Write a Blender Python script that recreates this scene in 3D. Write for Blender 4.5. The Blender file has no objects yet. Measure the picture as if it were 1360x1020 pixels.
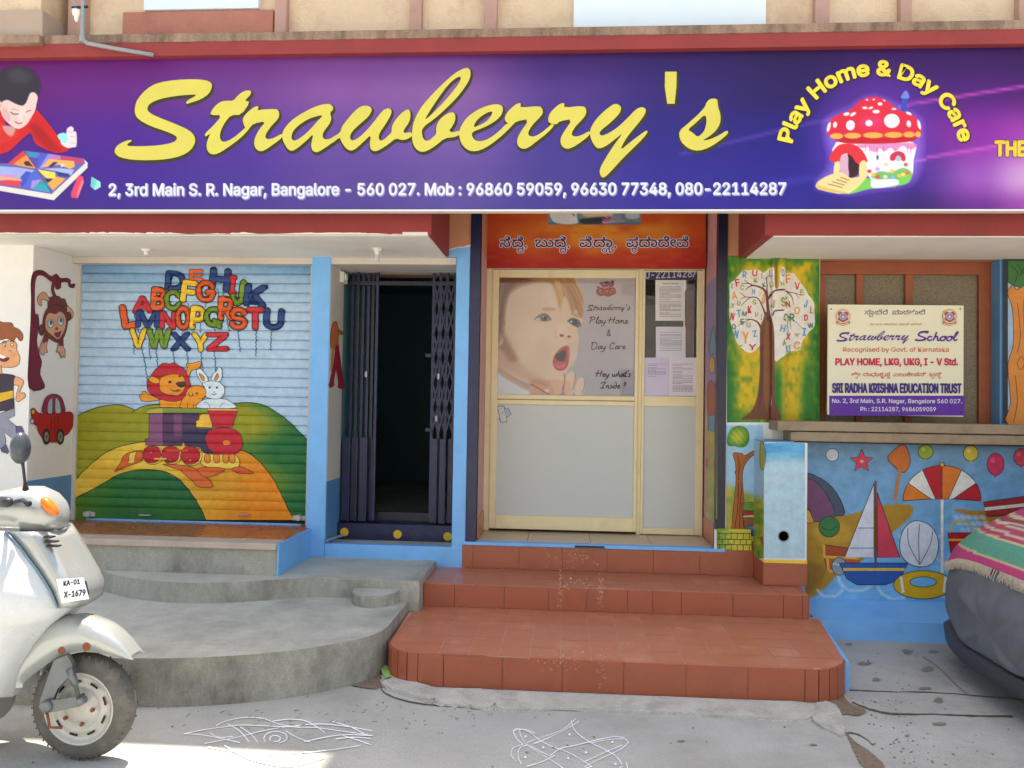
import bpy, bmesh, math, random
import numpy as np
from mathutils import Vector
from mathutils.geometry import tessellate_polygon
SC = bpy.context.scene
COL = SC.collection
rnd = random.Random(7)
RAD = math.radians

# ---------------------------------------------------------------- camera, world, sun, exposure
F = 1058.0; PSI = RAD(3.9); TH = RAD(1.35); RHO = 0.016
CY, CH = -6.0, 1.5
FW = Vector((-math.sin(PSI)*math.cos(TH), math.cos(PSI)*math.cos(TH), math.sin(TH)))
R0 = Vector((math.cos(PSI), math.sin(PSI), 0)); U0 = R0.cross(FW)
RR = R0*math.cos(RHO) + U0*math.sin(RHO); UU = U0*math.cos(RHO) - R0*math.sin(RHO)
cam = bpy.data.cameras.new('camera'); camo = bpy.data.objects.new('camera', cam); COL.objects.link(camo)
from mathutils import Matrix
m3 = Matrix((RR, UU, -FW)).transposed()
camo.matrix_world = Matrix.Translation((0, CY, CH)) @ m3.to_4x4()
cam.sensor_width = 36; cam.lens = 36*F/1360; cam.clip_end = 500; cam.clip_start = 0.05
SC.camera = camo
W = bpy.data.worlds.new('World'); SC.world = W; W.use_nodes = True
nt = W.node_tree; nt.nodes.clear()
sky = nt.nodes.new('ShaderNodeTexSky'); sky.sky_type = 'NISHITA'; sky.sun_disc = False
SUN_EL, SUN_AZ = RAD(76.0), RAD(1.5)          # azimuth measured from +Y (behind the building) towards +X
sky.sun_elevation = SUN_EL; sky.sun_rotation = SUN_AZ
sky.air_density = 1.6; sky.dust_density = 4.0; sky.ozone_density = 1.0
bg = nt.nodes.new('ShaderNodeBackground'); bg.inputs[1].default_value = 0.15
wo = nt.nodes.new('ShaderNodeOutputWorld')
nt.links.new(sky.outputs[0], bg.inputs[0]); nt.links.new(bg.outputs[0], wo.inputs[0])
sl = bpy.data.lights.new('sun', 'SUN'); sl.energy = 5.0; sl.angle = RAD(0.5); sl.color = (1.0, 0.95, 0.86)
so = bpy.data.objects.new('sun', sl); COL.objects.link(so)
sd = Vector((math.sin(SUN_AZ)*math.cos(SUN_EL), math.cos(SUN_AZ)*math.cos(SUN_EL), math.sin(SUN_EL)))
so.rotation_euler = sd.to_track_quat('Z', 'Y').to_euler(); so.location = (0, 10, 30)
SC.view_settings.view_transform = 'Standard'; SC.view_settings.look = 'None'
SC.view_settings.exposure = 1.08; SC.view_settings.gamma = 1.0; SC.view_settings.use_curve_mapping = False
try:
    SC.view_settings.use_white_balance = True; SC.view_settings.white_balance_temperature = 6900; SC.view_settings.white_balance_tint = 10
except Exception: pass
SC.cycles.max_bounces = 8; SC.cycles.diffuse_bounces = 5

# ---------------------------------------------------------------- measuring: photo sight lines cut with real planes
def ray(px, py): return FW + RR*((px-680)/F) + UU*((510-py)/F)
def PY(px, py, Y):
    d = ray(px, py); t = (Y-CY)/d.y; return (d.x*t, CH+d.z*t)
def PZ(px, py, Z):
    d = ray(px, py); t = (Z-CH)/d.z; return (d.x*t, CY+d.y*t)
def PX(px, py, X):
    d = ray(px, py); t = X/d.x; return (CY+d.y*t, CH+d.z*t)
def RECT(x0, y0, x1, y1, Y):
    mx, my = (x0+x1)/2, (y0+y1)/2
    return PY(x0, my, Y)[0], PY(x1, my, Y)[0], PY(mx, y1, Y)[1], PY(mx, y0, Y)[1]   # X0 X1 Z0 Z1

# ---------------------------------------------------------------- colours and materials
def lin(c):
    c = c/255.0
    return c/12.92 if c <= 0.04045 else ((c+0.055)/1.055)**2.4
def C(r, g, b, k=1.0): return (lin(r)*k, lin(g)*k, lin(b)*k, 1.0)
def mat(name, col, rough=0.6, vary=0.12, scale=4.0, bump=0.0, bscale=60.0, dirt=None, dirt_amt=0.0, dscale=2.0, metal=0.0, spec=0.5, stretch=(1,1,1), dlo=0.5, dhi=0.72, speck=0.0, sscale=220):
    m = bpy.data.materials.new(name); m.use_nodes = True; t = m.node_tree; n = t.nodes; L = t.links
    p = n['Principled BSDF']; p.inputs['Roughness'].default_value = rough; p.inputs['Metallic'].default_value = metal
    p.inputs['Specular IOR Level'].default_value = spec
    tc = n.new('ShaderNodeTexCoord'); mp = n.new('ShaderNodeMapping'); mp.inputs['Scale'].default_value = stretch
    L.new(tc.outputs['Object'], mp.inputs[0])
    if col == 'ATTR':
        at = n.new('ShaderNodeAttribute'); at.attribute_name = 'Col'; base = at.outputs['Color']
    else:
        rg = n.new('ShaderNodeRGB'); rg.outputs[0].default_value = col; base = rg.outputs[0]
    nz = n.new('ShaderNodeTexNoise'); nz.inputs['Scale'].default_value = scale; nz.inputs['Detail'].default_value = 8; nz.inputs['Roughness'].default_value = 0.65
    L.new(mp.outputs[0], nz.inputs['Vector'])
    mr = n.new('ShaderNodeMapRange'); mr.inputs[1].default_value = 0.3; mr.inputs[2].default_value = 0.7
    mr.inputs[3].default_value = 1-vary; mr.inputs[4].default_value = 1+vary
    L.new(nz.outputs[0], mr.inputs[0])
    mx = n.new('ShaderNodeVectorMath'); mx.operation = 'SCALE'; L.new(base, mx.inputs[0]); L.new(mr.outputs[0], mx.inputs['Scale'])
    out = mx.outputs[0]
    if dirt_amt > 0:
        dz = n.new('ShaderNodeTexNoise'); dz.inputs['Scale'].default_value = dscale; dz.inputs['Detail'].default_value = 10; dz.inputs['Roughness'].default_value = 0.7
        L.new(mp.outputs[0], dz.inputs['Vector'])
        dr = n.new('ShaderNodeMapRange'); dr.inputs[1].default_value = dlo; dr.inputs[2].default_value = dhi; dr.inputs[3].default_value = 0; dr.inputs[4].default_value = dirt_amt
        L.new(dz.outputs[0], dr.inputs[0])
        mi = n.new('ShaderNodeMix'); mi.data_type = 'RGBA'; L.new(dr.outputs[0], mi.inputs[0]); L.new(out, mi.inputs[6]); mi.inputs[7].default_value = dirt
        out = mi.outputs[2]
    if speck > 0:
        z2 = n.new('ShaderNodeTexNoise'); z2.inputs['Scale'].default_value = sscale; z2.inputs['Detail'].default_value = 4; L.new(tc.outputs['Object'], z2.inputs['Vector'])
        m2 = n.new('ShaderNodeMapRange'); m2.inputs[1].default_value = 0.35; m2.inputs[2].default_value = 0.65; m2.inputs[3].default_value = 1-speck; m2.inputs[4].default_value = 1+speck
        L.new(z2.outputs[0], m2.inputs[0]); v2 = n.new('ShaderNodeVectorMath'); v2.operation = 'SCALE'; L.new(out, v2.inputs[0]); L.new(m2.outputs[0], v2.inputs['Scale']); out = v2.outputs[0]
    L.new(out, p.inputs['Base Color'])
    rr = n.new('ShaderNodeMapRange'); rr.inputs[3].default_value = max(0.05, rough-0.12); rr.inputs[4].default_value = min(1, rough+0.12)
    L.new(nz.outputs[0], rr.inputs[0]); L.new(rr.outputs[0], p.inputs['Roughness'])
    if bump > 0:
        bz = n.new('ShaderNodeTexNoise'); bz.inputs['Scale'].default_value = bscale; bz.inputs['Detail'].default_value = 6
        L.new(mp.outputs[0], bz.inputs['Vector'])
        bp = n.new('ShaderNodeBump'); bp.inputs['Strength'].default_value = bump; bp.inputs['Distance'].default_value = 0.01
        L.new(bz.outputs[0], bp.inputs['Height']); L.new(bp.outputs[0], p.inputs['Normal'])
    return m
M = {}
M['paint'] = mat('mural paint', 'ATTR', 0.5, 0.13, 16, 0.2, 45, C(140,130,110), 0.06, 7, speck=.06, sscale=160, spec=0.35)
M['print'] = mat('flex print', 'ATTR', 0.45, 0.05, 5, 0.07, 2.2, spec=0.28)
M['chalk'] = mat('chalk powder', 'ATTR', 0.9, 0.10, 60, 0.3, 200)
M['white_wall'] = mat('white plaster', C(232,228,222), 0.8, 0.04, 3, 0.12, 35, C(190,180,165), 0.35, 1.5)
M['soffit'] = mat('soffit whitewash', C(236,232,222), 0.85, 0.05, 3, 0.15, 30, C(195,188,170), 0.3, 1.2)
M['beige'] = mat('beige emulsion', C(205,196,184), 0.75, 0.05, 3, 0.12, 35, C(165,150,130), 0.3, 1.7)
M['sky_blue'] = mat('blue enamel', C(118,182,238), 0.45, 0.07, 5, 0.2, 25, C(95,145,190), 0.4, 3)
M['deep_blue'] = mat('steel blue paint', C(88,140,185), 0.5, 0.08, 4, 0.15, 30)
M['navy'] = mat('navy enamel', C(26,31,70), 0.38, 0.15, 8, 0.1, 60, C(58,60,84), 0.5, 9)
M['navy_dark'] = mat('dark navy enamel', C(19,21,46), 0.38, 0.2, 8, 0.1, 60, C(42,44,62), 0.4, 9)
M['steel'] = mat('steel', C(170,170,172), 0.35, 0.1, 20, metal=0.8)
M['orange_wall'] = mat('orange emulsion', C(205,145,108), 0.8, 0.08, 4, 0.15, 30, C(160,125,105), 0.4, 3)
M['pink_wall'] = mat('pink emulsion', C(205,160,158), 0.75, 0.06, 4, 0.1, 30)
M['red_fascia'] = mat('oxide red paint', C(148,54,52), 0.72, 0.12, 4, 0.25, 25, C(108,50,48), 0.5, 2.5, speck=.04)
M['brown_ledge'] = mat('stained ledge', C(158,130,110), 0.9, 0.2, 7, 0.6, 30, C(92,72,58), 0.85, 8, stretch=(1,1,.3), speck=.15, sscale=90, dlo=.42, dhi=.66)
M['cream_wall'] = mat('cream upper wall', C(222,196,164), 0.9, 0.08, 2, 0.6, 45, C(182,150,122), 0.6, 3.0, speck=.06, sscale=120)
M['mauve'] = mat('mauve pilaster', C(190,150,135), 0.8, 0.10, 4, 0.3, 40, C(150,112,98), 0.5, 4)
M['salmon'] = mat('salmon panel', C(184,120,102), 0.8, 0.13, 4, 0.3, 40, C(140,86,72), 0.6, 3, speck=.06)
M['pale_panel'] = mat('pale blue panel', C(225,236,240), 0.4, 0.03, 3)
M['tile'] = mat('terracotta tile', C(191,116,86), 0.34, 0.08, 5, 0.12, 40, C(212,170,148), 0.6, 5, dlo=0.54, dhi=0.82, speck=.05)
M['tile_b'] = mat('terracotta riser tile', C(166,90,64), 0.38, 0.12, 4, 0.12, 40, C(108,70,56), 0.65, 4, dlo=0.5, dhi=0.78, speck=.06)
M['grout'] = mat('tile grout', C(206,166,144), 0.9, 0.2, 12, 0.2, 80, C(140,108,90), 0.7, 6)
M['conc'] = mat('grey cement', C(186,184,172), 0.7, 0.13, 3.5, 0.5, 28, C(124,123,112), 0.75, 2.1, dlo=0.48, dhi=0.76, speck=.10, sscale=180)
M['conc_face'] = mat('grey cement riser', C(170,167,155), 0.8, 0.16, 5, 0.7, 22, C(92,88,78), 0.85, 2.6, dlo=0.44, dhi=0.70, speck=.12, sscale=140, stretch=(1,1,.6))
M['apron'] = mat('pale cement', C(186,183,174), 0.9, 0.16, 6, 0.9, 40, C(128,124,112), 0.7, 5, speck=.14, sscale=120)
M['ground'] = mat('street concrete', C(174,173,168), 0.88, 0.12, 1.3, 0.6, 45, C(134,131,122), 0.7, 1.1, dlo=0.47, dhi=0.76, speck=.13, sscale=150)
M['slab'] = mat('street slab', C(150,148,140), 0.85, 0.12, 2.5, 0.4, 35, C(112,108,98), 0.6, 3)
M['dirt'] = mat('dark dirt', C(86,78,64), 0.95, 0.25, 20, 0.8, 80)
M['sand'] = mat('brown sand', C(132,116,96), 0.95, 0.25, 40, 0.9, 120, C(90,78,62), 0.6, 25)
M['stone'] = mat('rough stone slab', C(158,138,112), 0.85, 0.12, 8, 0.5, 40, C(110,92,72), 0.5, 5)
M['ledge_stone'] = mat('pinkish stone nosing', C(190,172,155), 0.7, 0.1, 8, 0.2, 60, C(150,125,105), 0.4, 5)
M['ledge_tile'] = mat('brown glazed tile', C(172,100,68), 0.28, 0.1, 6)
M['floor_tile'] = mat('beige floor tile', C(205,182,155), 0.35, 0.06, 6)
M['cream_metal'] = mat('cream powder coat', C(232,216,172), 0.38, 0.04, 6, 0, 60, C(205,182,138), 0.35, 5)
M['frost'] = mat('frosted glass', C(196,200,196), 0.45, 0.02, 2)
M['rust_wood'] = mat('brown painted wood', C(150,78,42), 0.5, 0.12, 8, 0.1, 40)
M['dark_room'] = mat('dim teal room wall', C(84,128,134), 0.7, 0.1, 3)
M['black'] = mat('black', C(22,22,24), 0.5, 0.1, 10)
M['rubber'] = mat('rubber', C(92,89,84), 0.85, 0.15, 18, 0.4, 90, C(140,134,124), 0.6, 6)
M['silver'] = mat('silver lacquer', C(176,180,178), 0.24, 0.05, 3, 0, 60, C(150,148,140), 0.25, 2, metal=0.45)
M['rimsteel'] = mat('wheel steel', C(188,186,180), 0.38, 0.10, 12, 0, 60, C(140,124,104), 0.5, 10, metal=0.15)
M['forksteel'] = mat('fork steel', C(112,116,118), 0.4, 0.12, 12, 0.1, 60, C(80,70,60), 0.5, 10, metal=0.5)
M['rust'] = mat('rust', C(130,72,44), 0.8, 0.2, 30)
M['amber'] = mat('amber lens', C(238,120,30), 0.2, 0.1, 20)
M['white_plastic'] = mat('white plastic', C(235,232,222), 0.4, 0.03, 6)
M['plate'] = mat('plate paint', C(235,236,238), 0.45, 0.03, 6)
M['cover'] = mat('grey cover cloth', C(104,108,113), 0.75, 0.12, 5, 0.5, 12, C(76,78,82), 0.6, 4, speck=.05, sscale=300)
M['seatv'] = mat('seat vinyl', C(40,40,46), 0.5, 0.1, 8)
M['paper'] = mat('paper', 'ATTR', 0.8, 0.02, 6)
M['pipe'] = mat('grey pipe', C(150,155,158), 0.5, 0.1, 10, dirt=C(110,100,90), dirt_amt=0.5, dscale=8)
M['opp'] = mat('opposite house wall', C(218,218,214), 0.85, 0.06, 1.2, 0.2, 12)
M['opp_dark'] = mat('opposite window glass', C(40,50,58), 0.15, 0.1, 4)
def win_glass():
    m = bpy.data.materials.new('figured window glass'); m.use_nodes = True; n = m.node_tree.nodes; L = m.node_tree.links
    p = n['Principled BSDF']; tc = n.new('ShaderNodeTexCoord')
    v = n.new('ShaderNodeTexVoronoi'); v.inputs['Scale'].default_value = 55; v.feature = 'DISTANCE_TO_EDGE'
    z = n.new('ShaderNodeTexNoise'); z.inputs['Scale'].default_value = 120; z.inputs['Detail'].default_value = 5
    L.new(tc.outputs['Object'], v.inputs['Vector']); L.new(tc.outputs['Object'], z.inputs['Vector'])
    a = n.new('ShaderNodeMath'); a.operation = 'ADD'; L.new(v.outputs[0], a.inputs[0]); L.new(z.outputs[0], a.inputs[1])
    r = n.new('ShaderNodeValToRGB'); r.color_ramp.elements[0].position = 0.42; r.color_ramp.elements[0].color = C(100,88,66)
    r.color_ramp.elements[1].position = 0.85; r.color_ramp.elements[1].color = C(132,117,90)
    L.new(a.outputs[0], r.inputs[0]); L.new(r.outputs[0], p.inputs['Base Color']); p.inputs['Roughness'].default_value = 0.3
    b = n.new('ShaderNodeBump'); b.inputs['Strength'].default_value = 0.35; b.inputs['Distance'].default_value = 0.003
    L.new(a.outputs[0], b.inputs['Height']); L.new(b.outputs[0], p.inputs['Normal'])
    return m
M['figglass'] = win_glass()
def clear_glass(name='clear pane', tint=(0.98,0.985,0.98,1)):
    m = bpy.data.materials.new(name); m.use_nodes = True; n = m.node_tree.nodes; L = m.node_tree.links; n.remove(n['Principled BSDF'])
    t = n.new('ShaderNodeBsdfTransparent'); t.inputs[0].default_value = tint
    g = n.new('ShaderNodeBsdfGlossy'); g.inputs['Roughness'].default_value = 0.02
    f = n.new('ShaderNodeFresnel'); f.inputs[0].default_value = 1.42
    mx = n.new('ShaderNodeMixShader'); L.new(f.outputs[0], mx.inputs[0]); L.new(t.outputs[0], mx.inputs[1]); L.new(g.outputs[0], mx.inputs[2])
    L.new(mx.outputs[0], n['Material Output'].inputs[0]); return m
M['glass'] = clear_glass()

# ---------------------------------------------------------------- object helpers (all given in world coordinates)
ORG = {}
def org(p): return ORG.get(p.name, Vector((0,0,0))) if p else Vector((0,0,0))
def tag(o, label=None, cat=None, group=None, kind=None):
    if label: o['label'] = label
    if cat: o['category'] = cat
    if group: o['group'] = group
    if kind: o['kind'] = kind
    return o
def empty(name, loc, label=None, cat=None, group=None, parent=None):
    o = bpy.data.objects.new(name, None); COL.objects.link(o); o.empty_display_size = 0.1
    loc = Vector(loc); o.location = loc - org(parent); o.parent = parent; ORG[o.name] = loc
    return tag(o, label, cat, group)
def mesh(name, vs, fs, m, parent=None, cols=None, smooth=False, loc=None):
    """vs world coordinates; the origin is the parent's, or loc, for a top-level one"""
    o0 = org(parent) if parent else Vector(loc if loc is not None else (0,0,0))
    me = bpy.data.meshes.new(name); me.from_pydata([(v[0]-o0.x, v[1]-o0.y, v[2]-o0.z) for v in vs], [], fs)
    if cols is not None:
        ca = me.color_attributes.new('Col', 'FLOAT_COLOR', 'POINT')
        ca.data.foreach_set('color', np.asarray(cols, dtype=np.float32).ravel())
    if smooth:
        me.polygons.foreach_set('use_smooth', [True]*len(me.polygons))
    me.materials.append(m if not isinstance(m, str) else M[m]); me.update()
    o = bpy.data.objects.new(name, me); COL.objects.link(o); o.parent = parent
    if not parent: o.location = o0
    ORG[o.name] = o0
    return o
def frombm(name, bm, m, parent=None, smooth=False, loc=None):
    bmesh.ops.recalc_face_normals(bm, faces=bm.faces[:])
    bm.verts.index_update()
    vs = [v.co.copy() for v in bm.verts]; fs = [[v.index for v in f.verts] for f in bm.faces]; bm.free()
    return mesh(name, vs, fs, m, parent, None, smooth, loc)
def bbox(bm, x0, x1, y0, y1, z0, z1, bev=0.0):
    ret = bmesh.ops.create_cube(bm, size=1.0); vs = ret['verts']
    for v in vs:
        v.co = Vector(((x0+x1)/2+v.co.x*(x1-x0), (y0+y1)/2+v.co.y*(y1-y0), (z0+z1)/2+v.co.z*(z1-z0)))
    if bev > 0:
        es = list({e for v in vs for e in v.link_edges})
        bmesh.ops.bevel(bm, geom=es, offset=bev, segments=2, affect='EDGES', profile=0.6)
def box(name, x0, x1, y0, y1, z0, z1, m, parent=None, bev=0.003, loc=None):
    bm = bmesh.new(); bbox(bm, min(x0,x1), max(x0,x1), min(y0,y1), max(y0,y1), min(z0,z1), max(z0,z1), bev)
    return frombm(name, bm, m, parent, loc=loc)
def prism(bm, pts, z0, z1, bev=0.0):
    a = [bm.verts.new((x, y, z0)) for x, y in pts]; b = [bm.verts.new((x, y, z1)) for x, y in pts]
    n = len(pts); bm.faces.new(a[::-1]); top = bm.faces.new(b)
    for i in range(n): bm.faces.new((a[i], a[(i+1)%n], b[(i+1)%n], b[i]))
    if bev: bmesh.ops.bevel(bm, geom=list(top.edges), offset=bev, segments=2, affect='EDGES')
def tube(bm, pts, r, seg=10, cap=True, rad=None):
    pts = [Vector(p) for p in pts]; rings = []
    up = None
    for i, p in enumerate(pts):
        d = (pts[min(i+1, len(pts)-1)] - pts[max(i-1, 0)]).normalized()
        if up is None: up = d.orthogonal().normalized()
        a = (up - d*up.dot(d)).normalized(); up = a; b = d.cross(a)
        rr = rad[i] if rad else r
        rings.append([bm.verts.new(p + (a*math.cos(2*math.pi*k/seg) + b*math.sin(2*math.pi*k/seg))*rr) for k in range(seg)])
    for i in range(len(rings)-1):
        for k in range(seg): bm.faces.new((rings[i][k], rings[i][(k+1)%seg], rings[i+1][(k+1)%seg], rings[i+1][k]))
    if cap: bm.faces.new(rings[0][::-1]); bm.faces.new(rings[-1])
def lathe(bm, prof, origin, axis='Z', seg=28, cap=True):
    """prof: list of (radius, height)"""
    rings = []; o = Vector(origin)
    for r, h in prof:
        ring = []
        for k in range(seg):
            c, s = math.cos(2*math.pi*k/seg)*r, math.sin(2*math.pi*k/seg)*r
            v = {'Z': Vector((c, s, h)), 'Y': Vector((c, h, s)), 'X': Vector((h, c, s))}[axis]
            ring.append(bm.verts.new(o+v))
        rings.append(ring)
    for i in range(len(rings)-1):
        for k in range(seg): bm.faces.new((rings[i][k], rings[i][(k+1)%seg], rings[i+1][(k+1)%seg], rings[i+1][k]))
    if cap and prof[0][0] > 1e-4: bm.faces.new(rings[0][::-1])
    if cap and prof[-1][0] > 1e-4: bm.faces.new(rings[-1])
def loft(name, secs, m, parent, closed=False, smooth=True, thick=0.0, loc=None):
    n = len(secs[0]); vs = [p for s in secs for p in s]; fs = []
    for i in range(len(secs)-1):
        for k in range(n if closed else n-1):
            k2 = (k+1) % n
            fs.append((i*n+k, i*n+k2, (i+1)*n+k2, (i+1)*n+k))
    if closed: fs += [tuple(range(n))[::-1], tuple((len(secs)-1)*n+k for k in range(n))]
    o = mesh(name, vs, fs, m, parent, smooth=smooth, loc=loc)
    if thick:
        md = o.modifiers.new('thickness', 'SOLIDIFY'); md.thickness = thick; md.offset = 0
    return o

# ---------------------------------------------------------------- flat lettering and painted figures
def chaikin(p, n=1, closed=True):
    for _ in range(n):
        q = []; N = len(p)
        for i in range(N if closed else N-1):
            a, b = p[i], p[(i+1) % N]
            q += [(a[0]*.75+b[0]*.25, a[1]*.75+b[1]*.25), (a[0]*.25+b[0]*.75, a[1]*.25+b[1]*.75)]
        if not closed: q = [p[0]]+q+[p[-1]]
        p = q
    return p
def crom(p, n=4, closed=False):
    N = len(p); out = []
    rng = range(N) if closed else range(N-1)
    D = len(p[0])
    for i in rng:
        if closed: a, b, c, d = p[(i-1) % N], p[i], p[(i+1) % N], p[(i+2) % N]
        else: a, b, c, d = p[max(i-1,0)], p[i], p[i+1], p[min(i+2,N-1)]
        for k in range(n):
            t = k/n
            out.append(tuple(0.5*((2*b[j])+(-a[j]+c[j])*t+(2*a[j]-5*b[j]+4*c[j]-d[j])*t*t+(-a[j]+3*b[j]-3*c[j]+d[j])*t**3) for j in range(D)))
    if not closed: out.append(tuple(p[-1]))
    return out
FONT = None
try:
    import os
    _p = os.path.join(bpy.utils.resource_path('LOCAL'), 'datafiles', 'fonts', 'Inter.woff2')
    if os.path.exists(_p): FONT = bpy.data.fonts.load(_p)
except Exception: FONT = None
_gc = {}
def glyphs(body, offset=0.0, shear=0.0, spacing=1.0, plain=False):
    offset = 0.0; plain = plain or any(ord(ch) > 3000 for ch in body)
    key = (body, offset, shear, spacing, plain)
    if key in _gc: return _gc[key]
    c = bpy.data.curves.new('lettering', 'FONT'); c.body = body; c.size = 1.0; c.offset = offset; c.shear = shear; c.space_character = spacing
    c.resolution_u = 3
    if FONT and not plain: c.font = FONT
    o = bpy.data.objects.new('lettering', c); COL.objects.link(o)
    dg = bpy.context.evaluated_depsgraph_get(); dg.update()
    ev = o.evaluated_get(dg); me = ev.to_mesh()
    vs = [(v.co.x, v.co.y) for v in me.vertices]; fs = [tuple(p.vertices) for p in me.polygons]
    ev.to_mesh_clear(); bpy.data.objects.remove(o); bpy.data.curves.remove(c)
    # triangles of one letter that lie over each other get corners of their own, so they can be set a hair apart
    if not plain and len(fs) > 1:
        bx_ = np.array([[min(vs[i][0] for i in f), min(vs[i][1] for i in f), max(vs[i][0] for i in f), max(vs[i][1] for i in f)] for f in fs])
        def sat(t, u):
            for P, Q in ((t, u), (u, t)):
                for k in range(len(P)):
                    x0, y0 = P[k]; x1, y1 = P[(k+1) % len(P)]; nx, ny = y0-y1, x1-x0
                    a = [nx*p[0]+ny*p[1] for p in P]; b = [nx*p[0]+ny*p[1] for p in Q]; e = 1e-7
                    if max(a) <= min(b)+e or max(b) <= min(a)+e: return False
            return True
        out = []
        for i, f in enumerate(fs):
            hit = np.nonzero((bx_[:i,0] < bx_[i,2]-1e-6) & (bx_[:i,2] > bx_[i,0]+1e-6) & (bx_[:i,1] < bx_[i,3]-1e-6) & (bx_[:i,3] > bx_[i,1]+1e-6))[0]
            t = [vs[k] for k in f]
            if any(sat(t, [vs[k] for k in fs[j]]) for j in hit):
                n0 = len(vs); vs += t; out.append(tuple(range(n0, n0+len(f))))
            else: out.append(f)
        fs = out
    _gc[key] = (vs, fs); return vs, fs
def bb(vs):
    xs = [v[0] for v in vs]; ys = [v[1] for v in vs]; return min(xs), min(ys), max(xs), max(ys)

class Canvas:
    """paint or print lying on a real surface; shapes are given in photo pixels and carried to that surface"""
    def __init__(s, surf, val, parent, m='paint', base=0.0015, eps=0.00004, rel=None, cutx=(), cuty=(), sgn=1):
        s.surf, s.val, s.parent, s.m, s.base, s.eps, s.rel, s.cutx, s.cuty, s.sgn = surf, val, parent, m, base, eps, rel, cutx, cuty, sgn
        s.layer = 0; s.v = []; s.f = []; s.c = []; s.tf = (0, 0, 1, 1)
    def T(s, ox, oy, k, ky=None): s.tf = (ox, oy, 1.0/k, 1.0/(ky or k)); return s
    def px(s, x, y): return s.tf[0]+x*s.tf[2], s.tf[1]+y*s.tf[3]
    def w(s, px, py, h):
        if s.surf == 'Y':
            x, z = PY(px, py, s.val); d = s.rel(x, z) if s.rel else 0.0
            return (x, s.val-d-h, z)
        if s.surf == 'Z':
            x, y = PZ(px, py, s.val); return (x, y, s.val+h)
        y, z = PX(px, py, s.val); return (s.val+s.sgn*h, y, z)
    def raw(s, pts, tris, col, hs=None):
        """pts in photo px"""
        h = s.base+s.layer*s.eps; s.layer += 1
        if not s.rel and not callable(col):
            n0 = len(s.v)
            for i, p in enumerate(pts):
                s.v.append(s.w(p[0], p[1], h+(hs[i] if hs else 0))); s.c.append(col)
            s.f += [tuple(n0+i for i in t) for t in tris]; return
        bm = bmesh.new(); vv = [bm.verts.new((p[0], p[1], 0)) for p in pts]
        for t in tris:
            try: bm.faces.new([vv[i] for i in t])
            except ValueError: pass
        x0, y0, x1, y1 = bb(pts)
        for cx in s.cutx:
            if x0 < cx < x1: bmesh.ops.bisect_plane(bm, geom=bm.verts[:]+bm.edges[:]+bm.faces[:], plane_co=(cx,0,0), plane_no=(1,0,0))
        if s.rel:
            # horizontal relief lines are world heights: lift to world first
            for v in bm.verts:
                q = PY(v.co.x, v.co.y, s.val); v.co = Vector((q[0], q[1], 0))
                v.co.z = 0
            zs = [v.co.y for v in bm.verts]; a, b = min(zs), max(zs)
            for cz in s.cuty:
                if a < cz < b: bmesh.ops.bisect_plane(bm, geom=bm.verts[:]+bm.edges[:]+bm.faces[:], plane_co=(0,cz,0), plane_no=(0,1,0))
            bm.verts.index_update(); n0 = len(s.v)
            for v in bm.verts:
                x, z = v.co.x, v.co.y; s.v.append((x, s.val-s.rel(x, z)-h, z)); s.c.append(col(x, z) if callable(col) else col)
        else:
            for cy in s.cuty:
                if y0 < cy < y1: bmesh.ops.bisect_plane(bm, geom=bm.verts[:]+bm.edges[:]+bm.faces[:], plane_co=(0,cy,0), plane_no=(0,1,0))
            bm.verts.index_update(); n0 = len(s.v)
            for v in bm.verts: s.v.append(s.w(v.co.x, v.co.y, h)); s.c.append(col(v.co.x, v.co.y))
        s.f += [tuple(n0+v.index for v in f.verts) for f in bm.faces]; bm.free()
    def fat(s, pts, fs, col, w):
        """a flat shape plus a band of width w (photo px) centred on its outline"""
        if w > 0.02:
            cnt = {}
            for f in fs:
                for i in range(len(f)):
                    k = (f[i], f[(i+1) % len(f)]); q = sorted((round(pts[v][0], 4), round(pts[v][1], 4)) for v in k); kk = (q[0], q[1])
                    cnt[kk] = (k, cnt[kk][1]+1 if kk in cnt else 1)
            P = []; Q = []; H = []; n = 0; h = w/2
            for (a, b), c in cnt.values():
                if c != 1: continue
                x0, y0 = pts[a]; x1, y1 = pts[b]; l = math.hypot(x1-x0, y1-y0)
                if l < 1e-6: continue
                dx, dy = (x1-x0)/l*h, (y1-y0)/l*h; e = 0.55
                loop = [(x0-dx*e-dy*.55, y0-dy*e+dx*.55), (x0-dy, y0+dx), (x1-dy, y1+dx), (x1+dx*e-dy*.55, y1+dy*e+dx*.55), (x1+dx*e+dy*.55, y1+dy*e-dx*.55), (x1+dy, y1-dx), (x0+dy, y0-dx), (x0-dx*e+dy*.55, y0-dy*e-dx*.55)]
                P += loop; H += [(n % 97)*2e-7]*8; Q.append(tuple(range(n*8, n*8+8))); n += 1
            s.raw(P, Q, col, H)
        # islands of one letter may overlap: give each its own hair of height
        par = list(range(len(pts)))
        def fd(i):
            while par[i] != i: par[i] = par[par[i]]; i = par[i]
            return i
        for f in fs:
            for k in f[1:]: par[fd(k)] = fd(f[0])
        ids = {}; hs = [(ids.setdefault(fd(i), len(ids)) % 5)*7e-6 for i in range(len(pts))]
        s.raw(pts, fs, col, hs)
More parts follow.
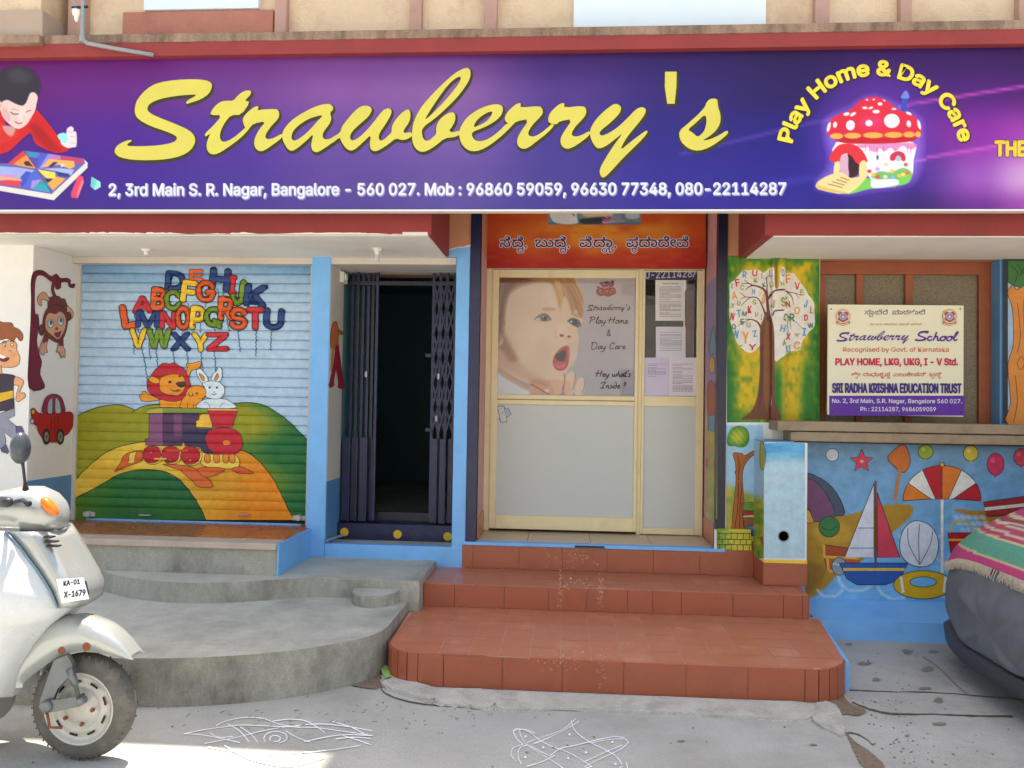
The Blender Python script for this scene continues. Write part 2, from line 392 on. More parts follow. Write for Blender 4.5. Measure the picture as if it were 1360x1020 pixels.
    def poly(s, pts, col, sm=0, holes=(), ink=None, iw=1.2):
        loops = [crom(p, sm+2, True) if sm else list(p) for p in [pts]+list(holes)]
        loops = [[s.px(*q) for q in l] for l in loops]
        flat = [q for l in loops for q in l]
        tris = tessellate_polygon([[Vector((q[0], q[1], 0)) for q in l] for l in loops])
        s.raw(flat, [tuple(t) for t in tris], col)
        if ink:
            for l in loops: s._rib([(q[0], q[1], iw) for q in l]+[(l[0][0], l[0][1], iw)], ink)
        return s
    def _rib(s, P, col):
        L = []; R = []; n = len(P)
        for i in range(n):
            a = P[max(i-1,0)]; b = P[min(i+1,n-1)]; dx, dy = b[0]-a[0], b[1]-a[1]; l = math.hypot(dx, dy) or 1.0
            nx, ny = -dy/l*P[i][2]/2, dx/l*P[i][2]/2
            L.append((P[i][0]+nx, P[i][1]+ny)); R.append((P[i][0]-nx, P[i][1]-ny))
        pts = L+R; hs = [i*1.5e-7 for i in range(n)]*2
        s.raw(pts, [(i, i+1, n+i+1, n+i) for i in range(n-1)], col, hs)
    def line(s, pts, w, col, sm=3, taper=False, cap=False):
        P = [s.px(*p[:2])+((p[2] if len(p) > 2 else w)*s.tf[2],) for p in pts]
        if sm: P = crom(P, sm)
        if taper:
            n = len(P); P = [(p[0], p[1], p[2]*min(1, 0.25+3*min(i, n-1-i)/n)) for i, p in enumerate(P)]
        s._rib(P, col)
        if cap:
            for p in (P[0], P[-1]):
                n0 = 8; q = [(p[0]+math.cos(k*math.pi/4)*p[2]/2, p[1]+math.sin(k*math.pi/4)*p[2]/2) for k in range(n0)]
                s.raw(q, [tuple(range(8))], col)
        return s
    def ell(s, cx, cy, rx, ry, col, rot=0, ink=None, iw=1.2, n=18):
        a = RAD(rot); pts = []
        for k in range(n):
            x, y = math.cos(2*math.pi*k/n)*rx, math.sin(2*math.pi*k/n)*ry
            pts.append((cx+x*math.cos(a)-y*math.sin(a), cy+x*math.sin(a)+y*math.cos(a)))
        return s.poly(pts, col, 0, ink=ink, iw=iw)
    def rect(s, x0, y0, x1, y1, col, **k): return s.poly([(x0,y0),(x1,y0),(x1,y1),(x0,y1)], col, **k)
    def glyph(s, ch, x0, y0, x1, y1, col, rot=0, off=0.03, ink=None, io=0.045):
        """one letter stretched into a box (local units)"""
        vs, fs = glyphs(ch, off); a, b, c, d = bb(vs); ang = RAD(rot); cx, cy = (x0+x1)/2, (y0+y1)/2
        def mp(v):
            u = (v[0]-a)/(c-a)-0.5; w = 0.5-(v[1]-b)/(d-b); X, Y = u*(x1-x0), w*(y1-y0)
            return s.px(cx+X*math.cos(ang)-Y*math.sin(ang), cy+X*math.sin(ang)+Y*math.cos(ang))
        k = (y1-y0)*s.tf[3]; P = [mp(v) for v in vs]
        if ink: s.fat(P, fs, ink, 2*(off+io)*k)
        s.fat(P, fs, col, 2*off*k); return s
    def text(s, body, x0, x1, yb0, yb1, cap, col, off=0.0, ink=None, io=0.03, sh=0.0, spacing=1.0, shift=(0,0), plain=False, shear=0.0):
        """text line fitted between x0 and x1, baseline from yb0 to yb1, capital height cap"""
        vs, fs = glyphs(body, off, shear, spacing, plain); a, _, c, _ = bb(vs)
        hv, _f = glyphs('H', off, 0, 1, plain); ch = bb(hv)[3]
        def mp(v, sx=0, sy=0):
            u = (v[0]-a)/(c-a); return s.px(x0+u*(x1-x0)+sx, yb0+u*(yb1-yb0)-v[1]/ch*cap+sy)
        k = cap/ch*s.tf[3]
        if ink: s.fat([mp(v, *shift) for v in vs], fs, ink, 2*(off+io)*k)
        s.fat([mp(v) for v in vs], fs, col, 2*off*k); return s
    def kannada(s, cl, x0, x1, yb, h, col, off=0.01, ink=None, io=0.03):
        items = []; x = 0.0; kh = None
        kh = bb(glyphs('ದ', off)[0])[3]
        for c in cl:
            base, sub = c if isinstance(c, tuple) else (c, None)
            if base == ' ': x += 0.35; continue
            ring = base.endswith('ಿ') or base.endswith('ಿ'); base = base.replace('ಿ', '')
            vs, fs = glyphs(base, off); a, _, b_, _ = bb(vs)
            items.append((base, x-a, 0, 1.0)); w = b_-a
            if ring: items.append(('o', x+w*0.50, kh*0.74, 0.60)); w += 0.06
            if sub:
                sv, _ = glyphs(sub, off); sa, sb, sc, sd_ = bb(sv); items.append((sub, x+w*0.45-sa*0.55, -0.42, 0.55)); w = max(w, w*0.45+(sc-sa)*0.55)
            x += w+0.07
        k = (x1-x0)/x
        for o, cc in (((off+io), ink), (off, col)):
            if cc is None: continue
            for g, gx, gy, sc in items:
                vs, fs = glyphs(g, o)
                s.fat([s.px(x0+(gx+v[0]*sc)*k, yb-(gy+v[1]*sc)/kh*h) for v in vs], fs, cc, 2*o*h/kh*s.tf[3])
        return s
    def done(s, name, label=None, m=None, parent=None):
        p = parent if parent is not None else s.parent
        o = mesh(name, s.v, s.f, m or s.m, p, s.c); s.v = []; s.f = []; s.c = []
        if label: o['label'] = label
        return o

# ---- soft printed pictures: print colours, the sign's mixed with sky glare, on a fine grid
def polyd(pts, X, Y):
    """signed distance, positive inside, to polygon (px)"""
    inside = np.zeros(X.shape, bool); d = np.full(X.shape, 1e9); n = len(pts)
    for i in range(n):
        x0, y0 = pts[i]; x1, y1 = pts[(i+1) % n]; dx, dy = x1-x0, y1-y0; l2 = dx*dx+dy*dy+1e-9
        t = np.clip(((X-x0)*dx+(Y-y0)*dy)/l2, 0, 1); d = np.minimum(d, (X-x0-t*dx)**2+(Y-y0-t*dy)**2)
        c = ((y0 > Y) != (y1 > Y)) & (X < (x1-x0)*(Y-y0)/((y1-y0) if y1 != y0 else 1e-9)+x0); inside ^= c
    d = np.sqrt(d); return np.where(inside, d, -d)
def lined(pts, X, Y):
    d = np.full(X.shape, 1e9)
    for i in range(len(pts)-1):
        x0, y0 = pts[i][:2]; x1, y1 = pts[i+1][:2]; dx, dy = x1-x0, y1-y0; l2 = dx*dx+dy*dy+1e-9
        t = np.clip(((X-x0)*dx+(Y-y0)*dy)/l2, 0, 1); d = np.minimum(d, (X-x0-t*dx)**2+(Y-y0-t*dy)**2)
    return np.sqrt(d)
class Soft:
    def __init__(s, x0, y0, x1, y1, step, base, tf=(0,0,1)):
        nx = max(2, int((x1-x0)/step)+1); ny = max(2, int((y1-y0)/step)+1)
        s.X, s.Y = np.meshgrid(np.linspace(x0, x1, nx), np.linspace(y0, y1, ny)); s.tf = tf
        s.img = np.zeros(s.X.shape+(3,)); s.cov = np.zeros(s.X.shape)
        if callable(base): s.img[:] = base(s.X, s.Y)
        else: s.img[:] = base
    def l(s, pts): return [(s.tf[0]+p[0]/s.tf[2], s.tf[1]+p[1]/s.tf[2]) for p in pts]
    def mix(s, a, col, alpha=1.0):
        a = np.clip(a, 0, 1)*alpha; c = np.array(col, float)
        if callable(col): c = col(s.X, s.Y)
        s.img = s.img*(1-a[..., None])+c*a[..., None]; s.cov = np.maximum(s.cov, a); return s
    def P(s, pts, col, f=1.0, a=1.0, sm=3):
        f = max(0.9, f/s.tf[2])
        q = s.l(crom(pts, sm, True) if sm else pts); d = polyd(q, s.X, s.Y); return s.mix(d/f+0.5, col, a)
    def L(s, pts, w, col, f=0.8, a=1.0, sm=3):
        f = max(0.8, f/s.tf[2])
        q = s.l(crom(pts, sm) if sm else pts); d = lined(q, s.X, s.Y); return s.mix((w/s.tf[2]/2-d)/f+0.5, col, a)
    def E(s, cx, cy, rx, ry, col, f=1.0, a=1.0, rot=0):
        f = max(0.8, f/s.tf[2])
        (cx, cy), = s.l([(cx, cy)]); rx /= s.tf[2]; ry /= s.tf[2]; r = RAD(rot)
        u = (s.X-cx)*math.cos(r)+(s.Y-cy)*math.sin(r); v = -(s.X-cx)*math.sin(r)+(s.Y-cy)*math.cos(r)
        d = (1-np.sqrt((u/rx)**2+(v/ry)**2))*min(rx, ry); return s.mix(d/f+0.5, col, a)
    def build(s, name, cv, parent, m='print', cut=0.02, h=None, full=False, label=None, cutpoly=None):
        ny, nx = s.X.shape; hh = (cv.base+cv.layer*cv.eps) if h is None else h; cv.layer += 1
        c = np.clip(s.img, 0, 255)/255.0; c = np.where(c <= 0.04045, c/12.92, ((c+0.055)/1.055)**2.4)
        keep = np.ones((ny-1, nx-1), bool)
        if not full:
            k = s.cov > cut; keep = k[:-1,:-1] | k[1:,:-1] | k[:-1,1:] | k[1:,1:]
        if cutpoly is not None:
            ins = polyd(cutpoly, s.X, s.Y) > -0.3; keep &= (ins[:-1,:-1] & ins[1:,1:] & ins[1:,:-1] & ins[:-1,1:])
        idx = -np.ones((ny, nx), int); fs = []; vs = []; cs = []
        def vid(j, i):
            if idx[j, i] < 0:
                idx[j, i] = len(vs); vs.append(cv.w(float(s.X[j,i]), float(s.Y[j,i]), hh)); cs.append((*c[j,i], 1.0))
            return int(idx[j, i])
        for j in range(ny-1):
            for i in range(nx-1):
                if keep[j, i]: fs.append((vid(j,i), vid(j+1,i), vid(j+1,i+1), vid(j,i+1)))
        o = mesh(name, vs, fs, m, parent, cs)
        if label: o['label'] = label
        return o
def bil(xs, ys, tab):
    tab = np.array(tab, float); xs = np.array(xs, float); ys = np.array(ys, float)
    def f(X, Y):
        xi = np.clip(np.searchsorted(xs, X)-1, 0, len(xs)-2); yi = np.clip(np.searchsorted(ys, Y)-1, 0, len(ys)-2)
        tx = np.clip((X-xs[xi])/(xs[xi+1]-xs[xi]), 0, 1); ty = np.clip((Y-ys[yi])/(ys[yi+1]-ys[yi]), 0, 1)
        tx = (tx*tx*(3-2*tx))[..., None]; ty = (ty*ty*(3-2*ty))[..., None]
        return tab[yi, xi]*(1-tx)*(1-ty)+tab[yi, xi+1]*tx*(1-ty)+tab[yi+1, xi]*(1-tx)*ty+tab[yi+1, xi+1]*tx*ty
    return f
def vnoise(X, Y, sc, seed=0):
    r = np.random.RandomState(seed); g = r.rand(64, 64)
    x, y = X/sc, Y/sc; xi, yi = np.floor(x).astype(int), np.floor(y).astype(int); fx, fy = x-xi, y-yi
    fx = fx*fx*(3-2*fx); fy = fy*fy*(3-2*fy)
    a, b, c, d = g[yi%64, xi%64], g[yi%64, (xi+1)%64], g[(yi+1)%64, xi%64], g[(yi+1)%64, (xi+1)%64]
    return (a*(1-fx)+b*fx)*(1-fy)+(c*(1-fx)+d*fx)*fy
# ================================================================ SETTING
G = -0.08
ground = mesh('ground', [(-100,-100,G),(100,-100,G),(100,100,G),(-100,100,G)], [(0,1,2,3)], 'ground'); tag(ground, kind='structure')

# ================================================================ SCHOOL BUILDING
B = empty('school_building', (0,0,G), 'painted school building with shuttered shop, gated doorway and glazed entrance under a purple signboard', 'building')
def bx(name, x0, x1, y0, y1, z0, z1, m, p=B, bev=0.004): return box(name, x0, x1, y0, y1, z0, z1, m, p, bev)
# left white pillar
lp = bx('white_pillar', -6.4, -3.9, -0.45, 1.2, G, 2.598, 'white_wall')
bx('blue_skirting', -3.9, -3.896, -0.448, 0.1, 0.5, 0.875, 'deep_blue', lp, 0)
bx('soffit_beam', -3.9, -0.85, 0.0, 0.5, 2.545, 2.598, 'beige')
pa = bx('blue_pillar', -1.967, -1.82, -0.01, 0.09, 0.2, 2.598, 'sky_blue')
bx('wall', -1.99, -1.82, 0.09, 0.36, 0.2, 2.55, 'beige')
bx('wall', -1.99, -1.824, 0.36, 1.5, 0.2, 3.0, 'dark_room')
rv = bx('painted_reveal', -1.8225, -1.817, 0.0, 0.355, 0.875, 2.545, 'beige', B, 0)
bx('blue_skirting', -1.8225, -1.8165, 0.0, 0.355, 0.3, 0.874, 'deep_blue', B, 0)
pb = bx('blue_pillar', -0.846, -0.742, -0.01, 0.36, 0.2, 2.66, 'sky_blue')
bx('blue_pillar', -0.742, -0.662, 0.0, 0.5, 0.3, 2.66, 'pink_wall')
bx('sill_beam', -1.82, -0.742, -0.013, 0.06, 0.22, 0.405, 'sky_blue')
bx('doorway_floor', -1.82, -0.846, 0.06, 0.5, 0.2, 0.385, 'conc')
# jagged edge of the blue paint under the canopy end, orange wall over it
bx('orange_wall', -0.96, -0.662, -0.004, 0.5, 2.66, 3.9, 'orange_wall')
jag = [(-0.93,2.60),(-0.93,2.625),(-0.915,2.65),(-0.89,2.662),(-0.86,2.668),(-0.83,2.675),(-0.80,2.672),(-0.77,2.682),(-0.742,2.688),(-0.742,2.60)]
bm = bmesh.new(); f = bm.faces.new([bm.verts.new((x, -0.012, z)) for x, z in jag]); r_ = bmesh.ops.extrude_face_region(bm, geom=[f])
for v in r_['geom']:
    if isinstance(v, bmesh.types.BMVert): v.co.y += 0.02
frombm('blue_paint_patch', bm, 'sky_blue', B)
bm = bmesh.new()
for i in range(len(jag)-3):
    a, b2 = jag[i+1], jag[i+2]
    bm.faces.new([bm.verts.new(q) for q in ((a[0],-0.0135,a[1]-.004+rnd.uniform(-.003,.003)),(b2[0],-0.0135,b2[1]-.004+rnd.uniform(-.003,.003)),(b2[0],-0.0135,b2[1]+rnd.uniform(.003,.012)),(a[0],-0.0135,a[1]+rnd.uniform(.003,.010)))])
frombm('plaster_edge', bm, 'white_wall', B)
bx('orange_wall', 1.183, 1.45, 0.0, 0.5, 2.6, 3.9, 'orange_wall')
bx('lintel_wall', -6.4, -0.965, 0.002, 1.0, 2.6, 3.8, 'orange_wall'); bx('lintel_wall', 1.452, 7.0, 0.002, 1.0, 2.599, 3.8, 'orange_wall')
bx('lobby_side_wall', 1.12, 1.2, 0.9, 1.7, 0.4, 3.1, 'beige'); bx('lobby_side_wall', -0.74, -0.66, 0.9, 1.7, 0.4, 3.1, 'beige'); bx('lobby_roof', -0.8, 1.3, 0.5, 1.7, 3.06, 3.8, 'beige')
# navy door posts
bx('door_post', -0.738, -0.662, -0.022, 0.06, 0.452, 3.9, 'navy')
bx('door_post', 1.113, 1.181, -0.022, 0.06, 0.452, 3.9, 'navy_dark')
# door recess
bx('door_reveal', 1.116, 1.183, 0.06, 0.9, 0.45, 3.9, 'pink_wall')
bx('door_reveal', -0.70, -0.6625, 0.06, 0.9, 0.45, 3.9, 'pink_wall')
bx('tile_skirting', 1.108, 1.116, 0.062, 0.5, 0.455, 0.62, 'tile', B, 0.002)
bx('tile_skirting', -0.6625, -0.655, 0.062, 0.5, 0.455, 0.62, 'tile', B, 0.002)
bx('recess_ceiling', -0.70, 1.18, 0.0, 0.9, 3.3, 3.5, 'white_wall')
bx('threshold', -0.765, 1.183, -0.028, 0.055, 0.427, 0.452, 'sky_blue')
bx('threshold_base', -0.76, 1.18, 0.055, 1.0, 0.0, 0.44, 'conc')
xs = [-0.655, -0.28, 0.2, 0.66, 1.108]
for i in range(4): box('floor_tile', xs[i]+.002, xs[i+1]-.002, 0.058, 0.60, 0.44, 0.4535, 'floor_tile', B, 0.001)
box('door_stop_plate', 0.08, 0.30, -0.034, -0.028, 0.432, 0.447, 'black', B, 0.001)
# tree pillar, block, right wall
def chase(x, z):
    return 0.0355 if 1.502 < x < 1.603 else 0.0
bx('painted_pillar', 1.183, 1.858, 0.0, 1.0, 0.0, 2.598, 'white_wall')
bm = bmesh.new(); bbox(bm, 1.505, 1.60, -0.034, 0.01, 1.26, 2.60, 0.008); frombm('conduit_chase', bm, 'white_wall', B)
bx('pipe_block', 1.392, 1.685, -0.31, -0.001, 0.414, 1.252, 'white_wall')
bx('block_tile_base', 1.388, 1.688, -0.314, -0.001, 0.257, 0.414, 'tile_b')
bx('yellow_strip', 1.389, 1.687, -0.3125, -0.30, 0.4145, 0.438, mat('yellow paint', C(240,200,60), 0.5), B, 0.001)
bx('painted_wall', 1.685, 7.0, -0.10, 0.5, G, 1.255, 'sky_blue')
# sloping plinth under the mural wall
vs = [(1.66,-0.38,G),(7,-0.38,G),(7,-0.36,0.045),(1.66,-0.36,0.045),(7,-0.10,0.13),(1.66,-0.10,0.13),(1.66,-0.1,G),(7,-0.1,G)]
mesh('plinth', vs, [(0,1,2,3),(3,2,4,5),(0,3,5,6)], 'sky_blue', B)
sh1 = bx('stone_shelf', 1.495, 7.0, -0.25, 0.12, 1.335, 1.402, 'stone', B, 0.006)
sh2 = bx('stone_shelf', 1.59, 7.0, -0.235, 0.12, 1.262, 1.328, 'stone', B, 0.006)
bx('shelf_packing', 1.62, 7.0, -0.19, 0.1, 1.25, 1.34, 'dirt')
bx('blue_top', 1.39, 1.60, -0.30, 0.0, 1.252, 1.262, 'deep_blue')
# window
bx('wall_behind_window', 1.858, 3.2, 0.2, 0.6, 1.3, 2.6, 'beige')
wn = empty('window', (2.5, 0.1, 1.41), parent=B)
wx0, wx1, wz0, wz1 = 1.875, 3.125, 1.402, 2.598
for a, b_, c_, d_ in ((wx0, wx1, wz1-.095, wz1), (wx0, wx0+.055, wz0, wz1-.095), (wx1-.085, wx1, wz0, wz1-.095), (2.155, 2.205, wz0, wz1-.095), (2.51, 2.565, wz0, wz1-.095)):
    box('window_frame', a, b_, 0.10, 0.16, c_, d_, 'rust_wood', wn, 0.004)
for a, b_ in ((1.93, 2.155), (2.205, 2.51), (2.565, 3.04)): box('pane', a, b_, 0.128, 0.134, wz0, wz1-.095, 'figglass', wn, 0)
bx('blue_reveal', 3.125, 3.2, -0.02, 0.5, 1.402, 2.598, 'deep_blue')
pr = bx('painted_pillar', 3.2, 7.0, -0.03, 0.5, 1.402, 2.598, 'white_wall')
# canopies
def canopy(x0, x1, sx0, sx1):
    c = bx('canopy', x0, x1, -0.80, 0.0, 2.604, 3.25, 'red_fascia', B, 0.006)
    bx('soffit', sx0, sx1, -0.785, -0.002, 2.597, 2.606, 'soffit', B, 0.001)
    return c
canopy(-6.4, -0.905, -6.4, -0.93); canopy(1.262, 7.0, 1.32, 7.0)
bx('plaster_smear', -1.10, -0.93, -0.8035, -0.79, 2.600, 2.622, 'white_wall', B, 0.004)
bm = bmesh.new(); xx = -6.0; h0 = .004; pr_ = None     # ragged lower lip of the whitewash
while xx < -0.95:
    h1 = max(.0005, min(.013, h0+rnd.uniform(-.004,.004))) if rnd.random() < .85 else rnd.uniform(.001,.016); x1_ = xx+rnd.uniform(.008,.05)
    bm.faces.new([bm.verts.new(q) for q in ((xx,-.8022,2.603),(x1_,-.8022,2.603),(x1_,-.8022,2.604+h1),(xx,-.8022,2.604+h0))]); xx = x1_; h0 = h1
frombm('whitewash_edge', bm, 'soffit', B)
bx('upper_wall_back', -6.4, 7.0, -0.62, 0.0, 3.25, 3.80, 'orange_wall')
# projecting red band and stained ledge above the sign
bx('red_band', -6.4, 7.0, -1.05, -0.60, 3.715, 3.803, 'red_fascia')
bx('stained_ledge', -3.45, 7.0, -1.055, -0.60, 3.803, 3.860, 'brown_ledge', B, 0.008)
bx('stained_ledge', -6.4, -3.45, -1.10, -0.60, 3.79, 3.845, 'brown_ledge', B, 0.008)
bx('corner_wall', -6.4, -3.46, -1.06, -0.2, 3.845, 4.03, mat('taupe wall', C(178,156,138), 0.85, 0.1, 3, 0.2, 30), B, 0.01)
bx('corner_wall', -6.4, -3.50, -1.02, -0.2, 4.03, 5.45, 'cream_wall', B, 0.01)
bx('upper_wall', -3.46, -0.95, -0.80, 0.0, 3.86, 5.45, 'cream_wall')
bx('upper_wall', -0.95, 7.0, -0.80, 0.0, 3.86, 10.2, 'cream_wall')
bx('upper_wall_mass', -6.4, -0.95, 0.0, 4.0, 3.80, 5.4, 'cream_wall')
bx('upper_wall_mass', -0.95, 7.0, 0.0, 4.0, 3.80, 10.1, 'cream_wall')
bx('parapet', -6.4, -0.97, -1.05, 0.2, 5.45, 5.6, 'brown_ledge')
bx('parapet', -0.97, 7.0, -1.05, 0.2, 10.2, 10.35, 'brown_ledge')
for x0, x1 in ((-3.42,-3.30),(-1.98,-1.90),(-1.069,-0.988),(-0.574,-0.489),(1.55,1.64),(2.078,2.149),(2.80,2.86)):
    bx('pilaster', x0, x1, -0.86, -0.79, 3.861, 5.44, 'mauve', B, 0.006)
bx('salmon_panel', -3.05, -2.0, -0.83, -0.79, 3.862, 4.118, 'salmon', B, 0.006)
bx('window_sheet', 0.013, 1.245, -0.85, -0.79, 3.93, 4.9, 'pale_panel', B, 0.006)
bx('window_sheet', -2.9, -2.1, -0.84, -0.79, 4.125, 4.9, 'pale_panel', B, 0.006)
# interior behind the gate
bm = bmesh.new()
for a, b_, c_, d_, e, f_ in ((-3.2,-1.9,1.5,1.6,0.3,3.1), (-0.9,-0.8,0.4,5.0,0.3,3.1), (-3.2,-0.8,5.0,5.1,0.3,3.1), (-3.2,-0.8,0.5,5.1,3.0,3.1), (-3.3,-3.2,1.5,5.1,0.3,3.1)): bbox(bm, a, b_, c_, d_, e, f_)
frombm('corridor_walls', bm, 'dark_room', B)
bx('corridor_floor', -3.3, -0.8, 0.5, 5.1, 0.2, 0.384, 'conc')
bx('corridor_shelf', -1.15, -0.9, 2.2, 2.3, 2.45, 2.5, 'pale_panel')

# ---------------------------------------------------------------- collapsible gate
gt = empty('folding_gate', (-1.33, 0.4, 0.4), parent=B)
box('sill_plate', -1.87, -0.87, 0.30, 0.50, 0.36, 0.515, 'navy', gt, 0.004)
box('sill_plate', -1.62, -0.98, 0.46, 0.50, 0.515, 0.59, 'navy_dark', gt, 0.003)
for px, py in ((457.5, 705), (528, 708), (594.5, 711)):
    x, z = PY(px, py+1.5, 0.30); bm = bmesh.new(); lathe(bm, [(0.0001, 0.297), (0.034, 0.2972), (0.034, 0.3)], (x, 0, z), 'Y', 20); frombm('yellow_dot', bm, mat('yellow dot paint', C(222,178,40), 0.6, 0.15, 40), gt)
box('top_rail', -1.84, -0.86, 0.38, 0.43, 2.44, 2.475, 'navy_dark', gt, 0.002)
def vbar(px, y, m='navy_dark', w=0.011, z0=0.53, z1=2.58):
    x = PY(px, 500, y)[0]; box('gate_bar', x-w, x+w, y-0.012, y+0.012, z0, z1, m, gt, 0.001); return x
for px in (467, 474, 481, 488, 494, 499.5): vbar(px, 0.40+rnd.uniform(-.03,.03), rnd.choice(['navy','navy_dark']))
xr = [vbar(px, 0.40, 'navy') for px in (574.5, 583.5, 592.5, 603)]
for i in range(3):      # lattice of the right leaf
    for k in range(6):
        z = 1.35+k*0.20
        for s_ in (1, -1):
            bm = bmesh.new(); a = Vector((xr[i], 0.385+0.006*s_, z+0.12*s_)); b_ = Vector((xr[i+1], 0.385+0.006*s_, z-0.12*s_))
            d = (b_-a).normalized(); n_ = Vector((-d.z, 0, d.x))*0.007
            q = [a+n_, b_+n_, b_-n_, a-n_]; vv = [bm.verts.new(p) for p in q]+[bm.verts.new(p+Vector((0,0.003,0))) for p in q]
            for fidx in ((0,1,2,3),(7,6,5,4),(0,4,5,1),(1,5,6,2),(2,6,7,3),(3,7,4,0)): bm.faces.new([vv[j] for j in fidx])
            frombm('lattice_bar', bm, 'navy', gt)
for px0, px1, y in ((454,465,.36),(465.5,475,.38),(477,488,.36),(489,495,.4),(572,581,.37),(583,592,.35),(594,603,.38)):
    x0, x1 = PY(px0, 640, y)[0], PY(px1, 640, y)[0]
    bm = bmesh.new(); bbox(bm, x0, x1-.008, y, y+0.004, 0.525, 1.20, 0); bbox(bm, x1-.012, x1, y-0.028, y+0.0035, 0.525, 1.203, 0.003)
    frombm('sheet_plate', bm, 'navy', gt)
for px, py in ((486,497),(582.5,500),(579.5,556)):
    x, z = PY(px, py, 0.36); bm = bmesh.new(); lathe(bm, [(0.006,-.025),(0.011,-.02),(0.011,.02),(0.006,.025)], (x, 0.362, z), 'Z', 10); frombm('handle', bm, 'rimsteel', gt)
for py in (472, 571):
    x, z = PY(570, py, 0.37); box('hasp', x-.03, x+.02, 0.368, 0.374, z-.014, z+.014, 'navy_dark', gt, 0.001)

# ---------------------------------------------------------------- roller shutter
rs = empty('roller_shutter', (-2.95, 0.1, 0.52), parent=B)
SX0, SX1, SZ0, SZ1 = -3.9, -1.99, 0.52, 2.555
NS = 26; RAILH = 0.105; PITCH = (SZ1-SZ0-RAILH)/NS
CUT = [0.0, 0.07, 0.2, 0.4, 0.6, 0.8, 0.93]
def slat(x, z):
    if z < SZ0+RAILH: return 0.004
    t = ((z-SZ0-RAILH) / PITCH) % 1.0
    if t < 1e-4 or t > 1-1e-4: return 0.0
    return float(np.interp(t, CUT+[1.0], [0.011*math.sin(math.pi*q)**0.55 if 0 < q < 1 else 0.0 for q in CUT+[1.0]]))
zc = [SZ0+RAILH+(i+t)*PITCH for i in range(NS) for t in CUT]+[SZ0+RAILH-0.0008]
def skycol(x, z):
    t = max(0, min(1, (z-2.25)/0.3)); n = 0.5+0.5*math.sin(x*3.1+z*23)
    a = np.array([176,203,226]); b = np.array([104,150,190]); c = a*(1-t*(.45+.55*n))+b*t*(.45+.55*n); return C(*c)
for i in range(NS):
    z0 = SZ0+RAILH+i*PITCH; vs = []; cs = []; NX = 14
    prof = [(t, slat(0, z0+t*PITCH)) for t in CUT[1:-1]]; prof = [(0.0, -0.009), (0.035, -0.001)]+prof+[(0.965, -0.001), (1.0, -0.009)]
    for j in range(NX+1):
        x = SX0+(SX1-SX0)*j/NX
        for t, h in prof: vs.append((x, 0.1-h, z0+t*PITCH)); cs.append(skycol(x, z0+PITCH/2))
    n = len(prof); fs = [(j*n+k, (j+1)*n+k, (j+1)*n+k+1, j*n+k+1) for j in range(NX) for k in range(n-1)]
    mesh('slat', vs, fs, 'paint', rs, cs)
box('bottom_rail', SX0, SX1, 0.0965, 0.12, SZ0+0.012, SZ0+RAILH-0.002, 'paint', rs, 0.002)
rl = rs.children[-1]; ca = rl.data.color_attributes.new('Col', 'FLOAT_COLOR', 'POINT'); ca.data.foreach_set('color', list(C(24,92,52))*len(rl.data.vertices))
box('blue_bottom_edge', SX0+.12, SX1-.05, 0.088, 0.12, SZ0-0.005, SZ0+0.013, 'sky_blue', rs, 0.002)
box('shutter_channel', SX0-.004, SX0+.03, 0.07, 0.1, SZ0, SZ1, 'beige', rs, 0.002)
box('shutter_channel', SX1-.012, SX1+.02, 0.07, 0.1, SZ0, SZ1, 'beige', rs, 0.002)
sc = Canvas('Y', 0.1, rs, 'paint', base=0.0022, eps=0.00003, rel=slat, cuty=zc, cutx=list(range(100, 412, 14)))
def lerp3(a, b, t): t = max(0, min(1, t)); return [a[i]*(1-t)+b[i]*t for i in range(3)]
def nz2(x, z): return math.sin(x*7.3+z*3)+math.sin(x*3.1-z*9.7)+math.sin(z*17+x*2)
def hillcol(x, z):
    t = (x+2.75)/0.6+0.22*nz2(x, z)-0.15*(z-1.0); c = lerp3((152,150,34), (26,104,54), t)
    t2 = max(0, min(1, (0.95-z)/0.5)); c = lerp3(c, (108,128,30), t2*(1 if x < -3 else 0.0)); return C(*c)
def pathcol(x, z):
    c = lerp3((232,196,66), (230,138,30), (x+3.05)/0.55); return C(*lerp3(c, (205,150,40), 0.25+0.2*nz2(x, z)))
def innercol(x, z):
    c = lerp3((40,110,44), (18,92,54), (x+3.5)/0.8+0.2*nz2(x, z)); return C(*lerp3(c, (96,128,34), max(0, (1.0-(x+3.9)/0.35))))
BLK = C(28,26,34)
sc.T(80, 340, 2.832)
def inkline(pts, w=3.2, sm=3): sc.line(pts, w, BLK, sm)
H1 = [(40,622),(70,600),(100,585),(135,572),(170,564),(220,559),(258,568),(285,580),(305,569),(330,562),(380,556)]
H2 = [(640,556),(700,551),(750,556),(790,572),(830,598),(862,622),(900,660),(932,692)]
bot = [(927,1000),(40,1000)]
sc.poly(H1+H2+[(931,800),(928,990),(40,992)], hillcol); 
sc.done('painted_hills')
inkline(H1[:8]); inkline([(285,580),(270,590)],2.5,0); inkline(H1[7:]); inkline(H2)
PO = [(44,862),(70,830),(110,790),(160,748),(210,722),(260,708),(330,697),(400,694),(560,700),(690,732),(735,758),(775,800),(810,850),(845,920),(866,965),(880,992)]
PI = [(42,920),(80,900),(120,880),(170,852),(215,825),(270,808),(330,803),(400,812),(450,840),(490,885),(520,930),(538,965),(548,992)]
sc.poly(PO+PI[::-1], pathcol); sc.done('painted_path')
inkline(PO); inkline(PI)
sc.poly(PI+[(40,992)], innercol); sc.done('painted_lawn'); inkline(PI)
sc.done('painted_outline')
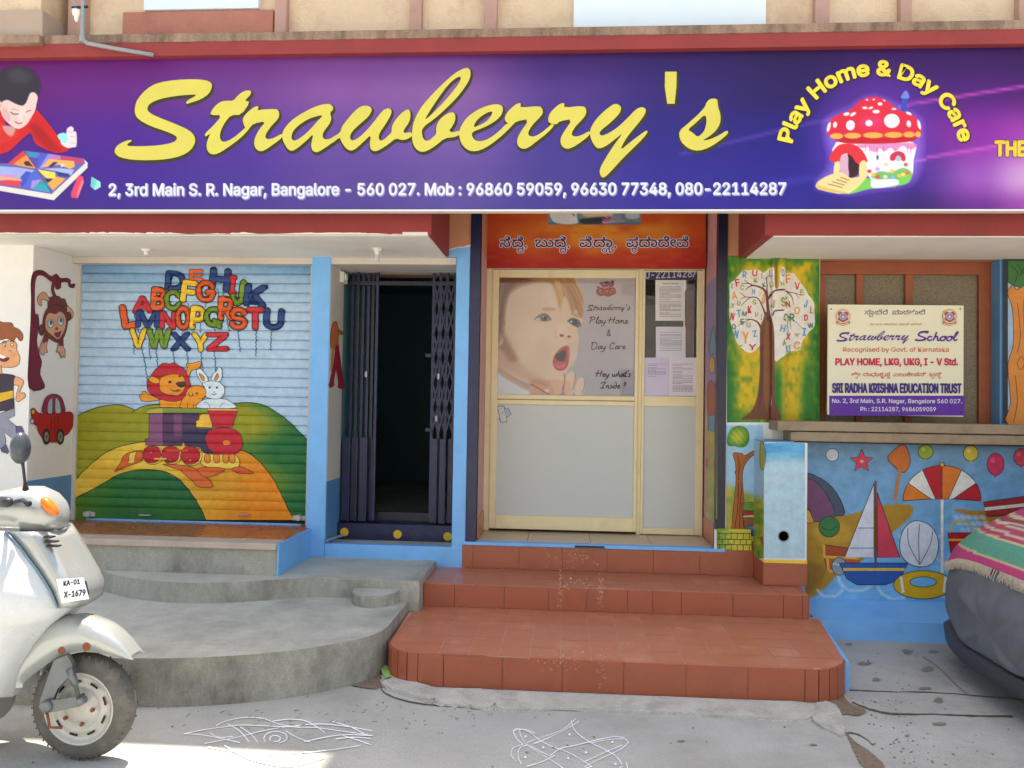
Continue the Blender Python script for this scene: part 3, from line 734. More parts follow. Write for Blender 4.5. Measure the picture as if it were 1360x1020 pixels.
# --- lettering balloons
sc.T(150, 350, 5.667)
bl, og, rd, gn, yl = C(36,66,128), C(228,98,44), C(206,44,58), C(116,152,44), C(240,200,60)
yg = lambda x, z: C(*lerp3((232,200,66), (96,138,50), (z-2.31)/0.12))
LET = [('D',400,60,550,205,bl,4),('E',575,42,690,135,og,0),('H',735,38,885,205,bl,6),('I',878,92,935,240,rd,3),('J',895,125,995,315,gn,8),('K',995,160,1165,325,bl,6),
       ('B',295,182,402,352,og,4),('C',392,200,520,355,gn,0),('F',520,130,632,298,yl,8),('G',632,130,775,292,og,0),('A',150,245,305,375,rd,0),
       ('L',68,308,192,485,og,-9),('M',178,352,360,485,bl,3),('N',360,360,480,495,rd,3),('O',478,322,590,498,og,0),('P',588,322,695,498,yl,4),('Q',692,328,835,490,gn,0),
       ('R',800,252,912,425,og,0),('S',882,332,1015,498,og,0),('T',1012,333,1140,500,rd,0),('U',1140,340,1290,498,bl,4),
       ('V',132,488,262,640,yl,0),('W',262,488,445,640,gn,0),('X',438,517,592,658,bl,0),('Y',598,520,732,665,yl,0),('Z',708,520,878,660,rd,0)]
def wav(x0, y0, x1, y1, n=7, a=5):
    return [(x0+(x1-x0)*i/n+(a if i % 2 else -a), y0+(y1-y0)*i/n) for i in range(n+1)]
sb = C(48,98,140)
for x0, y0, x1, y1 in ((160,612,165,685),(222,640,245,740),(275,600,285,712),(330,640,338,735),(455,658,468,740),(560,658,570,740),(668,665,672,740),(765,662,775,740),(945,498,962,665),(1082,505,1080,700),(1197,498,1190,655),(860,420,880,515),(665,450,662,525),(530,500,528,535),(185,485,205,525),(330,490,335,525),(790,190,800,255),(832,205,838,250),(570,300,575,325),(703,295,703,330),(160,370,175,420),(768,490,772,505)):
    sc.line(wav(x0,y0,x1,y1, max(3, int(abs(y1-y0)/14)), 4), 7, sb, 0); sc.done('painted_balloon_string')
for x0, y0, x1, y1 in ((245,740,268,905),(285,712,287,722),(338,735,345,790),(468,740,478,800),(570,740,572,790),(672,740,690,850),(775,740,778,840)):
    sc.line(wav(x0,y0,x1,y1, max(3, int(abs(y1-y0)/14)), 4), 7, sb, 0); sc.done('painted_balloon_string')
for ch, x0, y0, x1, y1, col, rot in LET:
    sc.glyph(ch, x0+10, y0+10, x1-10, y1-10, col, rot, 0.07, BLK, 0.05); sc.done('painted_letter')
# --- lion, cub, rabbit, engine
sc.T(150, 470, 5.665)
ORG_, REDM = C(232,150,40), C(188,34,52)
I = dict(ink=BLK, iw=0.75)
sc.poly([(560,75),(600,72),(660,58),(672,75),(650,110),(600,125),(575,175),(555,165),(565,120)], ORG_, 2, **I)
sc.poly([(325,325),(270,300),(250,282),(225,285),(228,300),(203,312),(215,335),(225,352),(280,358),(355,345)], ORG_, 2, **I)
sc.poly([(355,345),(520,345),(520,405),(360,402)], ORG_, 0, **I)
sc.poly([(370,78),(400,70),(430,76),(470,68),(500,90),(545,115),(570,160),(585,215),(592,260),(570,300),(530,340),(470,358),(400,350),(330,325),(280,290),(262,240),(270,195),(290,165),(330,115)], REDM, 2, **I)
sc.poly([(275,190),(300,168),(340,182),(362,205),(340,225),(300,215)], ORG_, 2, **I)
sc.poly([(372,175),(420,158),(470,152),(520,160),(548,195),(550,235),(540,275),(500,312),(450,312),(400,300),(365,275),(355,235),(362,200)], ORG_, 2, **I)
sc.ell(437,212,13,10,BLK); sc.ell(507,168,12,9,C(110,80,60)); sc.poly([(482,222),(510,212),(548,210),(548,235),(525,252),(500,245)], C(66,56,56), 1, **I)
sc.poly([(440,268),(475,280),(500,266),(520,275),(495,288),(465,284)], C(178,60,50), 1); sc.line([(440,266),(470,278),(500,264)], 4, BLK)
sc.done('painted_lion')
sc.poly([(520,405),(520,365),(545,320),(560,290),(575,262),(610,240),(655,240),(690,255),(712,285),(705,320),(680,345),(690,405)], ORG_, 2, **I)
sc.ell(640,297,12,10,C(150,80,40)); sc.line([(575,290),(580,315),(600,318),(606,292)], 5, BLK); sc.line([(650,340),(685,332),(706,315)], 4, BLK); sc.line([(567,405),(567,375),(580,370)], 4, BLK); sc.line([(612,405),(608,380)],4,BLK)
sc.done('painted_lion_cub')
WH = C(214,228,238)
sc.poly([(640,405),(690,345),(760,338),(840,338),(900,365),(918,408)], WH, 2, **I)
sc.poly([(640,120),(665,112),(700,150),(722,190),(720,225),(680,220),(650,180),(636,145)], WH, 2, **I)
sc.poly([(745,190),(760,150),(785,130),(800,98),(826,118),(826,170),(812,205),(770,215)], WH, 2, **I)
sc.poly([(655,150),(685,165),(695,200),(675,195)], ORG_, 1, **I); sc.poly([(795,145),(798,180),(785,198),(768,190)], ORG_, 1, **I)
sc.poly([(680,225),(740,205),(800,210),(835,240),(848,270),(838,310),(800,338),(740,335),(700,315),(710,280)], WH, 2, **I)
sc.ell(733,254,9,8,BLK); sc.ell(788,254,9,8,BLK); sc.ell(768,288,7,5,C(196,90,70)); sc.line([(748,298),(765,308),(785,298)], 5, BLK)
sc.line([(690,365),(720,370),(735,405)], 6, C(110,170,205)); sc.line([(810,405),(820,380),(850,370)], 6, C(110,170,205))
sc.done('painted_rabbit')
PU1, PU2, PU3 = C(136,84,120), C(84,56,88), C(60,52,84)
sc.poly([(250,640),(385,635),(390,690),(252,685)], PU1, 0, **I); sc.poly([(280,445),(385,440),(390,640),(280,640)], PU1, 0, **I)
sc.poly([(384,445),(655,445),(630,560),(760,565),(760,750),(680,740),(660,690),(384,690)], PU2, 0, **I)
sc.poly([(465,450),(525,450),(525,615),(465,615)], C(122,74,110), 0); sc.poly([(530,560),(760,560),(760,748),(650,700),(530,680)], PU3, 0)
sc.poly([(260,425),(285,408),(385,405),(720,410),(720,445),(385,445),(262,446)], C(128,150,60), 0, **I); sc.poly([(262,424),(380,408),(382,444),(262,446)], C(186,176,70), 0)
sc.poly([(658,465),(680,450),(740,450),(755,555),(632,550),(632,505),(655,495)], C(240,190,70), 0, **I)
sc.poly([(720,425),(942,425),(905,550),(760,550)], C(196,40,56), 0, **I); sc.poly([(715,410),(948,412),(944,430),(722,428)], C(235,160,80), 0, **I)
sc.poly([(705,620),(720,585),(770,562),(850,555),(920,570),(965,610),(980,670),(965,725),(915,752),(850,760),(770,745),(725,705),(705,660)], C(196,34,52), 2, **I)
sc.ell(860,668,33,22,C(238,130,50),0,**I)
sc.poly([(660,700),(685,740),(760,755),(930,760),(958,830),(930,862),(850,862),(720,850),(660,810)], C(236,200,84), 1, **I)
for x in (718, 788, 856, 905):
    sc.poly([(x-18,758),(x+16,758),(x+22,800),(x+8,820),(x-12,818),(x-22,800)], C(226,140,50), 1, **I)
for x, y, r in ((300,756,76),(440,756,74),(590,762,80)):
    sc.ell(x+10, y+6, r, r*.9, C(236,205,90), 0, **I); sc.ell(x, y, r-6, r*.86, C(190,32,50), 0, **I)
sc.ell(292,742,15,13,C(222,90,60),0,**I); sc.ell(438,796,13,10,C(222,110,60),0,**I); sc.ell(588,800,13,11,C(222,130,60),0,**I)
sc.rect(402,718,572,738,C(214,84,50)); sc.rect(320,782,410,794,C(236,190,84))
sc.poly([(527,690),(535,665),(552,690)], C(220,160,50), 0)
sc.poly([(20,885),(60,830),(85,775),(130,742),(220,730),(225,800),(100,850)], C(214,98,44), 1, **I); sc.poly([(135,745),(185,735),(165,820),(122,820)], C(236,205,90), 0, **I)
sc.poly([(385,828),(560,840),(640,870),(720,935),(758,998),(660,1000),(600,950),(520,880),(440,848)], C(216,104,46), 1, **I)
sc.poly([(640,870),(720,850),(850,862),(790,905),(700,925)], C(216,104,46), 1, **I); sc.poly([(900,862),(965,848),(1020,868),(1062,898),(950,895)], C(214,98,44), 1, **I)
sc.done('painted_train_engine')
for px, py in ((118,683),(397,688)):
    x, z = PY(px, py, 0.08); bm = bmesh.new(); bbox(bm, x-.05, x+.05, 0.075, 0.09, z-.018, z+.018, 0.003); lathe(bm, [(0.0001,.048),(.022,.05),(.024,.07),(.024,.09)], (x, 0, z+.004), 'Y', 16); frombm('lock', bm, 'rimsteel', rs)
for px in (193, 324):
    x, z = PY(px, 684, 0.08); bm = bmesh.new(); tube(bm, [(x-.045,.092,z),(x-.045,.07,z),(x+.045,.07,z),(x+.045,.092,z)], .005, 8); frombm('handle', bm, 'steel' if px > 200 else 'rimsteel', rs)

# ---------------------------------------------------------------- glazed sliding entrance door
YD = 0.5
dr = empty('glazed_door', (0.2, YD, 0.455), parent=B)
def fr(px0, py0, px1, py1, y0, y1, name='door_frame', m='cream_metal', bev=0.004):
    x0, x1, z0, z1 = RECT(px0, py0, px1, py1, YD); return box(name, x0, x1, y0, y1, z0, z1, m, dr, bev)
DX0, DX1 = -0.668, 1.103
xa = PY(655, 530, YD)[0]; xb = PY(852, 530, YD)[0]; xg0 = PY(660.5, 530, YD)[0]; xg1 = PY(842.5, 530, YD)[0]
xc = PY(845, 530, YD)[0]; xr0 = PY(855.5, 530, YD)[0]; xr1 = PY(924.5, 530, YD)[0]
zt = PY(790, 357, YD)[1]; zg1 = PY(750, 369, YD)[1]; zg0 = PY(750, 525, YD)[1]; zl1 = PY(750, 538, YD)[1]; zl0 = PY(750, 686, YD)[1]; zb = 0.475
rg1 = PY(890, 361, YD)[1]; rg0 = PY(890, 526, YD)[1]; rl1 = PY(890, 540, YD)[1]; rl0 = PY(890, 702, YD)[1]
box('outer_frame', DX0, DX1, YD+.0, YD+.09, zt-.005, zt+.03, 'cream_metal', dr, .003)
box('outer_frame', DX0, xa-.02, YD+.0, YD+.09, .455, zt-.005, 'cream_metal', dr, .003)
box('outer_frame', xr1+.045, DX1, YD+.0, YD+.09, .455, zt-.005, 'cream_metal', dr, .003)
box('outer_frame', xc+.012, xr0-.02, YD+.015, YD+.09, .455, zt-.005, 'cream_metal', dr, .003)
lf = empty('sliding_leaf', (0, YD, .47), parent=dr)
def bar(x0, x1, z0, z1, y=YD-.012, p=lf, n='leaf_rail'): return box(n, x0, x1, y, y+.045, z0, z1, 'cream_metal', p, .005)
bar(xa-.02, xg0, zb, zt-.01); bar(xg1, xc+.01, zb, zt-.01)
bar(xg0, xg1, zg1, zt-.01); bar(xg0, xg1, zl1, zg0); bar(xg0, xg1, zb, zl0)
box('leaf_bead', xg0, xg1, YD-.018, YD-.008, (zg0+zl1)/2-.004, (zg0+zl1)/2+.004, 'stone', lf, .001)
box('frosted_pane', xg0, xg1, YD+.008, YD+.014, zl0, zl1, 'frost', lf, 0)
box('clear_pane', xg0, xg1, YD+.004, YD+.008, zg0, zg1, 'glass', lf, 0)
sf = empty('fixed_leaf', (0, YD, .47), parent=dr)
bar(xr0-.02, xr0, .46, zt-.01, YD, sf); bar(xr1, xr1+.045, .46, zt-.01, YD, sf); bar(xr0, xr1, rg1, zt-.01, YD, sf); bar(xr0, xr1, rl1, rg0, YD, sf); bar(xr0, xr1, .46, rl0, YD, sf)
box('frosted_pane', xr0, xr1, YD+.018, YD+.024, rl0, rl1, 'frost', sf, 0)
box('clear_pane', xr0, xr1, YD+.018, YD+.022, rg0, rg1, 'glass', sf, 0)
bx('lobby_back', -0.66, 1.1, 1.6, 1.62, 0.44, 3.0, 'stone')
bx('lobby_floor', -0.66, 1.1, 0.6, 1.6, 0.40, 0.452, 'floor_tile')
bx('lobby_ceiling', -0.66, 1.1, 0.6, 1.6, 3.0, 3.05, 'soffit')
bx('lobby_rail', 0.6, 1.1, 1.0, 1.05, 1.56, 1.64, 'salmon'); bx('lobby_rail', 0.6, 1.1, 1.05, 1.1, 1.64, 1.76, 'white_wall'); bx('lobby_rail', 0.6, 1.1, 1.0, 1.05, 1.76, 1.84, 'salmon')
bx('lobby_rail', 1.02, 1.10, 0.98, 1.03, 1.84, 2.5, 'salmon')
# upper text band stuck on the fixed leaf glass
nc = Canvas('Y', YD+.017, sf, 'print', base=0.001)
nc.rect(856, 358, 925, 372, C(66,58,84)); nc.text('0-2211428', 857, 919, 370, 368, 10, C(190,188,205), 0.01); nc.text('7', 919, 925, 368, 368, 10, C(190,188,205), 0.01)
nc.done('number_strip')

# ================================================================ STEPS
def clip(poly, cp):
    out = poly
    for i in range(len(cp)):
        a, b = cp[i], cp[(i+1) % len(cp)]; inp = out; out = []
        if not inp: break
        def side(p): return (b[0]-a[0])*(p[1]-a[1])-(b[1]-a[1])*(p[0]-a[0])
        for j in range(len(inp)):
            p, q = inp[j], inp[(j+1) % len(inp)]; sp, sq = side(p), side(q)
            if sp >= 0: out.append(p)
            if (sp >= 0) != (sq >= 0):
                t = sp/(sp-sq); out.append((p[0]+(q[0]-p[0])*t, p[1]+(q[1]-p[1])*t))
    return out
def area(p): return abs(sum(p[i][0]*p[(i+1) % len(p)][1]-p[(i+1) % len(p)][0]*p[i][1] for i in range(len(p))))/2
st = empty('tiled_steps', (0.3, -1.0, G), 'terracotta tiled steps with three risers and rounded lower corners leading up to the glazed door', 'steps')
LOW = [(-1.03,-0.52),(-1.0,-1.30)]+[(-0.80-.2*math.cos(t), -1.365-.2*math.sin(t)) for t in [RAD(a) for a in (0,18,36,54,72,90)]]+[(-0.3,-1.575),(0.6,-1.585),(1.30,-1.585)]+[(1.33+.24*math.sin(t), -1.345-.24*math.cos(t)) for t in [RAD(a) for a in (10,25,40,55,70,82)]]+[(1.70,-0.52)]
# counter-clockwise already (left side down, then right)
MID = [(-0.955,0.0),(-0.955,-0.555),(1.62,-0.555),(1.655,0.0)]
def tread(outl, z, tw, td, x0, y0, nx, ny, body=True, z0=G, m=('tile',)):
    bm = bmesh.new(); prism(bm, [(p[0]*0.999, p[1]+.003) for p in outl], z0, z-0.0028); frombm('step_core', bm, 'grout', st)
    for i in range(nx):
        for j in range(ny):
            g = 0.0023; x, y = x0+i*tw, y0-j*td
            q = clip([(x+g, y-td+g), (x+tw-g, y-td+g), (x+tw-g, y-g), (x+g, y-g)], outl)
            if len(q) < 3 or area(q) < 0.0004: continue
            bm = bmesh.new(); dz = rnd.uniform(-.0009, .0009); prism(bm, q, z-0.013, z+dz); frombm('tile', bm, rnd.choice(m), st)
tread(LOW, 0.10, 0.17, 0.17, -1.03, -0.552, 17, 7)
tread(MID, 0.255, 0.17, 0.185, -0.955, 0.0, 16, 3)
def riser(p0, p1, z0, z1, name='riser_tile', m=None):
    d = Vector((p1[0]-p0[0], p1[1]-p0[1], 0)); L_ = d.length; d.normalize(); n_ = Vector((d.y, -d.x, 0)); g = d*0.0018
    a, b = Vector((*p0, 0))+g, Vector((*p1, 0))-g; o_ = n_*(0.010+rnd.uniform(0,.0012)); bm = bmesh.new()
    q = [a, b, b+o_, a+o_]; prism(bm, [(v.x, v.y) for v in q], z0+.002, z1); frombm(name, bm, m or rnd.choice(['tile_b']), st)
x = -0.80
cur = LOW[1:8]
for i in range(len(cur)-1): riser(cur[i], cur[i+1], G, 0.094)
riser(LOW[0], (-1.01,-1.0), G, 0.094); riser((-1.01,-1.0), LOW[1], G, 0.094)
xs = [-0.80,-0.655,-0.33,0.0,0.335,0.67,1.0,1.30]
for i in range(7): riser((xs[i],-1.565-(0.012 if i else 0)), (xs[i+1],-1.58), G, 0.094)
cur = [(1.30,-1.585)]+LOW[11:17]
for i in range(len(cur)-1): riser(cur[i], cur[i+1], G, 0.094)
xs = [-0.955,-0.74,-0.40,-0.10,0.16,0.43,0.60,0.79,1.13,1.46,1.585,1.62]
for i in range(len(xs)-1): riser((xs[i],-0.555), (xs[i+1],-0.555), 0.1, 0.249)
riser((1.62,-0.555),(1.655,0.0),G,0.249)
bm = bmesh.new(); bbox(bm, -0.765, 1.39, -0.008, 0.05, 0.2, 0.425); frombm('step_core', bm, 'grout', st)
xs = [-0.765,-0.68,-0.335,-0.01,0.32,0.66,1.0,1.388]
for i in range(len(xs)-1): riser((xs[i],-0.010), (xs[i+1],-0.010), 0.257, 0.425 if i < 6 else .45)
bm = bmesh.new(); prism(bm, [(1.565,-1.40),(1.598,-1.405),(1.735,-0.38),(1.69,-0.38)], G, 0.088, .004); frombm('blue_side_face', bm, 'sky_blue', st)
# pale smears where grout was redone
def smear(surf, val, cx, cy, rx, ry, n, base=.0125):
    c = Canvas(surf, val, st, 'paint', base=base, eps=0.00001)
    for k in range(int(n*1.8)):
        x, y = rnd.gauss(cx, rx*.45), rnd.gauss(cy, ry*.45); r = abs(rnd.gauss(0, .55))+.22; m = 7
        c.poly([(x+math.cos(2*math.pi*i/m)*r*rnd.uniform(.4,1.5), y+math.sin(2*math.pi*i/m)*r*.6*rnd.uniform(.4,1.5)) for i in range(m)], C(202+rnd.randint(-10,8),146+rnd.randint(-10,14),122))
    o = c.done('worn_patch'); o['kind'] = 'stuff'
smear('Y', -0.012, 757, 738, 34, 18, 90); smear('Y', -0.555, 744, 783, 4, 26, 60); smear('Y', -0.555, 797, 786, 4, 26, 60); smear('Y', -0.555, 770, 776, 40, 8, 50)
smear('Y', -1.583, 745, 876, 40, 16, 90); smear('Y', -1.583, 800, 884, 10, 34, 60); smear('Z', 0.10, 790, 830, 90, 30, 70, .0016); smear('Z', 0.255, 790, 770, 80, 10, 60, .0016); smear('Z', 0.10, 600, 840, 40, 20, 30, .0016); smear('Z', 0.10, 960, 825, 20, 10, 40, .0016)

# ---------------------------------------------------------------- grey cement platforms
cp_ = empty('cement_platform', (-2.6,-1.0,G), 'stepped grey cement platforms with curved edges below the roller shutter and gate', 'platform')
def plat(outl, z0, z1, name, bev=0.007):
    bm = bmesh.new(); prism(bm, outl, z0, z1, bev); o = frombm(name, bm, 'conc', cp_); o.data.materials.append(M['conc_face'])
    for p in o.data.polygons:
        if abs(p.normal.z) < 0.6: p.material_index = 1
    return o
lowp = crom([(-6.4,-2.2),(-4.2,-2.1),(-3.0,-2.09),(-2.2,-2.05),(-1.834,-1.99),(-1.491,-1.86),(-1.256,-1.70),(-1.10,-1.54),(-1.04,-1.38),(-1.03,-1.2)], 4)
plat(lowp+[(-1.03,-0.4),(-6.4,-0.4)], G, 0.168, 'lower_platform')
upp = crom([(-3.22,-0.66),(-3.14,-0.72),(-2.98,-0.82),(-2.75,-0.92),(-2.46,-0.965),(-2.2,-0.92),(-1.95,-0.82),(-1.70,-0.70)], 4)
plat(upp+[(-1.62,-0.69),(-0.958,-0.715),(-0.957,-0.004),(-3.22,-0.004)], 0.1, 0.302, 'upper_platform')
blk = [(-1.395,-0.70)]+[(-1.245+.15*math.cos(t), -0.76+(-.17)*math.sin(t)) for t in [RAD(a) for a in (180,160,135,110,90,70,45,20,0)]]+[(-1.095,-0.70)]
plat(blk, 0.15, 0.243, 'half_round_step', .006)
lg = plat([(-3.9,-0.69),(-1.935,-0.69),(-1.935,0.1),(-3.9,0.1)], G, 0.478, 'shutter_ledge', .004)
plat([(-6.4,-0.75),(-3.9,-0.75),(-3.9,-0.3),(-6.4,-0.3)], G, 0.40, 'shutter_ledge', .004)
box('stone_nosing', -3.9, -1.94, -0.715, -0.54, 0.478, 0.522, 'ledge_stone', cp_, .006)
for i in range(6):
    x0 = -3.9+i*0.327; box('ledge_tile', x0+.002, x0+.325, -0.538, 0.09, 0.479, 0.520, 'ledge_tile', cp_, .002)
box('blue_end_face', -1.938, -1.925, -0.70, -0.01, 0.30, 0.52, 'sky_blue', cp_, .003)
bx('blue_pillar_foot', -1.967, -1.822, -0.02, -0.005, 0.303, 0.45, 'sky_blue', B, .002)

# pale cement apron pieces along the lowest riser
ap = empty('cement_kerb', (0.2,-1.7,G), 'broken strip of pale cement along the foot of the terracotta steps', 'kerb')
def slabp(outl, z1, m='apron', p=ap, name='kerb_piece'):
    bm = bmesh.new(); prism(bm, outl, G-0.02, z1, 0.012); return frombm(name, bm, m, p)
def jit(pts, a=.006): return [(x+rnd.uniform(-a,a), y+rnd.uniform(-a,a)) for x, y in pts]
F_ = lambda l: [PZ(a, b, G+.02) for a, b in crom(l, 3, True) for a, b in [(a+rnd.uniform(-1.4,1.4), b+rnd.uniform(-.7,.7))]]
slabp(F_([(508,893),(520,888),(545,904),(580,913),(574,930),(550,922),(520,914),(507,905)]), G+.020)
slabp(F_([(577,931),(583,913),(660,916),(655,938),(630,936),(605,934)]), G+.018)
slabp(F_([(658,938),(663,916),(705,918),(760,920),(830,922),(905,925),(980,928),(1076,932),(1076,953),(1000,951),(940,947),(880,944),(800,942),(745,938),(700,941)]), G+.016)
slabp(F_([(1079,933),(1098,929),(1118,940),(1122,975),(1100,965),(1079,954)]), G+.012)
# ================================================================ PURPLE SIGNBOARD
YS = -1.0
sg = empty('signboard', (-0.4, YS, 3.2), "long purple printed signboard with big yellow script lettering across the building front", 'signboard')
box('board', -5.2, 4.3, YS, YS+.10, 2.722, 3.735, mat('sign edge', C(86,56,140), 0.5), sg, .002)
box('board_edge', -5.2, 4.3, YS-.004, YS+.06, 2.711, 2.722, 'white_plastic', sg, .001)
SX = [-620,0,150,300,450,600,750,900,1050,1200,1300,1360,1700]; SY = [64,85,120,180,240,282]  # grid of print colours with mild sky glare mixed in
ST = [[(95,20,95),(100,22,105),(98,22,100),(104,40,112),(95,45,112),(88,40,112),(64,30,88),(52,28,82),(48,25,78),(60,25,95),(60,22,90),(56,20,85),(50,20,80)],
 [(110,40,120),(108,32,112),(108,36,120),(120,62,138),(130,82,148),(128,88,152),(76,50,118),(58,38,105),(48,28,86),(64,28,98),(66,26,98),(62,24,92),(50,20,80)],
 [(110,40,120),(110,42,125),(112,50,135),(122,75,148),(148,102,168),(152,112,172),(95,70,142),(60,45,116),(48,30,92),(78,36,118),(86,36,120),(84,32,112),(60,25,90)],
 [(95,45,135),(95,45,138),(92,50,148),(98,66,158),(124,92,168),(136,106,176),(85,70,148),(58,50,132),(50,40,128),(104,48,142),(150,62,170),(176,84,186),(90,40,120)],
 [(80,45,135),(84,48,140),(80,50,148),(88,66,152),(108,86,158),(116,96,162),(84,74,148),(60,55,146),(54,46,144),(66,42,130),(176,110,200),(236,190,240),(110,50,130)],
 [(80,50,135),(82,52,138),(80,55,142),(88,70,148),(98,82,152),(106,92,162),(80,70,148),(64,55,150),(58,50,146),(54,38,104),(120,60,150),(170,90,180),(90,40,120)]]
def satq(q, k=.84, s=1.28):
    m = sum(q)/3.0; return tuple(max(0, min(255, (m+(v-m)*s)*k)) for v in q)
ST = [[satq(q) for q in r] for r in ST]
sbase = bil(SX, SY, ST)
def signbg(X, Y):
    c = sbase(X, Y)
    for (x0, y0, x1, y1, w, col, a) in ((905,205,1105,158,2.5,(90,70,170),.6),(1195,142,1360,117,2.2,(205,80,190),.75),(1210,215,1330,196,2.2,(215,90,195),.7),(905,262,1095,236,5,(70,60,170),.5)):
        d = lined([(x0, y0), (x1, y1)], X, Y); k = (np.exp(-(d/w)**2)*a)[..., None]; c = c*(1-k)+np.array(col)*k
    d = np.hypot((X-1160)/80, (Y-185)/85); k = (np.exp(-np.clip(d-0.75,0,9)**2*9)*0.35)[..., None]; c = c*(1-k)+np.array((120,70,205))*k
    return c
cs = Canvas('Y', YS, sg, 'print', base=0.001, eps=0.00004)
def boardy(X): return X
S0 = Soft(-560, 66, 1640, 280, 3.2, signbg); 
S0.Y = np.linspace(0,1,S0.X.shape[0])[:,None]*np.ones_like(S0.X)
# rows follow the board's true top and bottom edges
top = np.interp(S0.X, [-560,0,680,1360,1640], [88,78.5,65.8,60.5,59.5]); botm = np.interp(S0.X, [-560,0,680,1360,1640], [280.5,279.6,278.0,280.8,282])
S0.Y = top+(botm-top)*S0.Y; S0.img[:] = signbg(S0.X, S0.Y)
vs = []; cc = []; ny, nx = S0.X.shape
lc = np.clip(S0.img,0,255)/255; lc = np.where(lc<=0.04045, lc/12.92, ((lc+0.055)/1.055)**2.4)
for j in range(ny):
    for i in range(nx):
        x, z = PY(S0.X[j,i], S0.Y[j,i], YS); z = 3.733-(3.733-2.724)*j/(ny-1); vs.append((x, YS-.001, z)); cc.append((*lc[j,i],1))
mesh('printed_background', vs, [(j*nx+i,(j+1)*nx+i,(j+1)*nx+i+1,j*nx+i+1) for j in range(ny-1) for i in range(nx-1)], 'print', sg, cc)
cs.layer = 4
YEL = C(218,204,92); SHD = C(62,58,30)
def tr(ox, oy, k): return lambda l: [(ox+x/k, oy+y/k) for x, y in l]
A0, A1, A2, A3, A4 = tr(0,0,2.957), tr(260,80,6.182), tr(440,80,6.182), tr(600,100,6.182), tr(760,80,6.182)
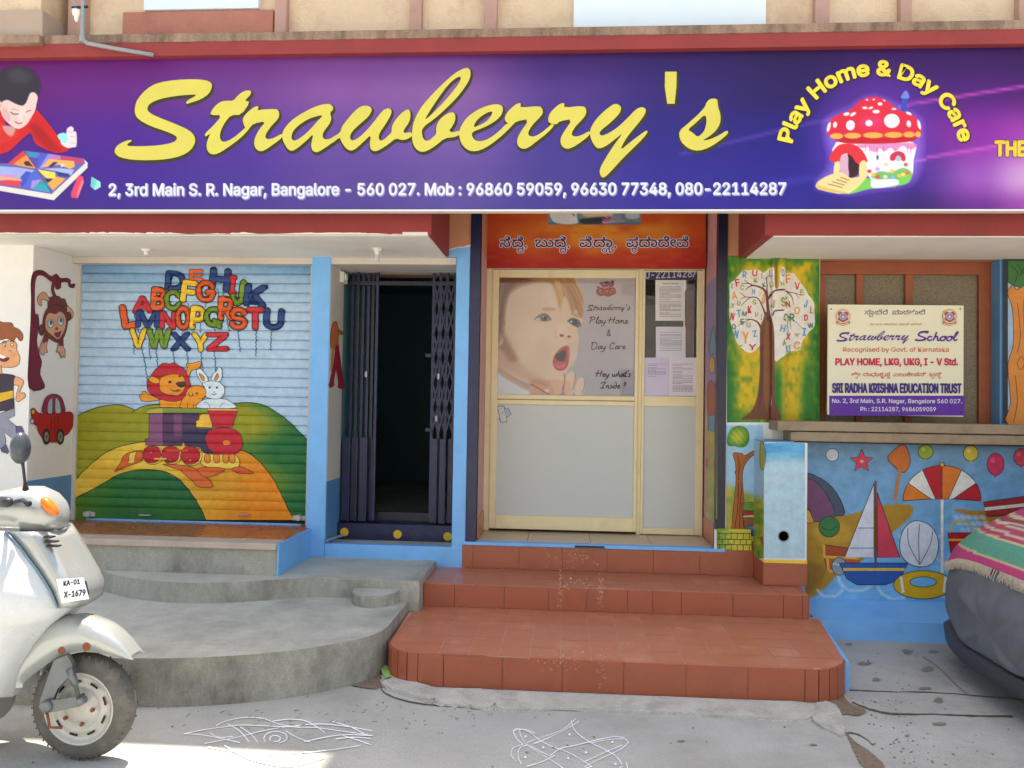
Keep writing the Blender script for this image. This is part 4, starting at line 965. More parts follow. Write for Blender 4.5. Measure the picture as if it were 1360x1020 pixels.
BR = [
 (A0([(730,410),(735,395),(778,372),(745,372),(690,377),(630,388),(590,405),(577,425),(585,442),(620,460),(690,487),(745,512),(765,535),(768,560),(750,590),(715,612),(660,625),(590,630),(520,628),(470,618),(452,603),(450,590),(462,570),(490,555),(515,549),(519,554),(505,562),(497,572),(520,575),(590,574),(650,568),(685,558),(697,545),(690,532),(650,515),(590,495),(545,470),(530,448),(530,420),(540,390),(575,350),(620,325),(690,314),(760,311),(810,315),(832,326),(833,345),(820,370),(790,390),(755,402)]), []),
 (A1([(310,335),(350,285),(400,252),(445,247),(458,262),(445,290),(400,335),(450,340),(375,450),(290,450),(240,510),(205,580),(197,630),(210,665),(240,672),(300,645),(370,590),(415,545),(450,540),(440,565),(370,640),(260,720),(180,770),(130,775),(95,745),(88,690),(105,640),(122,600),(78,632),(76,602),(140,545),(220,450),(120,452),(130,415),(170,365),(215,338),(260,333)]), []),
 (A1([(385,490),(400,455),(440,415),(490,380),(515,378),(515,395),(505,412),(560,405),(660,400),(680,415),(688,450),(675,485),(630,530),(585,590),(570,625),(580,645),(610,650),(650,635),(712,600),(712,635),(640,690),(570,738),(530,750),(495,730),(478,690),(485,640),(520,570),(580,500),(475,520),(440,560),(410,560),(395,530)]), []),
 (A1([(712,600),(725,565),(780,500),(850,450),(940,400),(1020,368),(1090,357),(1120,372),(1132,405),(1100,430),(1117,480),(1095,530),(1050,585),(1040,625),(1055,650),(1095,650),(1150,620),(1190,590),(1190,625),(1120,680),(1040,735),(990,760),(955,740),(946,690),(970,600),(910,660),(840,720),(790,748),(755,730),(725,680),(710,635)]), [A1([(1050,450),(1000,500),(940,570),(880,625),(820,662),(792,655),(785,625),(800,580),(850,530),(920,485),(990,460)])]),
 (A2([(0,640),(75,595),(85,550),(130,490),(190,420),(240,380),(290,372),(325,385),(335,410),(310,460),(240,520),(170,585),(152,630),(165,660),(200,655),(270,600),(340,520),(400,440),(440,400),(480,395),(497,415),(490,450),(450,520),(400,590),(387,635),(400,662),(430,655),(475,615),(497,590),(495,550),(520,500),(565,445),(620,403),(645,410),(652,460),(640,510),(590,580),(600,600),(660,590),(665,625),(620,650),(580,657),(530,640),(470,690),(400,735),(360,750),(325,735),(315,690),(328,610),(270,665),(200,730),(160,745),(120,725),(80,665),(72,630),(0,690)]), []),
 (A2([(662,600),(670,530),(700,450),(750,370),(830,280),(920,190),(1010,110),(1080,70),(1125,62),(1145,90),(1140,150),(1100,220),(1030,310),(940,400),(850,480),(745,555),(745,620),(765,660),(800,662),(840,630),(865,600),(858,560),(880,500),(930,450),(990,425),(1018,440),(1018,500),(990,550),(965,580),(1000,595),(1055,575),(1060,612),(1000,635),(930,640),(860,700),(790,745),(735,755),(690,725),(665,670)]), [A2([(765,495),(800,430),(880,310),(960,200),(1030,140),(1070,135),(1050,190),(980,280),(900,370),(820,450)])]),
 (A3([(60,462),(75,420),(120,350),(200,290),(290,250),(370,235),(415,250),(422,290),(400,340),(340,390),(250,435),(168,465),(165,500),(190,535),(240,545),(310,520),(390,460),(440,405),(465,395),(520,380),(500,410),(420,490),(320,570),(240,615),(170,627),(115,605),(75,555),(62,500)]), [A3([(175,430),(200,375),(250,330),(310,298),(338,300),(320,340),(280,385),(220,415)])]),
 (A3([(432,360),(450,310),(510,250),(550,228),(570,232),(560,268),(720,252),(745,275),(748,315),(720,350),(660,410),(625,470),(635,500),(680,505),(740,470),(800,420),(820,400),(845,410),(780,480),(700,540),(630,595),(585,607),(545,585),(533,540),(555,480),(640,358),(530,378),(500,410),(480,405),(450,390)]), []),
 (A3([(790,360),(805,310),(865,250),(905,228),(928,232),(918,268),(1080,250),(1105,280),(1103,320),(1075,360),(1015,420),(982,475),(992,500),(1030,505),(1080,485),(1135,455),(1135,490),(1060,550),(990,595),(940,607),(900,580),(890,530),(910,480),(995,358),(885,378),(860,405),(820,400),(795,385)]), []),
 (A4([(145,582),(160,540),(200,480),(260,420),(330,365),(365,357),(400,380),(400,415),(370,460),(300,525),(235,575),(222,605),(240,622),(290,605),(370,555),(450,480),(520,405),(570,382),(605,400),(600,440),(550,510),(490,580),(430,660),(390,745),(480,670),(560,610),(615,572),(618,600),(540,685),(420,800),(330,900),(260,970),(230,950),(222,900),(270,810),(340,700),(420,595),(350,650),(280,705),(215,730),(180,700),(148,632)]), []),
 (A4([(762,95),(857,95),(855,220),(840,358),(780,358),(760,220)]), []),
 (A4([(878,580),(940,530),(1030,450),(1090,385),(1100,350),(1130,318),(1185,315),(1193,340),(1195,380),(1218,450),(1215,520),(1180,580),(1120,630),(1065,660),(1120,655),(1200,620),(1275,572),(1280,605),(1200,670),(1120,720),(1040,745),(970,735),(910,690),(880,640)]), [A4([(945,572),(1010,520),(1092,440),(1105,500),(1090,570),(1060,610),(1025,632),(990,595)])]),
]
cs.tf = (0,0,1,1)
def brush(cv, idx, mp, col, off=0.0, sm=1):
    for i in idx:
        o, hs = BR[i]
        if i != 10: o = chaikin(o, sm); hs = [chaikin(h, sm) for h in hs]
        cv.poly([mp(p) for p in o], col, 0, holes=[[mp(p) for p in h] for h in hs])
# dark drop edge printed behind the script
for i, (o, hs) in enumerate(BR):
    q = chaikin(o, 1) if i != 10 else o
    for l in [q]+[chaikin(h, 1) for h in hs]:
        L2 = [(p[0]+1.0, p[1]+2.2, 4.6) for p in l]; cs._rib(L2+[L2[0]], SHD)
cs.done('lettering_edge')
for i in range(12):
    brush(cs, [i], lambda p: p, YEL); cs.done('script_letter')
WHT = C(226,226,236)
cs.text('2, 3rd Main S. R. Nagar, Bangalore - 560 027. Mob : 96860 59059, 96630 77348, 080-22114287', 145, 1043, 259.5, 258, 15.2, WHT, 0.022, ink=C(150,150,190), io=0.018, shift=(1,1.2))
cs.done('address_line')
# arched words
def arch(cv, body, cx, cy, R_, a0, a1, cap, col, off, ink, io):
    hv = bb(glyphs('H', off)[0])[3]
    base, _ = glyphs(body, off); A_, _, C__, _ = bb(base)
    for o_, c_, dx in ((off+io, ink, 1.0), (off, col, 0)):
        vs, fs = glyphs(body, o_); P = []
        for v in vs:
            u = (v[0]-A_)/(C__-A_); a = RAD(a0+(a1-a0)*u); r = R_+v[1]/hv*cap
            P.append((cx+math.cos(a)*r+dx, cy-math.sin(a)*r+dx))
        cv.fat(P, fs, c_, 2*o_*cap/hv)
arch(cs, 'Play Home & Day Care', 1163, 214, 114, 167.5, 13, 19, C(240,218,70), 0.035, C(50,36,30), 0.02); cs.done('arched_words')
cs.text('THE', 1322, 1362, 207, 207, 19, C(232,200,70), 0.04, ink=C(50,36,30), io=0.02); cs.done('lettering')
# mushroom shaped bouncy house
T6 = (1080, 110, 6.8)
s = Soft(1080, 112, 1230, 262, 0.8, signbg, T6)
RD = (222,44,66)
s.P([(35,955),(150,975),(310,1010),(520,965),(880,905),(980,700),(985,420),(930,300),(560,120),(330,220),(120,330),(105,480),(150,720),(40,890)], (170,140,245), 90, .5)
s.P([(790,255),(800,150),(788,130),(836,70),(868,130),(848,160),(840,262)], (58,78,180), 4); s.P([(790,130),(836,70),(868,130),(830,145)], (110,130,215), 4)
s.P([(205,540),(560,520),(905,540),(905,700),(885,850),(760,900),(540,930),(480,820),(210,760)], (238,232,240), 5)
s.P([(400,560),(905,545),(895,600),(850,590),(800,570),(740,620),(700,585),(640,620),(600,590),(575,625),(520,615),(500,580),(440,590)], (225,120,180), 6, .8)
for x, y, w in ((510,600,16),(575,615,14),(635,600,14),(850,600,12),(470,590,12),(880,610,10)): s.P([(x-w/2,y-20),(x+w/2,y-20),(x,y+35)], (215,110,175), 4, .8)
s.P([(520,850),(600,800),(700,810),(800,770),(880,800),(880,860),(750,880),(620,880)], (110,180,90), 12, .9)
for i, (x, y) in enumerate(((505,800),(580,850),(650,850),(710,800),(720,850),(775,840),(850,815),(580,780),(655,740),(835,740),(540,830),(810,830))): s.E(x, y, 20, 17, [(225,70,80),(215,90,60),(220,220,230),(235,200,80),(110,180,225),(230,190,90),(220,120,60),(225,160,210),(230,200,190),(200,110,60),(240,200,80),(240,220,90)][i], 3)
s.P([(310,1005),(420,880),(520,870),(530,930),(745,945),(750,880),(875,830),(872,890),(800,925),(640,950),(500,960)], (120,205,90), 5); s.P([(538,885),(748,872),(752,928),(540,950)], (232,232,240), 4)
s.P([(300,665),(345,640),(400,670),(420,730),(418,810),(370,850),(310,860)], (60,30,40), 4); s.P([(240,680),(310,650),(315,760),(320,850),(260,850),(235,760)], (214,170,190), 6)
s.P([(145,690),(160,640),(220,570),(290,550),(370,560),(440,610),(485,690),(480,720),(400,735),(350,670),(300,640),(250,665),(235,715),(180,715)], (226,50,60), 4)
s.P([(185,820),(195,730),(235,715),(232,820)], (244,220,150), 4); s.P([(418,850),(420,725),(475,710),(480,840)], (240,214,150), 4)
s.P([(45,890),(180,820),(260,810),(340,860),(480,830),(500,830),(320,1000),(45,960)], (240,214,150), 4); s.P([(45,900),(60,930),(270,985),(320,1005),(45,965)], (226,190,110), 5)
for k in range(4): s.L([(250-38*k,855+20*k),(320-20*k,880+22*k)], 9, (150,100,60), 4, .8, 0)
s.P([(695,700),(700,650),(760,618),(820,640),(832,700),(800,705),(765,655),(735,700)], (214,50,80), 4); s.E(768,685,25,25,(170,190,215),4); s.E(580,675,12,22,(90,110,130),3)
s.P([(125,450),(125,400),(150,340),(220,290),(330,245),(400,180),(470,140),(560,128),(650,155),(720,205),(770,250),(860,270),(930,320),(970,390),(975,450),(930,510),(850,535),(560,550),(280,545),(180,510)], RD, 4)
s.P([(170,480),(560,500),(930,490),(850,535),(560,552),(280,545)], (190,30,40), 10, .8)
s.P([(430,330),(560,300),(630,340),(600,400),(440,400)], (225,60,120), 40, .6)
for x, w in ((210,60),(355,75),(540,90),(725,82),(865,52),(945,26)): s.E(x, 475+(8 if x < 300 else -(x-540)*0.02), w, 26, (240,172,80), 6)
for x, y, a, b_, r in ((485,156,12,7,0),(546,152,12,6,0),(602,192,22,14,0),(465,228,24,11,0),(518,228,22,10,-15),(567,261,33,16,0),(300,284,28,15,-12),(358,285,30,13,-30),(196,380,18,28,10),(335,385,40,46,10),(502,365,33,28,0),(708,345,70,64,0),(862,372,20,30,-8),(728,238,22,9,0),(955,380,14,46,-15),(140,400,14,46,15),(862,278,28,12,25),(640,160,12,6,30)): s.E(x, y, a, b_, (240,228,236), 3, 1, r)
s.build('printed_mushroom_house', cs, sg, cut=0.03)
# printed picture of a child with toy blocks
T5 = (0, 80, 5.368)
s = Soft(-18, 84, 140, 270, 0.8, signbg, T5)
s.P([(-90,520),(-60,420),(10,330),(60,520),(130,480),(200,440),(250,350),(330,430),(400,520),(440,580),(500,630),(440,660),(380,655),(260,600),(215,520),(100,620),(40,660),(-90,670)], (205,34,34), 6)
s.P([(215,470),(260,450),(330,520),(400,600),(440,650),(360,640),(270,570)], (150,22,30), 26, .6); s.P([(-60,560),(20,520),(70,560),(20,600)], (150,22,28), 22, .5)
s.P([(-40,520),(0,440),(60,510),(130,500),(120,540),(40,590),(-40,600)], (226,60,44), 20, .6)
s.P([(20,470),(110,480),(90,540),(55,530)], (206,150,140), 12)
s.P([(-30,320),(-20,270),(20,230),(120,200),(230,220),(270,260),(262,310),(255,350),(230,400),(190,460),(140,490),(100,480),(50,440),(20,400),(0,350)], (232,196,188), 5)
s.P([(30,330),(80,400),(60,440),(20,390)], (206,160,156), 20, .6); s.P([(120,360),(180,350),(190,420),(150,450)], (240,208,200), 22, .8)
s.L([(80,372),(100,386),(132,384)], 7, (70,48,52), 4); s.L([(190,372),(205,362),(222,360)], 6, (110,80,80), 4); s.L([(85,352),(110,350),(140,362)], 5, (130,100,96), 6, .6)
s.L([(112,440),(132,452),(156,448)], 9, (190,90,96), 6); s.L([(170,395),(180,412),(165,420)], 5, (200,150,140), 5, .7)
s.P([(-40,300),(-20,180),(0,90),(50,55),(110,42),(180,45),(240,85),(280,140),(290,200),(280,245),(245,230),(215,240),(190,300),(160,325),(110,310),(60,285),(30,290),(0,310)], (52,44,54), 6)
s.P([(60,80),(150,60),(230,120),(180,160),(80,150)], (84,78,86), 50, .5)
s.P([(-30,300),(10,295),(15,330),(-10,350)], (220,170,165), 8)
s.P([(440,600),(435,560),(470,540),(480,490),(510,472),(528,490),(525,510),(546,515),(548,610),(520,622),(480,625)], (236,214,222), 4); s.L([(490,510),(520,520)],4,(190,150,160),4); s.L([(500,545),(535,548)],4,(190,150,160),4); s.L([(505,590),(540,592)],4,(190,150,160),4)
s.P([(410,540),(450,518),(485,535),(480,585),(450,590)], (150,225,225), 4)
s.P([(-95,740),(60,745),(170,648),(600,705),(628,735),(620,770),(385,998),(-95,900)], (228,226,222), 4, sm=0)
s.P([(-95,735),(60,735),(170,645),(600,700),(610,735),(370,955),(-95,880)], (110,96,170), 3, sm=0)
for pts, c in (([(60,735),(165,648),(200,680),(95,745)],(220,60,60)),([(95,742),(190,675),(262,772),(170,760)],(240,150,70)),([(170,725),(205,718),(240,760),(180,750)],(50,40,60)),([(175,650),(285,660),(260,700),(200,690)],(50,140,190)),([(200,690),(290,700),(265,770)],(90,70,170)),([(290,660),(345,668),(280,765),(262,770)],(70,90,200)),([(345,668),(400,675),(300,775),(282,770)],(150,140,220)),([(370,675),(430,680),(440,705),(350,720)],(200,120,190)),([(430,685),(600,705),(585,735),(440,712)],(214,60,90)),([(350,705),(530,720),(535,760),(500,775),(420,745),(340,760),(300,765)],(240,180,90)),([(385,725),(415,730),(370,765),(345,760)],(60,40,90)),([(430,740),(470,745),(440,765)],(225,215,225)),([(300,775),(420,770),(530,780),(510,820),(400,790)],(170,185,235)),([(400,795),(495,810),(490,835),(420,828)],(50,60,120)),([(270,780),(395,800),(398,845),(330,840)],(240,220,80)),([(320,845),(385,850),(370,872),(335,868)],(50,40,60)),([(400,830),(470,845),(380,930),(340,880)],(235,170,80)),([(-95,750),(130,765),(245,785),(150,900),(-95,840)],(150,180,220)),([(-95,800),(120,820),(90,850),(-95,830)],(200,140,210)),([(60,770),(180,785),(120,830)],(170,160,225)),([(150,830),(190,790),(225,800),(170,905),(145,900)],(60,80,190)),([(90,850),(150,840),(145,905),(40,890),(-95,870)],(222,60,80)),([(0,830),(150,845),(160,862),(0,850)],(240,170,110)),([(225,800),(262,788),(300,850),(215,920),(165,905)],(80,100,205)),([(230,860),(290,850),(300,860),(250,915),(220,915)],(170,140,210)),([(260,885),(340,882),(365,945),(230,920)],(50,160,190)),([(285,862),(325,860),(340,885),(270,888)],(50,150,130))):
    s.P(pts, c, 4, .95, sm=0)
s.P([(-95,885),(370,958),(620,735),(628,765),(385,998),(-95,915)], (220,216,208), 4, sm=0)
s.L([(175,650),(262,775),(370,950)], 4, (50,50,60), 3, .8, 0)
s.P([(560,822),(595,830),(600,870),(555,985),(510,980),(508,945)], (225,70,100), 4, sm=0); s.P([(585,850),(600,868),(556,985),(545,960)], (236,120,140), 4, sm=0)
s.P([(655,832),(718,868),(720,905),(680,927),(648,900)], (150,222,214), 4, sm=0); s.P([(655,832),(690,852),(675,925),(648,900)], (110,196,196), 4, sm=0)
s.build('printed_child_with_blocks', cs, sg, cut=0.03)

# ================================================================ RED BANNER ABOVE THE DOOR
YBN = 0.44
bn = empty('red_banner', (0.2, YBN, 2.6), 'red and orange printed banner with white edged Kannada lettering above the glazed door', 'banner')
box('banner_board', -0.686, 1.094, YBN, YBN+.03, 2.598, 3.25, mat('banner edge', C(150,40,30), 0.5), bn, .001)
cb = Canvas('Y', YBN, bn, 'print', base=0.001, eps=0.00004)
def bbg(X, Y):
    t = np.clip((Y-270)/85, 0, 1)[..., None]; c = np.array((192,74,34))*(1-t)+np.array((172,34,34))*t
    n = vnoise(X+Y*.6, Y*2.4, 26, 3); g = np.exp(-((X-790)/105)**2-((Y-312)/26)**2); k = np.clip(g*1.5*(0.35+n), 0, 1)[..., None]
    c = c*(1-k)+np.array((222,140,46))*k
    n2 = vnoise(X*1.2-Y, Y*3, 16, 5); k = (np.clip((n2-0.62)*5, 0, 1)*0.35)[..., None]; return c*(1-k)+np.array((206,86,36))*k
s = Soft(641, 222, 937.5, 355.8, 2.2, bbg); s.build('printed_flames', cb, bn, full=True)
s = Soft(728, 222, 851, 298.5, 1.0, lambda X, Y: np.array((120,150,160))*(0.8+0.3*vnoise(X, Y, 9, 2))[..., None])
T7 = (620, 270, 3.886); s.tf = T7
s.P([(430,70),(440,40),(520,20),(545,60),(570,80),(565,105),(470,108)], (222,222,224), 5); s.L([(530,85),(560,80),(560,50),(535,30)], 10, (232,232,236), 4)
s.P([(580,40),(700,35),(760,50),(720,80),(640,82)], (222,190,160), 8); s.P([(590,80),(740,70),(700,105),(600,105)], (60,60,70), 10)
for k in range(9): s.P([(760,95),(760+58*math.cos(k*.37+.1)-8, 95-40*math.sin(k*.37+.1)), (760+58*math.cos(k*.37+.3), 95-44*math.sin(k*.37+.3)+4)], (226,110,170) if k % 2 else (236,150,196), 4, .9, 0)
s.P([(820,50),(880,40),(890,75),(830,80)], (205,215,220), 12, .8); s.P([(420,95),(560,112),(890,95),(895,112),(420,112)], (92,110,130), 8, .8)
s.build('printed_picture', cb, bn, full=True)
KC = C(52,42,104); KW = C(238,226,236)
w1 = ['ಸಿ', ('ದಿ','ದ'), ',']; w2 = ['ಬು', ('ದಿ','ದ'), ',']; w3 = ['ವಿ', ('ದಾ','ಯ'), ',']; w4 = [('ಪ','ರ'), 'ದಾ', 'ದೇ', 'ವಿ']
for wd, x0, x1 in ((w1,664,701),(w2,711,758),(w3,770,820),(w4,832,917)):
    cb.kannada(wd, x0, x1, 328, 14, KC, 0.014, KW, 0.05)
cb.done('lettering')

# ================================================================ POSTER OF A CHILD (behind the door glass)
YP = YD+.010
ps = empty('child_poster', (-.2, YP, 2.2), "printed poster of a wide eyed toddler with open mouth behind the door's upper glass", 'poster')
px0, px1, pz0, pz1 = xg0, xg1, zg0, zg1
box('poster_sheet', xg0+.001, xg1-.001, YP, YP+.004, zg0+.001, zg1-.001, mat('poster backing', C(196,184,186), .7), ps, 0)
cpp = Canvas('Y', YP, ps, 'print', base=0.0005, eps=0.00004)
def pbg(X, Y):
    t = np.clip((Y-368)/157, 0, 1)[..., None]; u = np.clip((X-660)/183, 0, 1)[..., None]
    return (np.array((196,180,182))*(1-t)+np.array((176,168,178))*t)*(0.97+0.05*u)
T9 = (650, 360, 6.0)
s = Soft(660.5, 369, 843, 525.2, 0.75, pbg, T9)
s.P([(50,45),(640,45),(700,100),(748,220),(745,330),(735,420),(700,470),(715,540),(705,600),(690,700),(640,760),(600,830),(560,880),(480,920),(420,935),(330,900),(200,850),(50,780)], (226,196,172), 12)
s.P([(50,780),(130,830),(260,900),(330,985),(50,985)], (214,214,222), 8)
s.P([(60,760),(180,830),(330,930),(300,950),(150,870),(60,800)], (190,140,110), 14, .7)
s.P([(140,520),(260,740),(420,860),(490,900),(430,930),(300,880),(160,800),(60,760),(60,640)], (202,156,134), 50, .75)
s.P([(60,50),(260,50),(170,120),(130,260),(110,420),(140,560),(220,700),(160,720),(110,640),(60,560)], (150,96,66), 40, .75)
s.P([(420,560),(500,620),(500,760),(430,860),(330,820),(330,640)], (214,178,156), 90, .5)
s.P([(540,430),(600,440),(610,520),(560,520)], (240,212,194), 40, .6)
s.P([(470,120),(540,220),(560,330),(480,290),(420,180)], (236,208,186), 60, .6)
s.P([(60,470),(95,500),(110,570),(70,600),(50,600)], (226,176,152), 12, .9)
s.P([(60,50),(640,50),(560,92),(430,78),(320,96),(200,140),(130,230),(110,420),(90,520),(50,560)], (128,74,48), 44, .9)
s.P([(300,60),(640,50),(700,110),(745,210),(748,330),(730,380),(700,300),(660,340),(630,250),(590,200),(560,300),(530,190),(480,90)], (196,138,82), 16, .85)
s.P([(520,80),(560,90),(585,200),(572,330),(550,270),(530,180)], (222,176,112), 10, .8); s.P([(600,80),(660,110),(700,200),(735,300),(738,370),(700,330),(660,220)], (168,104,60), 12, .6)
for q, c, w in (([(560,60),(620,150),(650,250),(660,340)],(160,100,60),6),([(580,60),(650,130),(700,230),(725,330)],(226,180,118),5),([(480,70),(540,150),(560,260)],(176,120,72),5),([(620,60),(700,130),(742,240)],(140,86,52),6),([(500,60),(580,120),(620,220),(640,330)],(230,186,124),4),([(120,90),(90,200),(80,330)],(176,116,80),7),([(200,80),(130,160),(105,300),(120,430)],(120,72,50),6),([(300,70),(210,110),(150,200)],(186,124,86),5),([(420,66),(340,80),(260,110)],(190,130,90),5)): s.L(q, w, c, 4, .7)
s.P([(420,300),(470,288),(530,300),(520,312),(440,318)], (196,150,120), 14, .7)
s.P([(360,385),(400,350),(450,342),(480,360),(492,392),(440,402),(390,398)], (150,120,112), 8, .8); s.E(437,374,34,27,(96,104,110),6); s.E(440,376,14,14,(34,34,40),4); s.E(430,366,6,5,(220,228,232),3); s.L([(360,385),(400,348),(450,340),(490,388)], 5, (80,50,44), 4, .8); s.P([(365,386),(400,372),(405,395)],(226,214,210),4,.8)
s.P([(625,400),(650,380),(700,390),(722,420),(710,450),(670,435)], (90,78,80), 6, .9); s.E(678,408,26,24,(60,74,84),5); s.E(652,404,9,7,(206,214,220),3); s.L([(622,400),(660,376),(715,395),(728,440)], 6, (60,36,32), 4, .8); s.P([(650,345),(700,335),(735,370),(700,372)], (186,136,104), 14, .6)
s.P([(520,500),(560,470),(640,480),(660,520),(620,540),(560,545)], (236,196,176), 22, .8); s.E(577,514,17,10,(120,66,60),6); s.E(633,522,15,8,(130,76,66),6); s.L([(530,480),(522,520),(545,535)], 5, (206,150,130), 8, .7); s.L([(600,530),(620,545),(650,525)],4,(206,150,130),6,.6)
s.P([(512,690),(540,640),(590,600),(635,600),(642,650),(636,700),(628,745),(600,785),(560,795),(520,775),(505,730)], (192,62,74), 6); s.P([(520,680),(570,640),(605,630),(608,680),(590,720),(550,712)], (56,34,42), 6); s.P([(520,740),(570,725),(620,730),(590,775),(545,780)], (214,92,104), 12, .8); s.L([(530,758),(560,765),(600,752)], 7, (236,160,166), 6, .6)
s.P([(480,985),(490,900),(520,820),(550,798),(585,815),(595,870),(585,940),(560,985)], (232,196,174), 8); s.L([(592,820),(600,880),(580,950)], 7, (150,96,78), 6, .8)
s.P([(600,985),(600,880),(620,820),(660,800),(685,830),(680,900),(660,985)], (230,196,178), 8); s.L([(684,820),(680,880),(662,945)], 6, (160,100,80), 5, .8); s.P([(680,985),(690,900),(720,850),(760,865),(765,910),(740,985)], (226,196,182), 8); s.L([(755,868),(760,910),(738,970)], 6, (160,90,70), 5, .8)
s.P([(320,920),(400,915),(500,930),(490,985),(330,985)], (222,180,160), 10, .9); s.L([(330,900),(400,940),(470,980)], 8, (120,66,56), 7, .6); s.P([(440,945),(480,940),(470,965),(445,962)], (226,220,220), 3)
s.P([(630,600),(700,560),(710,620),(660,760),(640,740)], (216,190,180), 26, .6)
s.build('printed_toddler', cpp, ps, full=True)
# strawberries
cpp.T(650,360,6.0)
for x, y, rx, ry in ((890,165,40,35),(945,168,45,36),(985,160,24,32),(920,108,32,24),(968,106,28,22)):
    cpp.ell(x, y, rx, ry, C(160+rnd.randint(-8,8),36,44)); cpp.ell(x-8, y-8, rx*.3, ry*.3, C(206,90,92))
for x, y in ((890,100),(960,135),(985,85),(940,90),(870,130)): cpp.poly([(x-16,y),(x-4,y-14),(x,y-4),(x+12,y-12),(x+8,y+6),(x-6,y+8)], C(52,70,44))
for k in range(26): cpp.ell(860+rnd.random()*140, 110+rnd.random()*80, 2, 2.6, C(226,190,130), n=6)
DKT = C(74,48,60)
def fitb(idx, x0, x1, y0, y1):
    pts = [p for i in idx for p in BR[i][0]]; a, b_, c_, d_ = bb(pts)
    return lambda p: (x0+(p[0]-a)/(c_-a)*(x1-x0), y0+(p[1]-b_)/(d_-b_)*(y1-y0))
brush(cpp, range(12), fitb(range(12), 775, 1125, 262, 330), DKT, sm=0)
# running hand: letter strokes on a unit grid (x advance, strokes); x height 1, ascender 2, baseline 0
HND = {
 'P': (1.5, [[(.1,0),(.45,1.9)],[(-.1,1.7),(.6,1.95),(1.2,1.75),(1.1,1.2),(.35,.95)]]), 'l': (.55, [[(0,.3),(.4,1.2),(.6,1.9),(.4,1.8),(.15,.5),(.3,0),(.6,.3)]]),
 'a': (.95, [[(.75,.9),(.3,.85),(.05,.3),(.25,0),(.6,.4),(.8,.95),(.7,.2),(1,.15)]]), 'y': (.9, [[(.1,.9),(.15,.2),(.5,.15),(.85,.9)],[(.85,.9),(.6,-.2),(.1,-.8),(-.1,-.6)]]),
 'H': (1.6, [[(.1,0),(.4,1.95)],[(1.0,0),(1.35,1.95)],[(-.3,1.0),(1.5,1.15)]]), 'o': (.85, [[(.45,.95),(.1,.6),(.15,.05),(.5,.05),(.75,.5),(.5,.95),(.9,.8)]]),
 'm': (1.4, [[(.1,0),(.25,.9)],[(.2,.6),(.5,.95),(.55,.4),(.5,0)],[(.6,.6),(.95,.95),(1.0,.3),(1.15,0),(1.4,.2)]]), 'e': (.8, [[(.1,.4),(.6,.6),(.5,.95),(.15,.7),(.15,.1),(.5,0),(.85,.3)]]),
 'D': (1.6, [[(.3,1.8),(.15,.1),(.9,.05),(1.35,.8),(1.1,1.7),(.3,1.95),(-.1,1.7)]]), 'C': (1.4, [[(1.2,1.6),(.9,1.95),(.4,1.5),(.2,.6),(.5,0),(1.1,.3)],[(1.2,1.6),(1.0,1.3)]]),
 'r': (.75, [[(.1,0),(.2,.9)],[(.15,.7),(.45,.95),(.7,.85)]]), 'w': (1.25, [[(.1,.9),(.15,.1),(.55,.3),(.65,.9)],[(.65,.9),(.7,.1),(1.1,.3),(1.2,.95)]]), 'h': (.95, [[(.1,0),(.45,1.9)],[(.2,.6),(.6,.95),(.65,.3),(.75,0),(.95,.2)]]),
 't': (.65, [[(.45,1.6),(.2,.3),(.3,0),(.6,.2)],[(0,1.05),(.7,1.15)]]), "'": (.35, [[(.3,1.9),(.2,1.4)]]), 's': (.7, [[(.6,.95),(.25,.8),(.5,.35),(.3,0),(.0,.15)]]),
 'I': (1.6, [[(.1,1.3),(.5,1.8),(1.4,1.9),(.9,1.0),(.6,.1),(.0,.1)],[(.6,.1),(1.2,.1)]]), 'n': (.95, [[(.1,0),(.2,.9)],[(.2,.6),(.6,.95),(.62,.3),(.75,0),(.95,.2)]]), 'i': (.45, [[(.2,.9),(.15,.1),(.4,.1)],[(.28,1.4),(.3,1.5)]]),
 'd': (.95, [[(.6,.8),(.2,.8),(.05,.2),(.4,0),(.7,.6),(.5,1.7),(.2,1.9)]]), '?': (.8, [[(.2,1.5),(.6,1.8),(.7,1.3),(.35,.8),(.3,.5)],[(.25,.1),(.26,.0)]]), '&': (1.3, [[(1.1,.4),(.6,0),(.2,.2),(.3,.8),(.8,1.3),(.6,1.75),(.35,1.4),(.6,.7),(1.1,.0)]]),
 'S': (1.3, [[(1.2,1.6),(.9,1.9),(.35,1.6),(.4,1.15),(.85,.8),(.7,.1),(.2,0),(-.1,.3)]]), 'c': (.75, [[(.65,.75),(.4,.95),(.1,.5),(.25,.02),(.75,.25)]]), ' ': (.7, [])}
def hand(cv, body, x0, x1, yb, xh, w, col):
    tot = sum(HND[c][0] for c in body); k = (x1-x0)/tot; x = x0
    for c in body:
        for st_ in HND[c][1]: cv.line([(x+p[0]*k+p[1]*xh*.12, yb-p[1]*xh) for p in st_], w, col, 3)
        x += HND[c][0]*k
for body, x0, x1, yb in (('Play Home',795,1105,418),('&',930,970,515),('Day Care',808,1085,622)): hand(cpp, body, x0, x1, yb, 27, 6.5, DKT)
for body, x0, x1, yb in (("Hey what's",850,1125,842),('Inside ?',880,1085,934)): hand(cpp, body, x0, x1, yb, 26, 8, C(40,36,44))
cpp.done('lettering')
